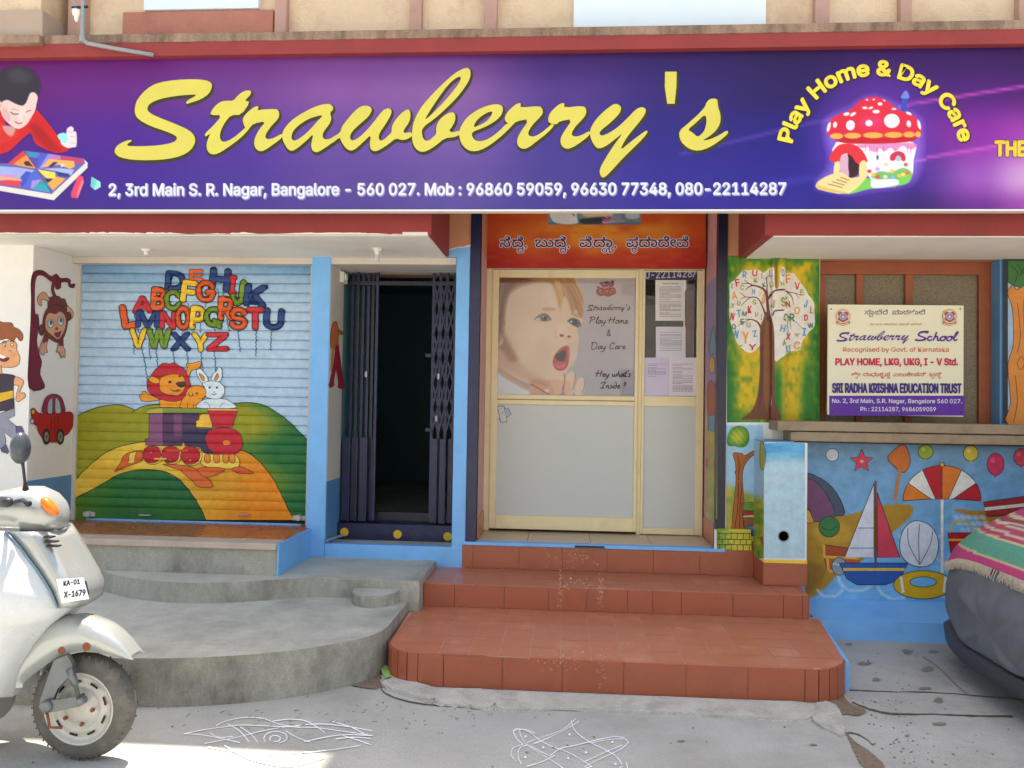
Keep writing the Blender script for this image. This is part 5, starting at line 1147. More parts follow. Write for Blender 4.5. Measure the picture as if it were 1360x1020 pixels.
# sticker on the frosted pane
stk = Canvas('Y', YD+.008, None, 'paper', base=0.0012)
stk.T(620,500,3.886); stk.poly([(145,180),(162,175),(160,155),(192,152),(197,168),(215,165),(228,195),(205,212),(208,232),(175,237),(168,218),(148,222)], C(206,208,204), 0, ink=C(70,80,90), iw=.9)
stk.line([(162,175),(175,237)],3,C(90,100,110),0); stk.line([(192,155),(205,212)],3,C(90,100,110),0); stk.poly([(200,172),(215,166),(226,195),(208,205)], C(165,185,196)); stk.line([(170,165),(188,162)],2,C(120,120,125),0); stk.line([(172,190),(195,188)],2,C(120,120,125),0)
tag(stk.done('paper_sticker'), 'small torn paper sticker at upper left of the big frosted pane', 'sticker')
# papers taped to the side glass
def paper(x0, y0, x1, y1, col, rows, label, name='paper_notice', title=None, tint=C(120,116,122), yoff=0.0):
    c = Canvas('Y', YD+.0165-yoff, None, 'paper', base=0.0005); c.rect(x0, y0, x1, y1, col)
    w = x1-x0; h = y1-y0
    if title: c.text(title, x0+w*.25, x0+w*.78, y0+h*.10, y0+h*.10, 1.6, C(60,56,66), .02)
    y = y0+h*.16; r2 = random.Random(len(label)); ink = tint
    while y < y0+h*rows:
        xx = x0+w*.14; xe = x0+w*(.88 if r2.random() > .25 else .5)
        while xx < xe:
            l_ = r2.uniform(1.2, 4.0); c.rect(xx, y, min(xx+l_, xe), y+0.62, ink); xx += l_+.8
        y += 1.75 if r2.random() > .2 else 3.0
    o = c.done(name); tag(o, label, 'paper notice'); return o
paper(870.5, 372, 909.5, 426, C(226,224,218), .9, 'topmost white typed notice taped to the side glass', title='NOTICE')
paper(871, 434, 910.5, 477, C(216,214,222), .75, 'middle white typed letter on the side glass, beneath the topmost notice')
paper(855.8, 475, 888, 525.5, C(206,198,222), .5, 'pale lilac sheet at lower left of the side glass', yoff=.0008)
paper(888.2, 475, 924.5, 525.8, C(222,214,222), .9, 'pinkish typed sheet at lower right of the side glass', yoff=.0012)
# ================================================================ HANGING NAME BOARD ON THE SHELF
YB = -0.12
nb = empty('name_board', (2.36, YB, 1.45), 'cream and purple school name board with two round emblems standing before the brown window', 'name board')
bx0, bx1 = PY(1099.5, 478, YB)[0], PY(1279.8, 478, YB)[0]; bz1, bz0 = PY(1190, 405, YB)[1], PY(1190, 552, YB)[1]
box('board', bx0, bx1, YB, YB+.02, bz0, bz1, mat('cream board', C(226,220,190), 0.5, .04, 3), nb, .002)
cn = Canvas('Y', YB, nb, 'print', base=0.001, eps=0.00004); cn.T(1090,400,6.375)
PUR = C(92,44,150)
cn.tf = (0,0,1,1); cn.rect(1101.2, 525.5, 1281.0, 552.0, PUR); cn.done('purple_band'); cn.T(1090,400,6.375)
DP = C(60,44,120); OR_ = C(206,110,78); PK = C(200,48,88); LW = C(216,214,232)
cn.kannada([('ಸಾ','ಟ'), 'ಬೆ', 'ರಿ', ' ', 'ಪಾ', 'ಠ', 'ಶಾ', 'ಲೆ'], 372, 890, 112, 42, DP, 0.006)
cn.kannada(list('ಕನಾಟಕ')+[' ']+['ಸ','ಕಾ','ರ','ದಿ','ದ']+[' ']+['ಮಾ','ನ','ತೆ']+[' ']+['ಪ','ಡೆ','ದಿ','ದೆ'], 415, 855, 204, 18, OR_, 0.004)
brush(cn, range(10), fitb(range(10), 132, 745, 250, 362), C(84,48,140), sm=0)
def chunk(body, x0, x1, yb, xh, w, col): hand(cn, body, x0, x1, yb, xh, w, col)
brush(cn, [0], fitb([0], 795, 915, 250, 340), C(84,48,140), sm=0); chunk('chool', 895, 1150, 334, 38, 13, C(84,48,140))
cn.text('Recognised by Govt. of Karnataka', 190, 1082, 428, 428, 37, OR_, .008)
cn.text('PLAY HOME, LKG, UKG, I - V Std.', 126, 1158, 541, 541, 55, PK, .035)
cn.kannada([('ಶೀ','ರ'), ' ', 'ರಾ', 'ಧಾ', 'ಕೃ', ('ಷ','ಣ'), ' ', 'ಎ', 'ಜು', 'ಕೇ', 'ಷ', 'ನ್', ' ', ('ಟ','ರ'), ('ಸ್','ಟ')], 258, 1030, 636, 36, C(196,84,60), 0.006)
cn.text('SRI RADHA KRISHNA EDUCATION TRUST', 98, 1186, 773, 776, 76, DP, .03)
cn.text('No. 2, 3rd Main, S.R. Nagar, Bangalore 560 027.', 95, 1192, 860, 864, 34, LW, .014)
cn.text('Ph : 22114287, 9686059059', 335, 972, 930, 932, 34, LW, .014)
cn.done('lettering')
for ex in (187, 1088):
    ey = 130
    cn.ell(ex, ey-2, 62, 62, OR_); cn.ell(ex, ey-2, 57, 57, C(230,220,190))
    for k in range(22):
        a = math.pi*(0.85+1.3*k/21.0); x, y = ex+48*math.cos(a), ey-2+48*math.sin(a); cn.ell(x, y, 4, 4, OR_, n=6)
    cn.poly([(ex-48,ey-28),(ex-30,ey-44),(ex,ey-32),(ex+30,ey-44),(ex+48,ey-28),(ex+36,ey),(ex+44,ey+28),(ex+20,ey+42),(ex,ey+50),(ex-20,ey+42),(ex-44,ey+28),(ex-36,ey)], C(150,92,72))
    cn.ell(ex, ey, 30, 30, C(196,180,205)); cn.ell(ex, ey, 24, 24, C(140,120,170)); cn.poly([(ex-12,ey+12),(ex,ey-14),(ex+12,ey+12)], C(222,214,222))
    cn.poly([(ex-60,ey+38),(ex-30,ey+56),(ex,ey+60),(ex+30,ey+56),(ex+60,ey+38),(ex+56,ey+62),(ex,ey+78),(ex-56,ey+62)], C(176,96,76)); cn.line([(ex-48,ey+56),(ex,ey+68),(ex+48,ey+56)], 6, C(226,214,190))
    cn.done('emblem')
for x, y in ((88,66),(1181,65),(98,942),(1184,942)):
    X, Z = PY(1090+x/6.375, 400+y/6.375, YB); bm = bmesh.new(); lathe(bm, [(0.0001,-.004),(.005,-.003),(.005,.0)], (X, YB, Z), 'Y', 10); frombm('screw', bm, 'black', nb)

# ================================================================ MURALS ON THE WALLS
# letter tree on the right pillar (photo 960..1095 x 335..480, factor 7.037)
mt = Canvas('Y', 0.0, B, 'paint', base=0.0015, eps=0.00004, rel=None)
class RelCanvas(Canvas):
    def w(s, px, py, h):
        x, z = PY(px, py, 0.0)
        return (x, -chase(x, z)-h, z)
mt = RelCanvas('Y', 0.0, B, 'paint', base=0.0015, eps=0.00004)
T3 = (960, 335, 7.037)
def tbg(X, Y):
    n = vnoise(X, Y, 7, 1)*0.5+vnoise(X, Y*0.5, 3.5, 4)*0.5
    gr = np.array((26,112,34)); ye = np.array((222,178,20)); ol = np.array((150,156,26))
    d = np.minimum(np.minimum(X-965, 1089-X)/24.0, 1); d2 = np.clip((Y-338)/22, 0, 1)
    k = np.clip(np.minimum(d, d2)+ (n-0.5)*0.9, 0, 1)
    m = np.exp(-((X-1022)/9)**2)*np.clip((Y-470)/30, 0, 1); m = np.maximum(m, np.exp(-((X-1030)/8)**2)*np.clip((Y-470)/30, 0, 1))
    m = np.maximum(m, np.exp(-((X-1072-(555-Y)*.02)/9)**2)*np.clip((Y-455)/50, 0, 1)*0.9); m = np.maximum(m, np.exp(-((X-966)/9)**2)*np.clip((Y-465)/40, 0, 1)); m = np.maximum(m, np.exp(-((Y-556)/10)**2)*(X < 1010)*.7)
    k = np.clip(k*(1-m), 0, 1)[..., None]; c = gr*(1-k)+(ye*(0.45+.55*n[..., None])+ol*(0.55-.55*n[..., None]))*k
    return c
s = Soft(965.5, 339.5, 1088.5, 561, 1.0, tbg, T3)
s.P([(500,10),(495,330),(470,330),(478,10)], (110,80,30), 12, .8)
PALE = (222,216,206)
s.P([(180,180),(230,170),(290,165),(345,170),(380,195),(440,150),(468,170),(475,330),(500,345),(515,300),(530,170),(560,145),(580,200),(660,195),(690,240),(760,330),(800,400),(850,470),(855,560),(858,680),(810,740),(740,830),(720,910),(640,925),(590,950),(530,990),(470,1005),(440,720),(370,640),(345,720),(350,860),(260,940),(180,900),(130,840),(90,720),(62,600),(65,420),(62,300),(110,260)], (236,232,226), 3)
s.P([(185,190),(230,178),(290,172),(345,178),(385,205),(440,160),(460,180),(470,340),(500,355),(522,300),(537,180),(558,155),(575,210),(655,202),(685,245),(752,335),(792,405),(842,472),(847,560),(850,675),(803,732),(733,823),(712,902),(638,917),(588,940),(528,980),(470,992),(440,720),(370,640),(345,720),(340,850),(260,930),(186,892),(138,832),(98,712),(70,600),(73,420),(70,305),(115,268)], PALE, 3)
s.P([(320,1560),(170,1560),(260,1490),(320,1350),(345,1100),(345,850),(350,720),(385,600),(400,560),(435,560),(445,620),(465,720),(470,900),(472,1200),(480,1400),(530,1560)], (108,62,44), 5)
s.P([(392,620),(430,620),(440,900),(440,1300),(410,1500),(380,1300),(385,900)], (142,92,52), 14, .7); s.P([(350,900),(372,900),(370,1300),(330,1500),(350,1200)], (84,44,44), 12, .7)
s.build('painted_background', mt, B, 'paint', full=True)
mt.layer = 6; mt.T(*T3)
BRN = C(106,62,58)
for q in ([(430,640,34),(415,450,26),(410,370,20)],[(412,400,26),(380,345,20),(300,312,14),(250,320,11),(210,355,7)],[(300,318,10),(240,292,9),(170,292,5)],[(240,290,8),(200,258,4)],[(412,380,14),(412,300,10),(408,250,8),(428,215,4)],[(408,262,7),(396,232,4)],[(400,590,20),(370,510,14),(330,435,11),(270,420,9),(220,450,7),(170,505,4)],[(270,422,8),(200,420,6),(165,445,4)],[(210,420,7),(180,390,5),(150,378,3)],[(360,720,20),(330,660,16),(280,632,11),(210,625,7)],[(250,630,7),(180,665,6),(140,688,4)],[(190,658,6),(150,645,4)],[(425,440,20),(450,390,17),(485,362,16),(570,358,17),(610,380,12),(645,420,9),(660,490,4)],[(600,370,9),(680,385,7),(745,408,4)],[(680,388,6),(715,435,3)],[(440,620,18),(460,580,14),(480,552,14),(580,546,13)],[(590,575,9),(610,610,7),(605,665,5),(612,760,3)],[(600,590,8),(625,620,6),(635,720,3)],[(615,600,7),(680,650,5),(745,715,3)]):
    mt.line(q, 6, BRN, 4)
mt.done('painted_tree_branch')
cB, cR, cO, cG, cD = C(92,150,200), C(196,44,50), C(232,160,50), C(150,156,60), C(66,122,84)
TL = [('R',203,210,40,66,cB),('U',298,195,50,62,cR),('K',308,262,44,46,cG),('I',364,222,18,50,cB),('L',446,200,30,66,cB),('O',550,198,30,76,cB),('F',612,250,56,84,cO),('V',694,315,50,72,cR),('E',740,375,40,56,cG),
 ('I',84,315,26,46,cG),('F',137,285,42,72,cR),('C',182,330,40,50,cG),('K',383,305,34,46,cD),('U',450,305,28,54,cG),('N',545,300,36,42,cG),('A',108,405,50,74,cO),('H',286,370,32,54,cB),('I',346,395,12,40,cG),('O',382,435,30,100,cO),
 ('X',90,500,40,50,cG),('U',148,478,30,44,cD),('S',293,466,40,50,cG),('J',458,488,26,80,cG),('S',552,470,44,88,cG),('K',594,425,22,30,cD),('N',608,487,40,60,cR),('O',692,545,52,72,cO),('J',772,480,34,74,cB),('L',828,540,30,66,cG),
 ('N',88,602,36,72,cR),('T',150,572,44,70,cB),('M',200,575,46,48,cD),('K',250,536,40,74,cR),('V',311,583,38,50,cG),('I',360,605,12,60,cG),('D',776,612,38,60,cR),('W',818,686,56,48,cD),('C',570,612,30,70,cD),('R',645,610,50,76,cD),
 ('O',103,697,40,56,cD),('E',182,650,36,56,cD),('U',240,680,38,52,cG),('N',124,768,38,80,cB),('Y',212,800,54,110,cO),('Z',298,762,42,64,cB),('H',548,716,46,70,cB),('X',611,788,40,66,cR),('Y',692,775,52,40,cG),('I',760,745,34,76,cB),
 ('I',170,875,46,16,cD),('Y',275,888,70,60,cR),('A',564,850,40,64,cG),('U',610,905,38,68,cB),('C',692,872,62,76,cO)]
for ch, x, y, w, h, col in TL:
    rot = {'Y':0}.get(ch, rnd.uniform(-12, 12)); mt.glyph(ch, x-w/2+3, y-h/2+3, x+w/2-3, y+h/2-3, col, rot, 0.035); mt.done('painted_letter')
# white band and small tree by the block, wall plane Y=0 down to the brick planter
wl = Canvas('Y', 0.0, B, 'paint', base=0.0015, eps=0.00005); wl.layer = 2
T5b = (920, 500, 3.1875)
def lbg(X, Y):
    c = np.zeros(X.shape+(3,)); c[:] = (160,200,226); k = np.clip((Y-640-(X-965)*.35)/10, 0, 1)[..., None]; n = vnoise(X, Y, 8, 8)[..., None]
    c = c*(1-k)+(np.array((206,176,60))*(1-n)+np.array((120,160,70))*n)*k; k = np.clip((566-Y)/4, 0, 1)[..., None]; return c*(1-k)+np.array((236,236,236))*k
s = Soft(964.5, 561.5, 1013.5, 739, 1.0, lbg, T5b); s.build('painted_background', wl, B, 'paint', full=True)
wl.layer = 6; wl.T(930,550,3.643)
ink = dict(ink=BLK, iw=.7)
wl.poly([(130,640),(150,560),(160,450),(172,330),(170,240),(158,190),(200,190),(215,200),(255,178),(280,170),(300,182),(270,195),(240,212),(210,260),(204,320),(212,420),(228,550),(228,640)], C(172,98,44), 2, **ink)
for q in ([(165,560),(180,460),(185,330)],[(190,550),(192,440),(205,330)],[(210,550),(198,430)],[(175,300),(168,280),(176,272)],[(184,320),(188,250),(180,200)]): wl.line(q, 4, C(90,44,26))
wl.done('painted_tree_trunk')
crown_c = lambda x, y: C(*lerp3((196,190,50), (50,124,46), (math.hypot(x-980, y-580)/15.0)**1.5+.18*math.sin(x*1.3+y*.7)))
wl.cutx = list(range(930, 1010, 3)); wl.cuty = list(range(555, 620, 3))
wl.poly([(130,110),(150,70),(185,56),(220,66),(236,95),(236,130),(220,155),(195,162),(165,155),(140,155),(130,140)], crown_c, 2); wl.done('painted_tree_crown')
wl.cutx = wl.cuty = ()
for pts, c in (([(208,430),(262,425),(272,470),(210,465)],C(96,150,60)),([(210,465),(272,470),(268,490),(206,488)],C(160,50,50)),([(206,490),(276,486),(272,500),(206,500)],C(214,196,130)),([(206,500),(272,500),(268,540),(214,545)],C(150,90,50)),([(214,545),(276,532),(276,570),(224,580)],C(80,120,160)),([(224,565),(276,555),(270,580),(230,600)],C(40,80,150)),([(230,595),(272,585),(268,620),(240,640)],C(206,180,70)),([(236,640),(268,600),(304,610),(300,680)],C(170,90,60)),([(262,618),(278,605),(302,615),(290,640)],C(180,50,50))):
    wl.poly(pts, c, 0, **ink); wl.done('painted_book')
# planter bricks painted on a small raised box
wl2 = Canvas('Y', -0.024, B, 'paint', base=0.0015, eps=0.00005)
bx('painted_planter', 1.105, 1.305, -0.024, 0.0, 0.45, 0.592, 'white_wall')
q = T5b
wl2.cutx = list(range(940, 1010, 3)); wl2.cuty = list(range(695, 735, 3))
wl2.tf = (0,0,1,1)
bc = lambda x, y: C(*lerp3((84,140,54), (206,196,66), (x-951)/22.0+.3*math.sin(y*.9+x*.3)))
wl2.poly([(951.5,702),(997,703),(998,731),(952,730)], bc); wl2.cutx = wl2.cuty = ()
for y in (708, 716, 723): wl2.line([(952,y),(998,y+.6)], 1.0, BLK, 0)
for r_, y0, y1 in ((0,708,716),(4,716,723),(0,723,731)):
    for x in range(955+r_, 998, 8): wl2.line([(x,y0),(x,y1)], .9, BLK, 0)
wl2.done('painted_brick')
# block faces
bf = Canvas('Y', -0.31, B, 'paint', base=0.0015, eps=0.00005)
def fbg(X, Y):
    n = vnoise(X*.5, Y*2, 6, 6)[..., None]; c = np.zeros(X.shape+(3,)); c[:] = (176,208,220); k = np.clip((616-Y)/16, 0, 1)[..., None]
    c2 = np.array((60,150,206))*(1-n)+np.array((110,186,222))*n; return c*(1-k)+c2*k
s = Soft(1014.8, 588.5, 1069, 741.5, 1.6, fbg); s.build('painted_background', bf, B, 'paint', full=True)
x, z = PY(1040.5, 712, -0.31); bm = bmesh.new(); lathe(bm, [(.038,.004),(.040,-.004),(.037,-.008),(.033,-.004),(.033,.03)], (x, -0.312, z), 'Y', 28); frombm('pipe_end', bm, 'pipe', B)
bm = bmesh.new(); lathe(bm, [(0.0001,.0),(.0335,.0)], (x, -0.3135, z), 'Y', 28); frombm('pipe_hole', bm, mat('hole dark', C(26,24,22), .9), B)
bs = Canvas('X', 1.392, B, 'paint', base=0.0015, eps=0.00005, sgn=-1)
def sbg(X, Y):
    c = np.zeros(X.shape+(3,)); c[:] = (160,196,222); k = np.clip((Y-655)/14, 0, 1)[..., None]; n = vnoise(X, Y, 7, 9)[..., None]
    return c*(1-k)+(np.array((196,180,60))*(1-n)+np.array((70,140,56))*n)*k
s = Soft(999.5, 583, 1014.4, 741.5, 1.2, sbg, T5b); s.build('painted_background', bs, B, 'paint', full=True)
bs.layer = 4; bs.T(930,550,3.643)
bs.poly([(292,142),(308,142),(316,200),(310,262),(296,268),(290,235)], C(176,170,50), 2, **ink); bs.done('painted_leaf'); bs.poly([(268,600),(304,590),(306,650),(290,600)], C(150,80,50), 0); bs.done('painted_book')

# beach mural on the right wall
YM = -0.10
mu = Canvas('Y', YM, B, 'paint', base=0.0015, eps=0.00005)
T2 = (1050, 560, 3.1875)
def mbg(X, Y):
    n = vnoise(X, Y*1.5, 14, 11)[..., None]; t = np.clip((Y-595)/180, 0, 1)[..., None]
    c = np.array((110,152,184))*(1-t)+np.array((120,188,236))*t; return c*(0.95+.1*n)
s = Soft(1069.5, 589, 1500, 797, 2.0, mbg, T2)
s.P([(60,430),(120,405),(235,395),(330,370),(420,350),(500,352),(520,380),(480,430),(420,480),(330,560),(270,620),(200,650),(150,700),(90,745),(60,745)], (176,134,40), 4)
s.P([(60,600),(150,620),(110,700),(60,720)], (130,90,34), 24, .6); s.P([(100,450),(220,430),(260,500),(140,520)], (206,164,60), 24, .6)
s.P([(690,372),(800,376),(1100,380),(1100,470),(830,430),(760,400)], (186,130,44), 3)
for q in ([(200,650),(215,690),(255,715),(310,712),(345,690)],[(365,690),(385,725),(430,750),(480,745)],[(115,715),(140,738),(190,738),(220,712)],[(460,480),(480,510),(510,520),(530,500)],[(640,740),(690,745),(720,720)],[(560,470),(600,500),(640,480)],[(480,540),(520,570),(560,560)],[(600,560),(650,600),(710,600)]): s.L(q, 12, (190,220,240), 3, .8)
for i in range(5):
    for j in range(3): s.E(700+i*28+j*14, 405+j*26, 15, 9, (176,210,232), 4, .8, 20)
s.build('painted_background', mu, B, 'paint', full=True)
mu.layer = 8; mu.T(1050,560,3.1875)
inkm = dict(ink=BLK, iw=.9)
mu.poly([(60,230),(110,232),(160,262),(200,310),(225,365),(225,395),(190,400),(60,410)], C(70,84,104), 1, **inkm); mu.poly([(60,250),(100,250),(140,290),(170,340),(185,400),(95,425),(85,380),(60,345)], C(118,72,106), 1, **inkm)
mu.poly([(60,375),(80,375),(100,425),(75,430),(60,420)], C(206,160,60), 0, **inkm); mu.done('painted_tent')
mu.ell(176,141,27,27,C(200,206,216),0,**inkm); mu.done('painted_ball')
mu.ell(163,445,44,44,C(54,120,66),0,**inkm); mu.line([(130,445),(165,460),(200,440)],4,C(30,80,46)); mu.done('painted_ball')
for x, y, rx, ry, c in ((571,128,32,30,(150,176,60)),(762,134,32,33,(206,190,70)),(867,180,36,47,(206,52,92)),(975,150,32,36,(196,66,84))):
    mu.ell(x, y, rx, ry, C(*c), 0, **inkm); mu.ell(x-rx*.3, y-ry*.35, rx*.28, ry*.25, C(*[min(255,v+30) for v in c])); mu.poly([(x-4,y+ry),(x+4,y+ry),(x+6,y+ry+8),(x-6,y+ry+8)], C(*c)); mu.done('painted_balloon')
mu.poly([(140,520),(280,540),(275,570),(140,570)], C(170,76,40), 0, **inkm); mu.poly([(140,570),(290,575),(290,640),(155,632)], C(190,90,46), 0, **inkm)
for q in ([(140,520),(142,572)],[(140,572),(290,578)],[(155,575),(160,632)],[(160,632),(290,640)],[(215,575),(215,600)]): mu.line(q, 11, C(226,170,60), 0)
mu.done('painted_chest')
mu.ell(205,612,31,38,C(140,156,166),0,**inkm); mu.line([(178,605),(188,598),(198,608),(208,598),(218,608),(232,600)],7,C(206,214,220),0); mu.done('painted_egg')
# plain seaside things fill the middle of the wall where the photograph has other figures
mu.poly([(352,262),(352,575),(228,575)], C(214,217,226), 0, **inkm); mu.poly([(366,300),(366,575),(462,575)], C(206,66,86), 0, **inkm); mu.line([(359,250),(359,600)], 9, C(120,74,44), 0)
mu.line([(250,535),(350,535)],4,C(120,130,150),0); mu.line([(285,450),(350,450)],4,C(120,130,150),0)
mu.poly([(205,598),(498,598),(462,668),(400,690),(280,690),(238,665)], C(44,92,170), 0, **inkm); mu.line([(222,625),(482,625)],12,C(228,190,60),0); mu.done('painted_sailboat')
for k in range(6):
    a0, a1 = math.pi*(1-k/6.0), math.pi*(1-(k+1)/6.0); arc_ = [(640+165*math.cos(a0+(a1-a0)*t/6.0), 335-150*math.sin(a0+(a1-a0)*t/6.0)) for t in range(7)]
    mu.poly([(640,185+150)]+arc_ if False else arc_+[(640+60*math.cos(a1)*.9, 335-8), (640+60*math.cos(a0)*.9, 335-8)], (C(222,122,40), C(226,222,210), C(190,34,46))[k % 3], 0, **inkm)
mu.line([(640,330),(640,640)], 12, C(232,226,214), 0); mu.ell(640,182,9,9,C(228,178,36),0,**inkm); mu.done('painted_parasol')
mu.poly([(665,470),(775,470),(760,590),(682,590)], C(190,34,46), 0, **inkm); mu.line([(672,470),(690,425),(750,425),(768,470)], 7, C(228,178,36)); mu.line([(668,500),(772,500)], 9, C(228,178,36), 0); mu.done('painted_bucket')
mu.poly([(470,470),(520,420),(590,440),(625,510),(600,600),(520,610),(465,560)], C(214,217,226), 1, **inkm)
for q in ([(545,605),(500,520),(495,450)],[(545,605),(540,510),(545,432)],[(545,605),(590,520),(600,460)]): mu.line(q, 4, C(120,110,130))
mu.done('painted_seashell')
mu.ell(560,690,126,60,C(228,178,36),0,**inkm); mu.ell(560,678,56,22,C(120,188,232),0,**inkm); mu.line([(465,655),(475,722)],12,C(240,236,220),0); mu.line([(655,655),(648,722)],12,C(240,236,220),0); mu.done('painted_swim_ring')
st5 = [(300+(52 if k % 2 == 0 else 22)*math.sin(math.pi*k/5), 168-(52 if k % 2 == 0 else 22)*math.cos(math.pi*k/5)) for k in range(10)]
mu.poly(st5, C(206,66,86), 0, **inkm); mu.ell(300,168,7,7,C(236,160,150)); mu.done('painted_starfish')
mu.poly([(410,150),(465,100),(490,112),(505,170),(480,215),(440,190)], C(206,110,44), 1, **inkm); mu.line([(462,195),(452,260),(440,330)], 14, C(190,120,60)); mu.done('painted_spade')
mu.poly([(815,340),(1100,300),(1100,385),(830,400)], C(170,48,48), 0, **inkm); mu.line([(820,370),(1100,340)],14,C(226,222,210),0); mu.done('painted_towel')
# far right painted tree trunk beside the window
fr_ = Canvas('Y', -0.03, B, 'paint', base=0.0015, eps=0.00005)
fr_.tf = (0,0,1,1); fr_.rect(1332,340,1500,562,C(40,44,56)); fr_.rect(1338.5,346,1500,562,C(150,176,206)); fr_.done('painted_background')
fr_.T(1060,320,3.643)
fr_.poly([(1015,200),(1015,95),(1300,95),(1300,210),(1100,210),(1085,230),(1040,215)], C(56,110,52), 0, **inkm)
for q in ([(1030,120),(1060,150),(1050,200)],[(1060,110),(1090,160)],[(1100,120),(1070,170)]): fr_.line(q, 4, BLK)
fr_.poly([(1012,250),(1040,215),(1060,235),(1130,200),(1300,200),(1300,890),(1018,890),(1028,780),(1014,600),(1040,500),(1036,330)], C(206,130,54), 1, **inkm)
for q in ([(1075,560),(1060,590),(1075,625),(1095,590),(1080,555)],[(1060,300),(1075,450),(1060,540)],[(1090,280),(1095,520)],[(1050,650),(1060,780),(1040,880)]): fr_.line(q, 4, C(130,66,30))
fr_.done('painted_tree_trunk')
# slim cartoon figure on the right door reveal, lilac and meadow bands
rv_ = Canvas('X', 1.116, B, 'paint', base=0.0015, eps=0.00005, sgn=-1)
def rbg(X, Y):
    edge = 366+(952-X)*0.9; c = np.zeros(X.shape+(3,)); c[:] = (196,148,150); k = np.clip((Y-edge)/2, 0, 1)[..., None]; c = c*(1-k)+np.array((146,134,176))*k
    k = np.clip((Y-528)/26, 0, 1)[..., None]; n = vnoise(X*2, Y, 9, 12)[..., None]; return c*(1-k)+(np.array((150,160,92))*(1-n)+np.array((196,186,110))*n)*k
s = Soft(938.5, 330, 952.8, 690, 1.5, rbg, (930, 320, 3.643)); s.build('painted_background', rv_, B, 'paint', full=True)
rv_.layer = 5; rv_.T(930,320,3.643)
rv_.poly([(50,470),(66,410),(74,470),(76,540),(44,540)], C(110,150,172), 1, **ink); rv_.ell(57,600,14,42,C(206,160,80),0,**ink); rv_.done('painted_figure')
rv_.T(620,500,3.886); rv_.poly([(1244,60),(1264,20),(1284,60),(1282,195),(1248,195)], C(170,92,74), 1, **ink); rv_.poly([(1246,200),(1282,200),(1280,285),(1248,280)], C(110,150,176), 0, **ink); rv_.line([(1254,285),(1252,400)],10,C(190,160,90),0); rv_.line([(1274,285),(1276,400)],10,C(190,160,90),0); rv_.ell(1240,445,8,30,C(190,110,100)); rv_.ell(1281,450,8,30,C(190,110,100)); rv_.done('painted_figure')
# letter A figure on the gate reveal (X=-1.817, faces +X)
ra = Canvas('X', -1.817, B, 'paint', base=0.0015, eps=0.00005, sgn=1); ra.T(400,320,2.429)
ra.poly([(98,280),(104,262),(114,262),(120,285),(132,292),(132,302),(120,302),(118,330),(110,350),(96,345),(94,310)], C(206,110,60), 1, **ink); ra.line([(118,290),(134,294)],6,C(190,90,40),0); ra.line([(102,345),(98,420)],7,C(206,130,90),0); ra.line([(120,330),(116,370)],6,C(206,130,90),0)
ra.poly([(112,335),(120,340),(136,455),(140,470),(128,478),(118,472),(120,455),(112,415),(104,452),(106,466),(94,474),(88,466),(92,455),(104,400)], C(168,28,52), 0, **ink); ra.done('painted_letter')
# monkey, trunk and toy car on the pillar's inner side (X=-3.9, faces +X)
lm = Canvas('X', -3.898, lp, 'paint', base=0.0025, eps=0.00005, sgn=1); lm.T(0,330,4.435)
MAR, MB_, PEA = C(118,24,48), C(116,50,40), C(214,160,126)
lm.poly([(168,820),(170,600),(178,450),(182,300),(180,210),(190,150),(215,130),(255,132),(300,165),(330,150),(355,175),(395,175),(415,190),(412,210),(440,208),(432,232),(405,225),(398,200),(360,200),(355,232),(330,240),(315,205),(290,188),(255,160),(220,160),(205,200),(202,280),(205,380),(222,390),(228,450),(215,540),(228,620),(244,670),(234,740),(262,820)], MAR, 1, **ink); lm.done('painted_tree_branch')
lm.line([(318,190,18),(308,240,18),(325,290,22)], 18, MB_); lm.poly([(290,290),(340,280),(360,300),(372,340),(350,370),(290,370),(280,330)], MB_, 1, **ink)
lm.poly([(290,300),(262,258),(232,268),(218,300),(228,330),(245,338),(240,310),(255,300),(280,310)], PEA, 1, **ink); lm.poly([(350,305),(378,296),(395,335),(428,370),(420,410),(400,410),(385,370),(360,340)], MB_, 1, **ink); lm.poly([(395,340),(428,370),(424,410),(402,414),(392,380)], PEA, 1, **ink)
lm.poly([(262,520),(282,520),(272,580),(278,612),(262,612),(255,628),(240,620),(228,600),(240,560)], PEA, 1, **ink); lm.poly([(345,530),(368,530),(372,580),(382,600),(380,645),(365,630),(358,648),(345,612),(328,610),(338,585)], PEA, 1, **ink)
lm.poly([(255,510),(290,500),(282,545),(250,560)], MB_, 0); lm.poly([(340,520),(372,500),(370,575),(346,575)], MB_, 0)
lm.ell(243,480,16,32,MB_,0,**ink); lm.ell(402,400,16,26,MB_,0,**ink)
lm.poly([(280,350),(320,330),(365,345),(395,385),(395,450),(375,520),(345,552),(310,545),(262,505),(250,450),(258,390)], MB_, 2, **ink)
lm.poly([(270,400),(290,378),(325,385),(350,370),(378,390),(388,440),(370,500),(340,535),(305,515),(270,480),(262,440)], PEA, 2, **ink)
for x, y in ((296,442),(355,428)): lm.ell(x, y, 17, 26, C(206,210,214), 0, **ink); lm.ell(x+2, y-6, 9, 14, C(64,96,110))
lm.ell(331,472,10,9,C(150,60,44)); lm.poly([(318,498),(340,495),(356,486),(350,512),(338,524),(325,515)], C(150,36,44), 1, **ink); lm.done('painted_monkey')
lm.T(0,420,3.643)
RC = C(176,24,34)
lm.poly([(208,470),(208,420),(225,388),(258,376),(290,388),(306,420),(306,470)], C(150,28,62), 2, **ink); lm.poly([(228,468),(230,420),(250,396),(250,468)], C(170,180,190), 1, **ink); lm.poly([(266,468),(266,396),(285,412),(292,468)], C(170,180,190), 1, **ink)
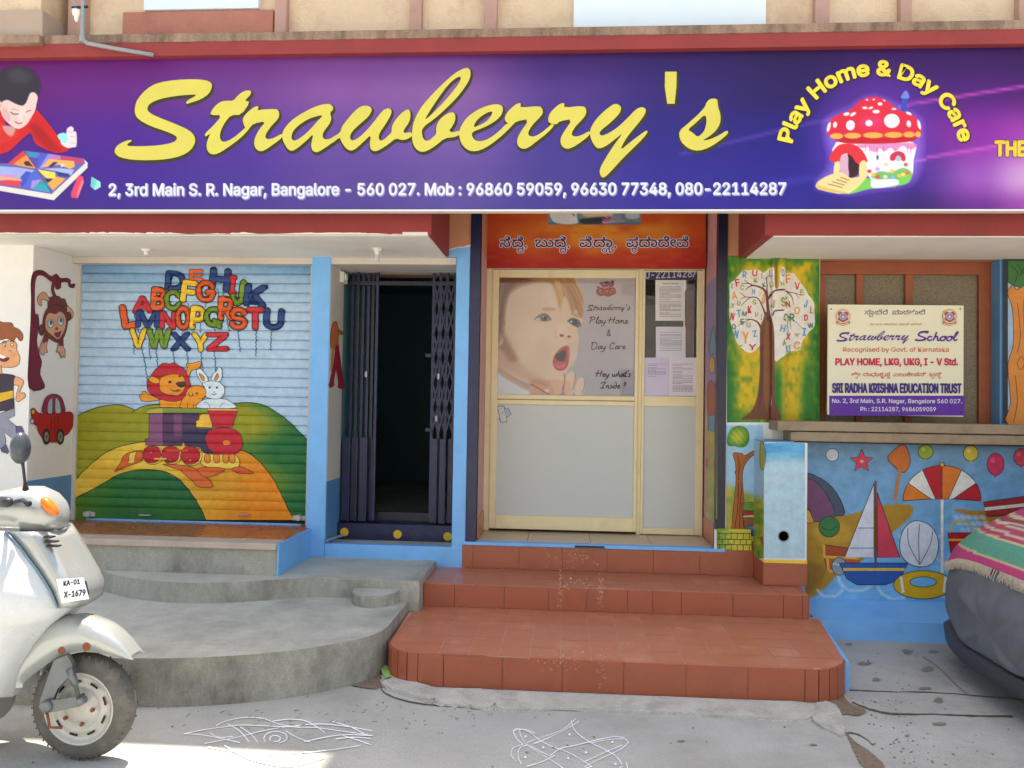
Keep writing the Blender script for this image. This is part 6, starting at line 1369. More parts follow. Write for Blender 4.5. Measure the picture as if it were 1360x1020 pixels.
lm.poly([(148,450),(165,446),(180,465),(215,472),(300,468),(335,462),(352,480),(350,530),(325,570),(290,590),(265,610),(215,600),(185,560),(176,530),(160,520),(150,480)], RC, 1, **ink); lm.ell(157,462,9,12,C(226,180,50),0,**ink); lm.ell(152,508,9,12,C(190,200,206),0,**ink)
for x in (222, 289): lm.ell(x, 583, 18, 38, C(50,46,48), 0, **ink); lm.ell(x, 583, 11, 24, C(140,134,120), 0); lm.ell(x, 583, 5, 10, C(90,86,80))
for x in (245, 262, 278): lm.line([(x,485),(x,560)],3,C(110,16,24),0)
lm.done('painted_toy_car')
# cheerful boy on the pillar front
fb = Canvas('Y', -0.45, lp, 'paint', base=0.0015, eps=0.00005); fb.T(0,330,4.435)
SK = C(226,160,112)
fb.poly([(0,560),(60,540),(98,560),(100,600),(118,640),(112,680),(85,698),(40,700),(-60,690),(-120,640),(-110,560)], SK, 2, **ink)
fb.poly([(-130,560),(-120,470),(-60,440),(0,430),(20,436),(70,438),(82,462),(110,475),(135,505),(132,540),(115,542),(98,520),(80,545),(40,530),(0,540),(-60,520)], C(150,82,44), 1, **ink)
fb.ell(26,571,8,12,C(236,234,226),0,**ink); fb.ell(72,571,8,12,C(236,234,226),0,**ink); fb.ell(28,573,4,5,BLK); fb.ell(72,573,4,5,BLK); fb.line([(12,556),(28,545),(40,555)],5,BLK); fb.line([(60,550),(74,545),(84,552)],5,BLK); fb.line([(52,600),(62,606),(66,598)],4,C(160,96,66))
fb.poly([(-20,620),(0,624),(30,640),(56,645),(45,660),(20,666),(-10,650)], C(120,24,34), 1, **ink); fb.poly([(-20,620),(0,622),(40,640),(20,650),(-10,640)], C(232,232,232), 0)
fb.poly([(-40,690),(8,690),(15,740),(-30,745)], SK, 0, **ink)
fb.poly([(-130,760),(-20,745),(12,738),(60,742),(92,755),(82,800),(80,850),(85,940),(60,960),(20,955),(-120,960)], C(56,46,62), 1, **ink)
fb.poly([(-120,850),(0,850),(78,835),(82,880),(0,905),(-120,905)], C(222,172,40), 0, **ink)
fb.poly([(82,800),(92,756),(138,778),(130,815),(118,850),(145,850),(150,875),(130,890),(108,904),(95,890),(100,850),(110,810)], SK, 1, **ink)
fb.done('painted_boy')
fb.T(0,420,3.643)
fb.poly([(-80,470),(0,470),(72,445),(72,480),(40,500),(90,540),(95,580),(60,590),(20,560),(30,600),(20,650),(0,640),(-20,560),(-80,560)], C(140,142,156), 0, **ink); fb.poly([(78,532),(105,532),(118,560),(110,600),(80,590)], C(90,80,120), 0, **ink); fb.poly([(5,640),(30,620),(45,655),(38,665),(8,655)], C(90,80,120), 0, **ink); fb.done('painted_trousers')

# ================================================================ SMALL FITTINGS
for (px, py, lab) in ((194.5, 331, 'white bulb holder under the canopy above the roller shutter'), (501, 330, 'white bulb holder with small bulb under the canopy above the gate')):
    X, Y = PZ(px, py, 2.597); bh = empty('bulb_holder', (X, Y, 2.597), lab, 'bulb holder', 'bulb holders under the canopy')
    bm = bmesh.new(); lathe(bm, [(.036,0),(.036,-.010),(.030,-.016),(.018,-.018),(.018,-.040),(.014,-.044),(.0001,-.044)], (X, Y, 2.597), 'Z', 20); frombm('base', bm, 'white_plastic', bh, True)
    if px > 300:
        bm = bmesh.new(); lathe(bm, [(.010,-.042),(.012,-.05),(.021,-.065),(.023,-.078),(.016,-.092),(.0001,-.098)], (X, Y, 2.597), 'Z', 18); frombm('bulb', bm, 'frost', bh, True)
y_, z_ = PX(454.5, 369, -1.817); sb_ = empty('switch_box', (-1.817, y_, z_), 'small cream switch box on the side wall of the gate recess', 'switch box')
box('case', -1.817, -1.785, y_-.07, y_+.05, z_-.045, z_+.04, 'white_plastic', sb_, .004); box('switch', -1.787, -1.775, y_-.03, y_+.02, z_-.02, z_+.02, 'white_plastic', sb_, .003)
bm = bmesh.new(); tube(bm, [(-1.81, y_-.01, z_+.04), (-1.812, y_-.03, 2.5), (-1.81, y_-.2, 2.59)], .005, 6); frombm('cable', bm, 'white_plastic', sb_)
x, z = PY(440, 719, 0.1); bm = bmesh.new(); tube(bm, [(-1.80,-0.02,0.43),(-1.74,0.20,0.435)], .010, 12); frombm('drain_pipe', bm, 'pipe', B)
# pipe and lamp holder above the sign
x, z = PY(111, 40, -1.11); x2, z2 = PY(111.5, 57, -1.11)
dp = empty('grey_pipe', (x, -1.11, z2), 'grey pipe running down the upper wall and bending over the red band', 'pipe')
bm = bmesh.new(); tube(bm, [(x-.01,-1.12,5.2),(x,-1.12,z2+.05),(x+.005,-1.12,z2+.015),(x+.03,-1.115,z2-.005)]+[(*[PY(150,64,-1.09)[0]],-1.09,PY(150,64,-1.09)[1]),(PY(204,73,-1.06)[0],-1.06,PY(204,73,-1.06)[1])], .013, 12); frombm('pipe_run', bm, 'pipe', dp, True)
bm = bmesh.new(); lathe(bm, [(.017,-.02),(.019,0),(.017,.02)], (x,-1.12,z2+.02), 'Z', 14); frombm('collar', bm, 'pipe', dp)
bm = bmesh.new(); tube(bm, [(x-.075,-1.12,PY(104,12,-1.1)[1]),(x+.03,-1.12,PY(104,12,-1.1)[1]+.003)], .009, 8); frombm('clamp', bm, 'black', dp)
lh = PY(102, 20, -1.12); lo = empty('old_lamp_holder', (lh[0], -1.12, lh[1]), 'old white lamp holder strapped beside the grey pipe at upper left', 'lamp holder')
bm = bmesh.new(); lathe(bm, [(.030,.03),(.026,.0),(.016,-.012),(.014,-.03),(.006,-.045),(.0001,-.046)], (lh[0],-1.12,lh[1]), 'Z', 16); frombm('holder', bm, 'white_plastic', lo, True)
bm = bmesh.new(); tube(bm, [(lh[0],-1.12,lh[1]+.03),(lh[0]-.02,-1.12,lh[1]+.09),(lh[0]+.0,-1.12,lh[1]+.2),(lh[0]-.01,-1.1,lh[1]+.6)], .008, 8); frombm('cable', bm, 'pipe', lo)
# ================================================================ GROUND DETAIL
gc = Canvas('Z', G, ground, 'paint', base=0.003, eps=0.00006); gc.tf = (0,0,1,1)
DK = C(92,86,74)
def crack(pts, w, col=DK, n=5):
    q = crom(pts, n); gc.line([(p[0]+rnd.uniform(-.8,.8), p[1]+rnd.uniform(-.4,.4), w*rnd.uniform(.4,1.2)) for p in q], w, col, 0); gc.done('crack')
crack([(505,912),(512,922),(545,933),(590,938),(640,941)], 1.8); crack([(655,941),(720,939),(800,943),(880,946),(1000,953),(1075,956)], 1.8); crack([(1078,957),(1110,972),(1140,976),(1160,990)], 2.0)
crack([(1125,917),(1180,919),(1250,921),(1360,930)], 1.4); crack([(1132,933),(1160,944),(1190,949),(1240,949),(1290,951),(1345,952)], 2.6)
crack([(170,930),(260,926),(330,920),(400,911),(460,902),(508,890)], 2.2, C(112,106,92)); crack([(1225,872),(1250,890),(1275,915),(1290,925)], 2.2, C(150,132,112))
for q in ([(1085,925),(1112,920),(1128,935),(1150,945),(1140,952),(1122,950),(1120,965),(1135,985),(1158,1000),(1175,1020),(1150,1022),(1135,1000),(1125,978),(1112,955),(1100,935)], [(460,905),(500,893),(512,886),(516,896),(505,905),(500,915),(470,912)]):
    p3 = [PZ(a, b, G) for a, b in crom([(x_+rnd.uniform(-2,2), y_+rnd.uniform(-1,1)) for x_, y_ in q], 3, True)]
    o = mesh('sand_patch', [(a, b, G+.005) for a, b in p3], [tuple(t) for t in tessellate_polygon([[Vector((a, b, 0)) for a, b in p3]])], 'sand', ground); o['kind'] = 'stuff'
for x, y, rx, ry in ((1232,889,10,3.4),(1148,882,12,3),(1163,903,6,3),(1240,866,7,2),(1128,856,5,2),(1205,866,8,3),(1247,930,7,4),(1247,962,9,2.4),(1230,915,10,2),(700,1000,3,1),(1205,978,4,1.2),(330,915,20,3),(1080,990,5,1.4),(905,985,6,1.2)):
    n = 14; pts = [(x+math.cos(2*math.pi*k/n)*rx*rnd.uniform(.6,1.2), y+math.sin(2*math.pi*k/n)*ry*rnd.uniform(.6,1.2)) for k in range(n)]; gc.poly(pts, C(134,128,118)); gc.done('stain')
lf_ = Canvas('Z', G, None, 'paint', base=0.03); lf_.poly([(505,890),(512,888),(516,895),(519,905),(512,908),(507,900)], C(150,196,110)); tag(lf_.done('fallen_leaf'), 'pale green leaf lying at the left tip of the cement kerb', 'leaf')
ck = Canvas('Z', G, None, 'chalk', base=0.0045, eps=0.00006); ck.T(220,930,4.25)
for q in ([(100,195),(200,175),(330,155),(430,145),(560,150),(700,155),(850,160),(1000,180),(1170,205)],[(270,155),(350,120),(450,102),(550,108),(640,140),(760,160)],[(600,125),(700,112),(790,122),(860,160),(900,190)],[(350,140),(420,180),(470,240)],[(410,150),(480,195),(520,245)],[(100,195),(200,200),(330,225),(420,245)],[(220,250),(400,215),(520,185),(650,160),(850,140),(1000,150),(1170,180)],[(680,180),(740,215),(820,245)],[(780,240),(900,215),(1010,200),(1160,205)],[(940,125),(1040,155),(1120,195)],[(1000,205),(1080,230),(1160,258)],[(560,240),(555,215),(580,190),(630,182),(680,200),(680,230),(640,248)],[(590,235),(590,215),(615,205),(645,215),(640,235),(610,240)],[(250,190),(300,215),(380,210)],[(960,225),(1060,215),(1160,222)],[(240,270),(420,300),(640,310),(900,290),(1100,262)],[(330,260),(480,340),(700,380),(900,330)]):
    ck.line([(a, b, rnd.uniform(3,6)) for a, b in q], 9, C(250,252,255), 4)
tag(ck.done('chalk_drawing'), 'white looping chalk drawing on the street in front of the grey platform', 'chalk drawing', 'chalk drawings on the street')
ck = Canvas('Z', G, None, 'chalk', base=0.0045, eps=0.00006); ck.T(660,940,6.8)
for q in ([(715,100),(670,145),(590,205),(480,250),(360,290),(270,325)],[(740,130),(660,180),(560,235),(440,290),(330,335)],[(670,120),(690,190),(740,250),(850,325),(980,390),(1080,450),(1130,520)],[(240,340),(180,290),(148,215),(200,200),(290,225),(370,290),(480,350),(640,410),(780,490),(860,545)],[(250,320),(215,260),(205,215)],[(150,215),(260,205),(340,240)],[(1190,320),(1140,280),(1050,270),(900,300),(700,350),(580,375),(480,440)],[(1140,290),(1020,295),(860,325)],[(1190,320),(1120,380),(1000,440),(880,495),(790,540)],[(1130,345),(1000,400),(860,465),(780,500)],[(240,340),(150,370),(128,430),(175,500)],[(290,345),(210,370),(190,440),(220,520)],[(250,330),(400,430),(520,500),(600,560)],[(300,350),(400,410),(500,455)],[(270,540),(400,500),(520,440)],[(1170,500),(1180,560)],[(200,560),(420,640),(640,600),(860,540)],[(600,560),(760,640),(1000,620),(1130,540)]):
    ck.line([(a, b, rnd.uniform(4,8)) for a, b in q], 12, C(250,252,255), 4)
for x, y in ((258,270),(655,250),(418,370),(805,415),(255,458),(645,468),(1043,320),(1070,518)): ck.ell(x, y, 11, 10, C(250,250,250), n=10)
tag(ck.done('chalk_drawing'), 'white dotted chalk drawing on the street in front of the terracotta steps', 'chalk drawing', 'chalk drawings on the street')
# pale worn patches on the tiles
for (surf, val, q) in (('Y',-0.02,[(742,730,30,26)]),('Y',-0.566,[(742,783,3,28),(797,785,4,28)]),('Y',-1.594,[(735,878,24,22),(800,890,8,30)])):
    pass
# ================================================================ SCOOTER
YC = -2.62
sco = empty('scooter', (-2.3, YC, G), 'silver scooter with amber indicator and white number plate standing in front of the shutter', 'scooter')
WX, WZ = -2.078, 0.150; WR = 0.228
def wheel(cx, cy, cz, parent, nm='front_wheel'):
    w = empty(nm, (cx, cy, cz), parent=parent)
    bm = bmesh.new(); prof = []
    for k in range(15):
        a = math.pi*(k/14.0); prof.append((0.152+(WR-0.152)*math.sin(a)**0.62, -0.048*math.cos(a)))
    lathe(bm, prof, (cx, cy, cz), 'Y', 56, False); frombm('tyre', bm, 'rubber', w, True)
    for side in (-1, 1):
        for k in range(46):      # shoulder tread blocks
            a = 2*math.pi*k/46; r0, r1 = WR-0.026, WR-0.004; bm = bmesh.new()
            pts = [(r0-.004, side*0.0405, a), (r0-.004, side*0.0405, a+.035), (r1, side*0.0285, a+.07), (r1, side*0.0285, a+.035)]
            vv = [bm.verts.new((cx+r*math.cos(t), cy+y, cz+r*math.sin(t))) for r, y, t in pts]+[bm.verts.new((cx+(r+.0015)*math.cos(t), cy+y+side*.0015, cz+(r+.0015)*math.sin(t))) for r, y, t in pts]
            for q in ((4,5,6,7),(0,1,5,4),(1,2,6,5),(2,3,7,6),(3,0,4,7)): bm.faces.new([vv[i] for i in q])
            if side == -1 or k % 2 == 0: frombm('tread_block', bm, 'rubber', w)
    bm = bmesh.new(); lathe(bm, [(.156,.047),(.160,.03),(.152,.0),(.160,-.03),(.158,-.047),(.150,-.050),(.146,-.044),(.138,-.034),(.128,-.030),(.112,-.034),(.100,-.040),(.088,-.036),(.080,-.030),(.062,-.044),(.050,-.050),(.030,-.052),(.0001,-.053)], (cx, cy, cz), 'Y', 48); frombm('rim', bm, 'rimsteel', w, True)
    for k in range(9):
        a0 = 2*math.pi*k/9+.15; pts = []
        for t in [a0+.32*i/6 for i in range(7)]: pts.append((.121, t))
        for t in [a0+.32*(6-i)/6 for i in range(7)]: pts.append((.111, t))
        mesh('rim_slot', [(cx+r*math.cos(t), cy-.0375, cz+r*math.sin(t)) for r, t in pts], [tuple(range(14))], 'black', w)
    for k in range(5):
        a = 2*math.pi*k/5; bm = bmesh.new(); lathe(bm, [(.008,-.046),(.008,-.058),(.0001,-.059)], (cx+.066*math.cos(a), cy, cz+.066*math.sin(a)), 'Y', 8); frombm('wheel_nut', bm, 'rust', w)
    return w
wheel(WX, YC, WZ, sco)
def pl(name, pts, y0, y1, m, bev=0.002, parent=sco):
    q = [PY(a, b, (y0+y1)/2) for a, b in pts]; bm = bmesh.new(); A = [bm.verts.new((x, y0, z)) for x, z in q]; Bv = [bm.verts.new((x, y1, z)) for x, z in q]; n = len(q)
    bm.faces.new(A); bm.faces.new(Bv[::-1])
    for i in range(n): bm.faces.new((A[i], A[(i+1) % n], Bv[(i+1) % n], Bv[i]))
    if bev: bmesh.ops.bevel(bm, geom=list(bm.edges), offset=bev, segments=2, affect='EDGES')
    return frombm(name, bm, m, parent)
yn = YC-0.085
pl('fork_arm', [(73,876),(92,868),(99,880),(101,892),(78,912),(70,930),(71,944),(60,948),(53,940),(55,928)], yn-.012, yn+.012, 'forksteel', .004)
pl('link_arm', [(55,932),(66,930),(106,923),(113,930),(107,938),(68,946),(56,944)], yn-.030, yn-.014, 'forksteel', .004)
x0, z0 = PY(92, 888, yn-.02); x1, z1 = PY(107, 928, yn-.02)
bm = bmesh.new(); tube(bm, [(x0, yn-.02, z0), (x0+(x1-x0)*.55, yn-.02, z0+(z1-z0)*.55), (x0+(x1-x0)*.56, yn-.02, z0+(z1-z0)*.56), (x1, yn-.03, z1)], .014, 12, rad=[.016,.015,.009,.009]); frombm('damper', bm, 'forksteel', sco, True)
for px, py, r in ((62,938,.026),(108,931,.017)):
    x, z = PY(px, py, yn-.03); bm = bmesh.new(); lathe(bm, [(r*.4,-.018),(r*.8,-.016),(r,-.008),(r,.02)], (x, yn-.03, z), 'Y', 18); frombm('pivot_cap', bm, 'forksteel', sco)
x, z = PY(62, 945, yn-.03); x2, z2 = PY(72, 966, yn-.02); bm = bmesh.new(); tube(bm, [(x, yn-.03, z), (x2-.01, yn-.035, z2+.005), (x2+.03, yn-.01, z2-.004)], .006, 8); frombm('brake_lever', bm, 'rust', sco, True)
yf = 2*YC-yn
pl('fork_arm', [(73,876),(92,868),(99,880),(78,912),(71,944),(55,935)], yf-.012, yf+.012, 'forksteel', .004)
# mudguard
TP = [(3,912),(8,884),(24,856),(57,829),(99,817),(138,829),(164,850),(178,871)]; BT = [(30,914),(33,906),(48,893),(80,872),(110,865),(136,868),(158,873),(179,877)]
tp = crom(TP, 4); bt = crom(BT, 4); secs = []
for i, (a, b) in enumerate(zip(tp, bt)):
    hw = 0.078*min(1, .55+.45*min(1, (len(tp)-1-i)/8.0)); X1, Z1 = PY(*a, YC-.02); X0, Z0 = PY(*b, YC-hw); r = []
    for t, y in ((0,-1),(.45,-1.02),(.75,-.93),(.93,-.62),(1.0,0),(.93,.62),(.75,.93),(.45,1.02),(0,1)): r.append((X0+(X1-X0)*t, YC+hw*y, Z0+(Z1-Z0)*t))
    secs.append(r)
loft('mudguard', secs, 'silver', sco, thick=.003)
for px, py, r in ((82,864,.016),(115,859,.018)):
    x, z = PY(px, py, YC-.08); bm = bmesh.new(); lathe(bm, [(.0001,-.004),(r,-.003),(r,.003)], (x, YC-.079, z), 'Y', 14); frombm('rust_patch', bm, 'rust', sco)
# leg shield and horn cover
rows = [706,716,730,745,758,772,785,797,808]; fx = [75,81,87,94,100,107,111,110,103]; tx = [8,18,30,41,51,60,68,73,77]
def P3(px, py, y): x, z = PY(px, py, y); return (x, y, z)
def sym(pts):
    return pts+[(p[0], 2*YC-p[1], p[2]) for p in pts[-2::-1]]
secs = []
for py, f, t in zip(rows, fx, tx): secs.append(sym([P3(t, py, YC-.135), P3(t+(f-t)*.30, py, YC-.140), P3(t+(f-t)*.62, py, YC-.118), P3(t+(f-t)*.86, py, YC-.075), (P3(f, py, YC-.04)[0]+.004, YC, P3(f, py, YC-.04)[2])]))
loft('horn_cover', secs, 'silver', sco, thick=.003)
ls_r = [706,730,758,785,808,832,857,888,926]; ls_s = [8,30,51,68,77,48,28,9,2]
secs = []
for py, sx in zip(ls_r, ls_s):
    secs.append(sym([P3(sx-150, py+4, YC-.30), P3(sx-110, py+2, YC-.295), P3(sx-60, py, YC-.25), P3(sx-22, py, YC-.185), P3(sx-1, py, YC-.137), (P3(sx+14, py, YC-.09)[0], YC-.09, P3(sx, py, YC-.1)[2]), (P3(sx+22, py, YC-.04)[0], YC, P3(sx, py, YC-.1)[2])]))
loft('leg_shield', secs, mat('silver lacquer with painted glare', C(202,206,208), .26, .04, 6, metal=.1), sco, thick=.004)  # whiter than the other panels: sun overexposure put into its colour
bm = bmesh.new(); tube(bm, [P3(t-1, py, YC-.143) for py, t in zip(rows, tx)], .0045, 8); frombm('trim_strip', bm, mat('blue grey trim', C(112,140,160), .5), sco, True)
for x0, x1, y in ((57,68,713.5),(58,73,719.5),(61,76,725.5)):
    a, z = PY(x0, y, YC-.13); b_, _ = PY(x1, y, YC-.13); bm = bmesh.new(); bbox(bm, a, b_, YC-.131, YC-.10, z-.0032, z+.0032, .001); frombm('horn_slot', bm, 'black', sco)
# number plate
pl('number_plate', [(75,769.5),(110.5,767.5),(118,795.5),(82.5,801)], YC-.158, YC-.152, 'plate', .001)
pl('plate_bracket', [(85,775),(108,774),(112,792),(90,796)], YC-.152, YC-.08, 'black', 0)
pc = Canvas('Y', YC-.158, sco, 'print', base=0.001); INK = C(40,42,60)
pc.tf = (0,0,1,1)
def shk(c): pass
pc.T(0,700,3.19)
pc.text('KA-01', 270, 338, 249, 240, 20, INK, .03); pc.text('X-1679', 272, 362, 299, 288, 24, INK, .03); pc.done('lettering')
# handlebar cowl
cw = [(-70,668,700,.05),(-40,660,703,.09),(0,652,706,.105),(20,647,707,.11),(40,647,708,.112),(56,654,709,.105),(67,664,708,.085),(74,675,704,.055),(77.5,686,697,.02)]
secs = []
for px, yt, yb, hw in cw:
    X, Zt = PY(px, yt, YC-.05); _, Zb = PY(px, yb, YC-.05); zm, hz = (Zt+Zb)/2, (Zt-Zb)/2
    secs.append([(X, YC+hw*math.copysign(abs(math.cos(a))**.8, math.cos(a)), zm+hz*math.copysign(abs(math.sin(a))**.8, math.sin(a))) for a in [2*math.pi*k/20 for k in range(20)]])
loft('handlebar_cowl', secs, 'silver', sco, closed=True)
bm = bmesh.new(); bmesh.ops.create_uvsphere(bm, u_segments=20, v_segments=12, radius=1.0)
cx, cz = PY(62.5, 673, YC-.10)
for v in bm.verts:
    x, y, z = v.co; X_, Z_ = x*.052, z*.022; a = RAD(46); v.co = Vector((cx+X_*math.cos(a)+Z_*math.sin(a), YC-.083+y*.026, cz-X_*math.sin(a)+Z_*math.cos(a)))
frombm('indicator', bm, 'amber', sco, True)
bm = bmesh.new(); tube(bm, [P3(42,708,YC), P3(44,718,YC)], .055, 20); frombm('steering_neck', bm, 'silver', sco, True)
bm = bmesh.new(); tube(bm, [P3(-10,670,YC-.08), P3(-4,668,YC-.16), P3(0,666,YC-.26), P3(10,667,YC-.36), P3(13,667,YC-.372)], .02, 14, rad=[.014,.016,.021,.021,.012]); frombm('grip', bm, 'seatv', sco, True)
bm = bmesh.new(); tube(bm, [P3(16,668,YC-.11), P3(30,664,YC-.22), P3(36,668,YC-.30), P3(38,669,YC-.31)], .009, 10, rad=[.010,.009,.011,.013]); frombm('brake_lever', bm, 'seatv', sco, True)
bm = bmesh.new(); tube(bm, [P3(34,650,YC-.11), P3(33,640,YC-.13), P3(31,622,YC-.145), P3(29,608,YC-.15)], .007, 10, rad=[.013,.006,.006,.008]); frombm('mirror_stem', bm, 'seatv', sco, True)
bm = bmesh.new(); bmesh.ops.create_uvsphere(bm, u_segments=20, v_segments=14, radius=1.0); cx, cz = PY(27, 595, YC-.15)
for v in bm.verts: v.co = Vector((cx+v.co.x*.037, YC-.15+v.co.y*.045, cz+v.co.z*.068))
frombm('mirror', bm, mat('mirror shell', C(70,76,84), .25), sco, True)
# clear windscreen edge, seat and body, beyond the frame
secs = []
for X, zt_, zb_, hw in ((-2.50,.36,.05,.16),(-2.75,.33,.02,.17),(-2.95,.36,.02,.17),(-3.02,.62,.04,.19),(-3.3,.66,.10,.22),(-3.65,.66,.2,.20),(-3.85,.60,.38,.10)):
    zm, hz = (zt_+zb_)/2, (zt_-zb_)/2; secs.append([(X, YC+hw*math.copysign(abs(math.cos(a))**.6, math.cos(a)), zm+hz*math.copysign(abs(math.sin(a))**.6, math.sin(a))) for a in [2*math.pi*k/20 for k in range(20)]])
loft('rear_body', secs, 'silver', sco, closed=True)
secs = []
for X, zt_, zb_, hw in ((-2.98,.70,.62,.10),(-3.05,.74,.62,.13),(-3.3,.75,.64,.15),(-3.7,.76,.66,.13),(-3.78,.72,.68,.08)):
    zm, hz = (zt_+zb_)/2, (zt_-zb_)/2; secs.append([(X, YC+hw*math.cos(a), zm+hz*math.sin(a)) for a in [2*math.pi*k/16 for k in range(16)]])
loft('seat', secs, 'seatv', sco, closed=True)
wheel(-3.35, YC, WZ, sco, 'rear_wheel')

# ================================================================ COVERED CAR
CX0, CYC = 2.30, -1.50
def hwid(d): return float(np.interp(d, [0,.05,.14,.3,.55,1.0,2.8,3.3,3.5], [.42,.60,.71,.79,.84,.86,.86,.80,.6]))
def zhi(d): return float(np.interp(d, [0,.05,.14,.3,.55,.8,1.1,1.6,2.8,3.3,3.5], [.46,.60,.72,.83,.94,1.02,1.22,1.42,1.44,1.0,.8]))
def csec(d, off=0.0, zlo=0.10, n=64, wr=0.0, seed=0, a0=0, a1=2*math.pi, ends=True):
    hw, zt_ = hwid(d)+off, zhi(d)+off; zl = zlo(d) if callable(zlo) else zlo; zm, hz = (zt_+zl)/2, (zt_-zl)/2; out = []
    for k in range(n):
        a = a0+(a1-a0)*k/(n-1 if not ends else n); c_, s_ = math.cos(a), math.sin(a)
        y = hw*math.copysign(abs(c_)**.55, c_); z = zm+hz*math.copysign(abs(s_)**.62, s_)
        w_ = wr*(math.sin(y*11+z*23+d*7+seed+1.5*math.sin(z*9+d*5))+.7*abs(math.sin(y*23-z*15+d*19))+.5*abs(math.sin(d*31+z*21+y*6)))*.33
        out.append((CX0+d-off-w_*.6, CYC+y*(1+w_*.5), z+w_*.4*(1 if s_ > 0 else .2)))
    return out
car = empty('parked_car', (CX0+1.7, CYC, G), 'dark car hidden under a grey cloth cover at the right edge of the picture', 'car')
DS = [0,.02,.05,.09,.14,.2,.3,.42,.55,.7,.8,.95,1.1,1.35,1.6,2.2,2.8,3.1,3.3,3.5]
loft('body', [csec(d, -.035, 0.10, 32) for d in DS], mat('dark car body', C(52,54,60), .3), car, closed=True)
loft('bumper', [[(CX0+.02+.16*abs(y/.8)**2.2, CYC+y, .16-.001), (CX0-.03+.16*abs(y/.8)**2.2, CYC+y, .13), (CX0-.02+.16*abs(y/.8)**2.2, CYC+y, .06), (CX0+.10+.16*abs(y/.8)**2.2, CYC+y, .035)] for y in np.linspace(-.84,.84,24)], mat('dark bumper', C(58,62,68), .5), car, thick=.01)
for dx in (.62, 2.85):
    for s_ in (-.76, .76):
        bm = bmesh.new(); lathe(bm, [(.0001,-.09),(.16,-.09),(.17,-.085),(.27,-.08),(.29,-.05),(.29,.05),(.27,.08),(.0001,.09)], (CX0+dx, CYC+s_, G+.29), 'Y', 30); frombm('wheel', bm, 'rubber', car)
# cover: wrinkled cloth whose hem hangs uneven
cov = []
DS2 = list(np.linspace(0,.14,8))+list(np.linspace(.18,.8,16))+list(np.linspace(.9,3.5,24))
cap = []
for d in DS2:
    s_ = csec(d, .0, lambda q: .15+.02*math.sin(q*6), 96, .034, 0, 0, 2*math.pi, True); cov.append(s_)
# close the nose with a sagging front flap
c0 = cov[0]; front = [(CX0+.03, CYC+(p[1]-CYC)*.55, max(.20, .34+(p[2]-.34)*.5)) for p in c0]
mid_ = [(CX0-.022-.012*math.sin(p[1]*25), CYC+(p[1]-CYC)*.8, .34+(p[2]-.34)*.8) for p in c0]
cen = [(CX0-.02, CYC+(p[1]-CYC)*.4, .31+(p[2]-.31)*.35) for p in c0]
tip = [(CX0-.015, CYC+(p[1]-CYC)*.05, .31+(p[2]-.31)*.05) for p in c0]
cc = loft('car_cover', [tip, cen, mid_]+cov, 'cover', None, closed=True, thick=0, loc=(CX0+1.7, CYC, 1.2))
tag(cc, 'wrinkled grey cloth cover draped over the car at the right edge', 'car cover')
md = cc.modifiers.new('soft', 'SUBSURF'); md.levels = 1; md.render_levels = 1
# striped blanket
vs = []; cl = []; fs = []; NB = 150
DB = list(np.linspace(.062,.2,22))+list(np.linspace(.215,.8,44))+list(np.linspace(.85,1.5,12)); lo_z = .575
def stripe(t):
    t = t*100
    for a, b_, c_ in ((0,9.5,(206,60,122)),(9.5,10.6,(222,206,150)),(10.6,19,(92,168,140)),(19,20,(222,206,150)),(20,22,(200,60,100)),(22,23,(226,214,190)),(23,25.5,(196,70,96)),(25.5,26.5,(226,214,190)),(26.5,29,(170,60,80)),(29,30.5,(222,206,160))):
        if a <= (t % 34) < b_: return C(*[v*.86+14 for v in c_])
    return C(190,66,118)
arc = 0; prev = None
for i, d in enumerate(DB):
    sec = csec(d, .016, .13, 400, .006, 0, 0.0, math.pi, False); idx = [k for k, p in enumerate(sec) if p[2] >= lo_z+.012*math.sin(p[1]*9)]
    k0, k1 = (idx[0], idx[-1]) if len(idx) > 1 else (199, 201)
    row = [sec[int(round(k0+(k1-k0)*j/NB))] for j in range(NB+1)]
    for p in row:
        edge = p[2]-lo_z if d < .3 else (p[2]-lo_z)*.0+min(p[2]-lo_z, (zhi(.3)-lo_z)+(d-.3)*.6)
        vs.append(p); cl.append(stripe(max(0, edge)))
for i in range(len(DB)-1):
    for j in range(NB): fs.append((i*(NB+1)+j, i*(NB+1)+j+1, (i+1)*(NB+1)+j+1, (i+1)*(NB+1)+j))
bk = mesh('striped_blanket', vs, fs, mat('woven blanket', 'ATTR', .9, .12, 60, .5, 160), None, cl, True, loc=(CX0+.6, CYC, .9))
md = bk.modifiers.new('thickness', 'SOLIDIFY'); md.thickness = .008
tag(bk, 'pink and green striped blanket with fringe laid over the grey car cover', 'blanket')
bm = bmesh.new(); hem = [vs[j] for j in range(NB+1)]+[vs[i*(NB+1)] for i in range(1, len(DB))]
def dens(h, n):
    out = []
    for i in range(len(h)-1):
        a, b_ = Vector(h[i]), Vector(h[i+1])
        if (b_-a).length > .3: continue
        for k in range(n): out.append(a.lerp(b_, k/n))
    return out
for p in dens([vs[j] for j in range(NB+1)], 3)+dens([vs[i*(NB+1)] for i in range(len(DB))], 2)+dens([vs[i*(NB+1)+NB] for i in range(len(DB))], 2):
    q = p+Vector((-.014+rnd.uniform(-.01,.004), rnd.uniform(-.012,.012), -rnd.uniform(.035,.06))); m_ = p.lerp(q, .5)+Vector((-.008, rnd.uniform(-.006,.006), 0))
    tube(bm, [p+Vector((-.004,0,.004)), m_, q], .0028, 4, True, [.003,.0026,.0015])
fo = frombm('fringe', bm, mat('fringe yarn', C(196,180,160), .9, .2, 40), bk); fo['kind'] = 'stuff'
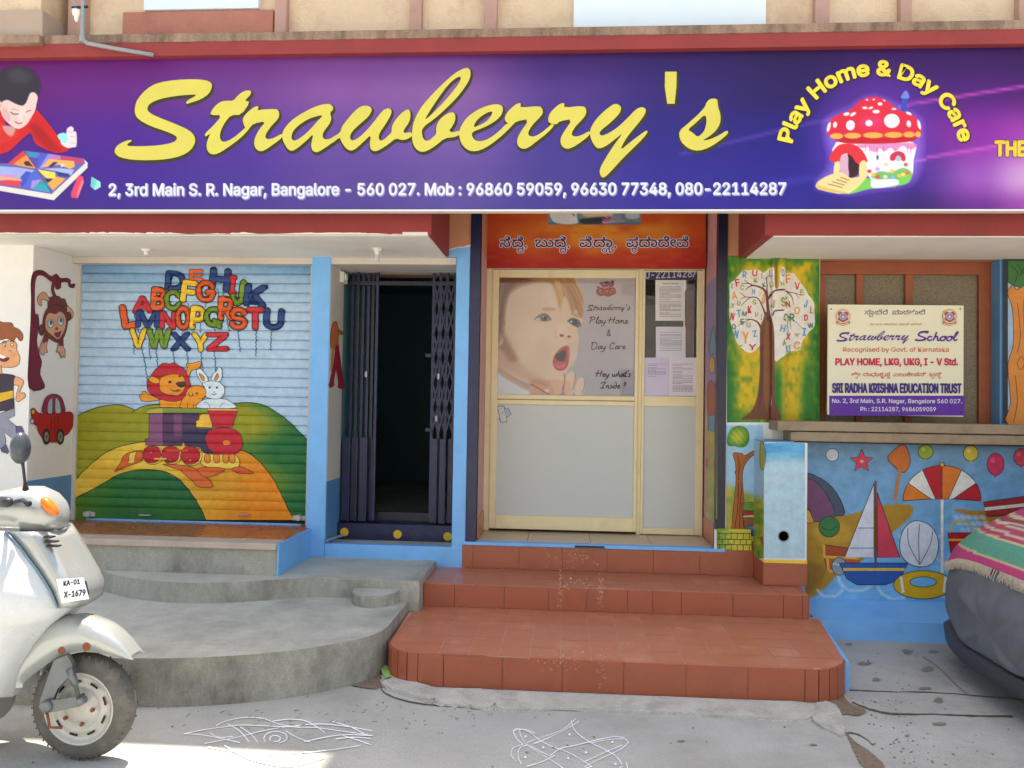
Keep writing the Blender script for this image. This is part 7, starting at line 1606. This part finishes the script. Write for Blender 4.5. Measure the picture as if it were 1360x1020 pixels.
x, z = PY(1346, 849, -1.25); bm = bmesh.new(); lathe(bm, [(.0001,-.012),(.010,-.006),(.010,.006),(.0001,.012)], (CX0+.02, -1.55, .16), 'Z', 8)
tube(bm, [(CX0+.01,-1.55,.16),(CX0-.01,-1.57,.12),(CX0-.015,-1.56,.105)], .003, 5); tube(bm, [(CX0+.01,-1.55,.16),(CX0-.012,-1.53,.13)], .003, 5); tube(bm, [(CX0+.02,-1.45,.17),(CX0+.0,-1.55,.16),(CX0+.02,-1.66,.16)], .0025, 5)
frombm('tie_cord', bm, 'white_plastic', cc)

# ================================================================ HOUSE ACROSS THE STREET
oh = empty('opposite_house', (0, -13, G), 'pale two storey house across the street behind the viewer', 'house')
box('wall', -9, 9, -17, -13, G, 6.6, 'opp', oh, .02)
box('roof_edge', -9.3, 9.3, -17.3, -12.6, 6.6, 6.8, 'opp', oh, .02)
for x in (-6.5, -2.5, 2.0, 6.0):
    for z in (1.1, 4.2):
        wf = box('window', x-.75, x+.75, -13.05, -12.96, z-.06, z+1.36, 'white_wall', oh, .01); box('pane', x-.66, x+.66, -12.97, -12.95, z+.03, z+1.27, 'opp_dark', wf, 0)
do = box('door', -.9, .1, -13.03, -12.95, G, 2.1, 'rust_wood', oh, .01)

# grit on the street
bm = bmesh.new()
for k in range(260):
    x, y = rnd.uniform(-3.2, 3.4), rnd.uniform(-2.9, -1.75) if rnd.random() < .6 else rnd.uniform(-1.9, -.45)
    if y > -1.72 and x < 1.75: x = rnd.uniform(1.75, 3.2)
    if rnd.random() < .35: x, y = rnd.gauss(1.62, .12), rnd.uniform(-2.4, -1.5)
    r = rnd.uniform(.002, .0065); ret = bmesh.ops.create_icosphere(bm, subdivisions=1, radius=r)
    for v in ret['verts']: v.co = Vector((v.co.x*rnd.uniform(.7,1.3)+x, v.co.y*rnd.uniform(.7,1.3)+y, v.co.z*.6+G+.003))
g_ = frombm('grit', bm, mat('grit stone', C(140,128,112), .95, .35, 25), None, loc=(0,-2,G)); tag(g_, kind='stuff')
bm = bmesh.new()
for k in range(70):
    x, y = rnd.gauss(-1.1, .5), rnd.uniform(-2.2, -1.9); a = rnd.uniform(0, 6.3); l_ = rnd.uniform(.01, .03)
    if y > -2.0 and x < -1.2: y = -2.25
    p = Vector((x, y, G+.006)); tube(bm, [p, p+Vector((math.cos(a)*l_, math.sin(a)*l_, .002))], .0012, 4)
t_ = frombm('dry_litter', bm, mat('dry litter', C(120,96,66), .95, .3, 30), None, loc=(0,-2,G)); tag(t_, kind='stuff')
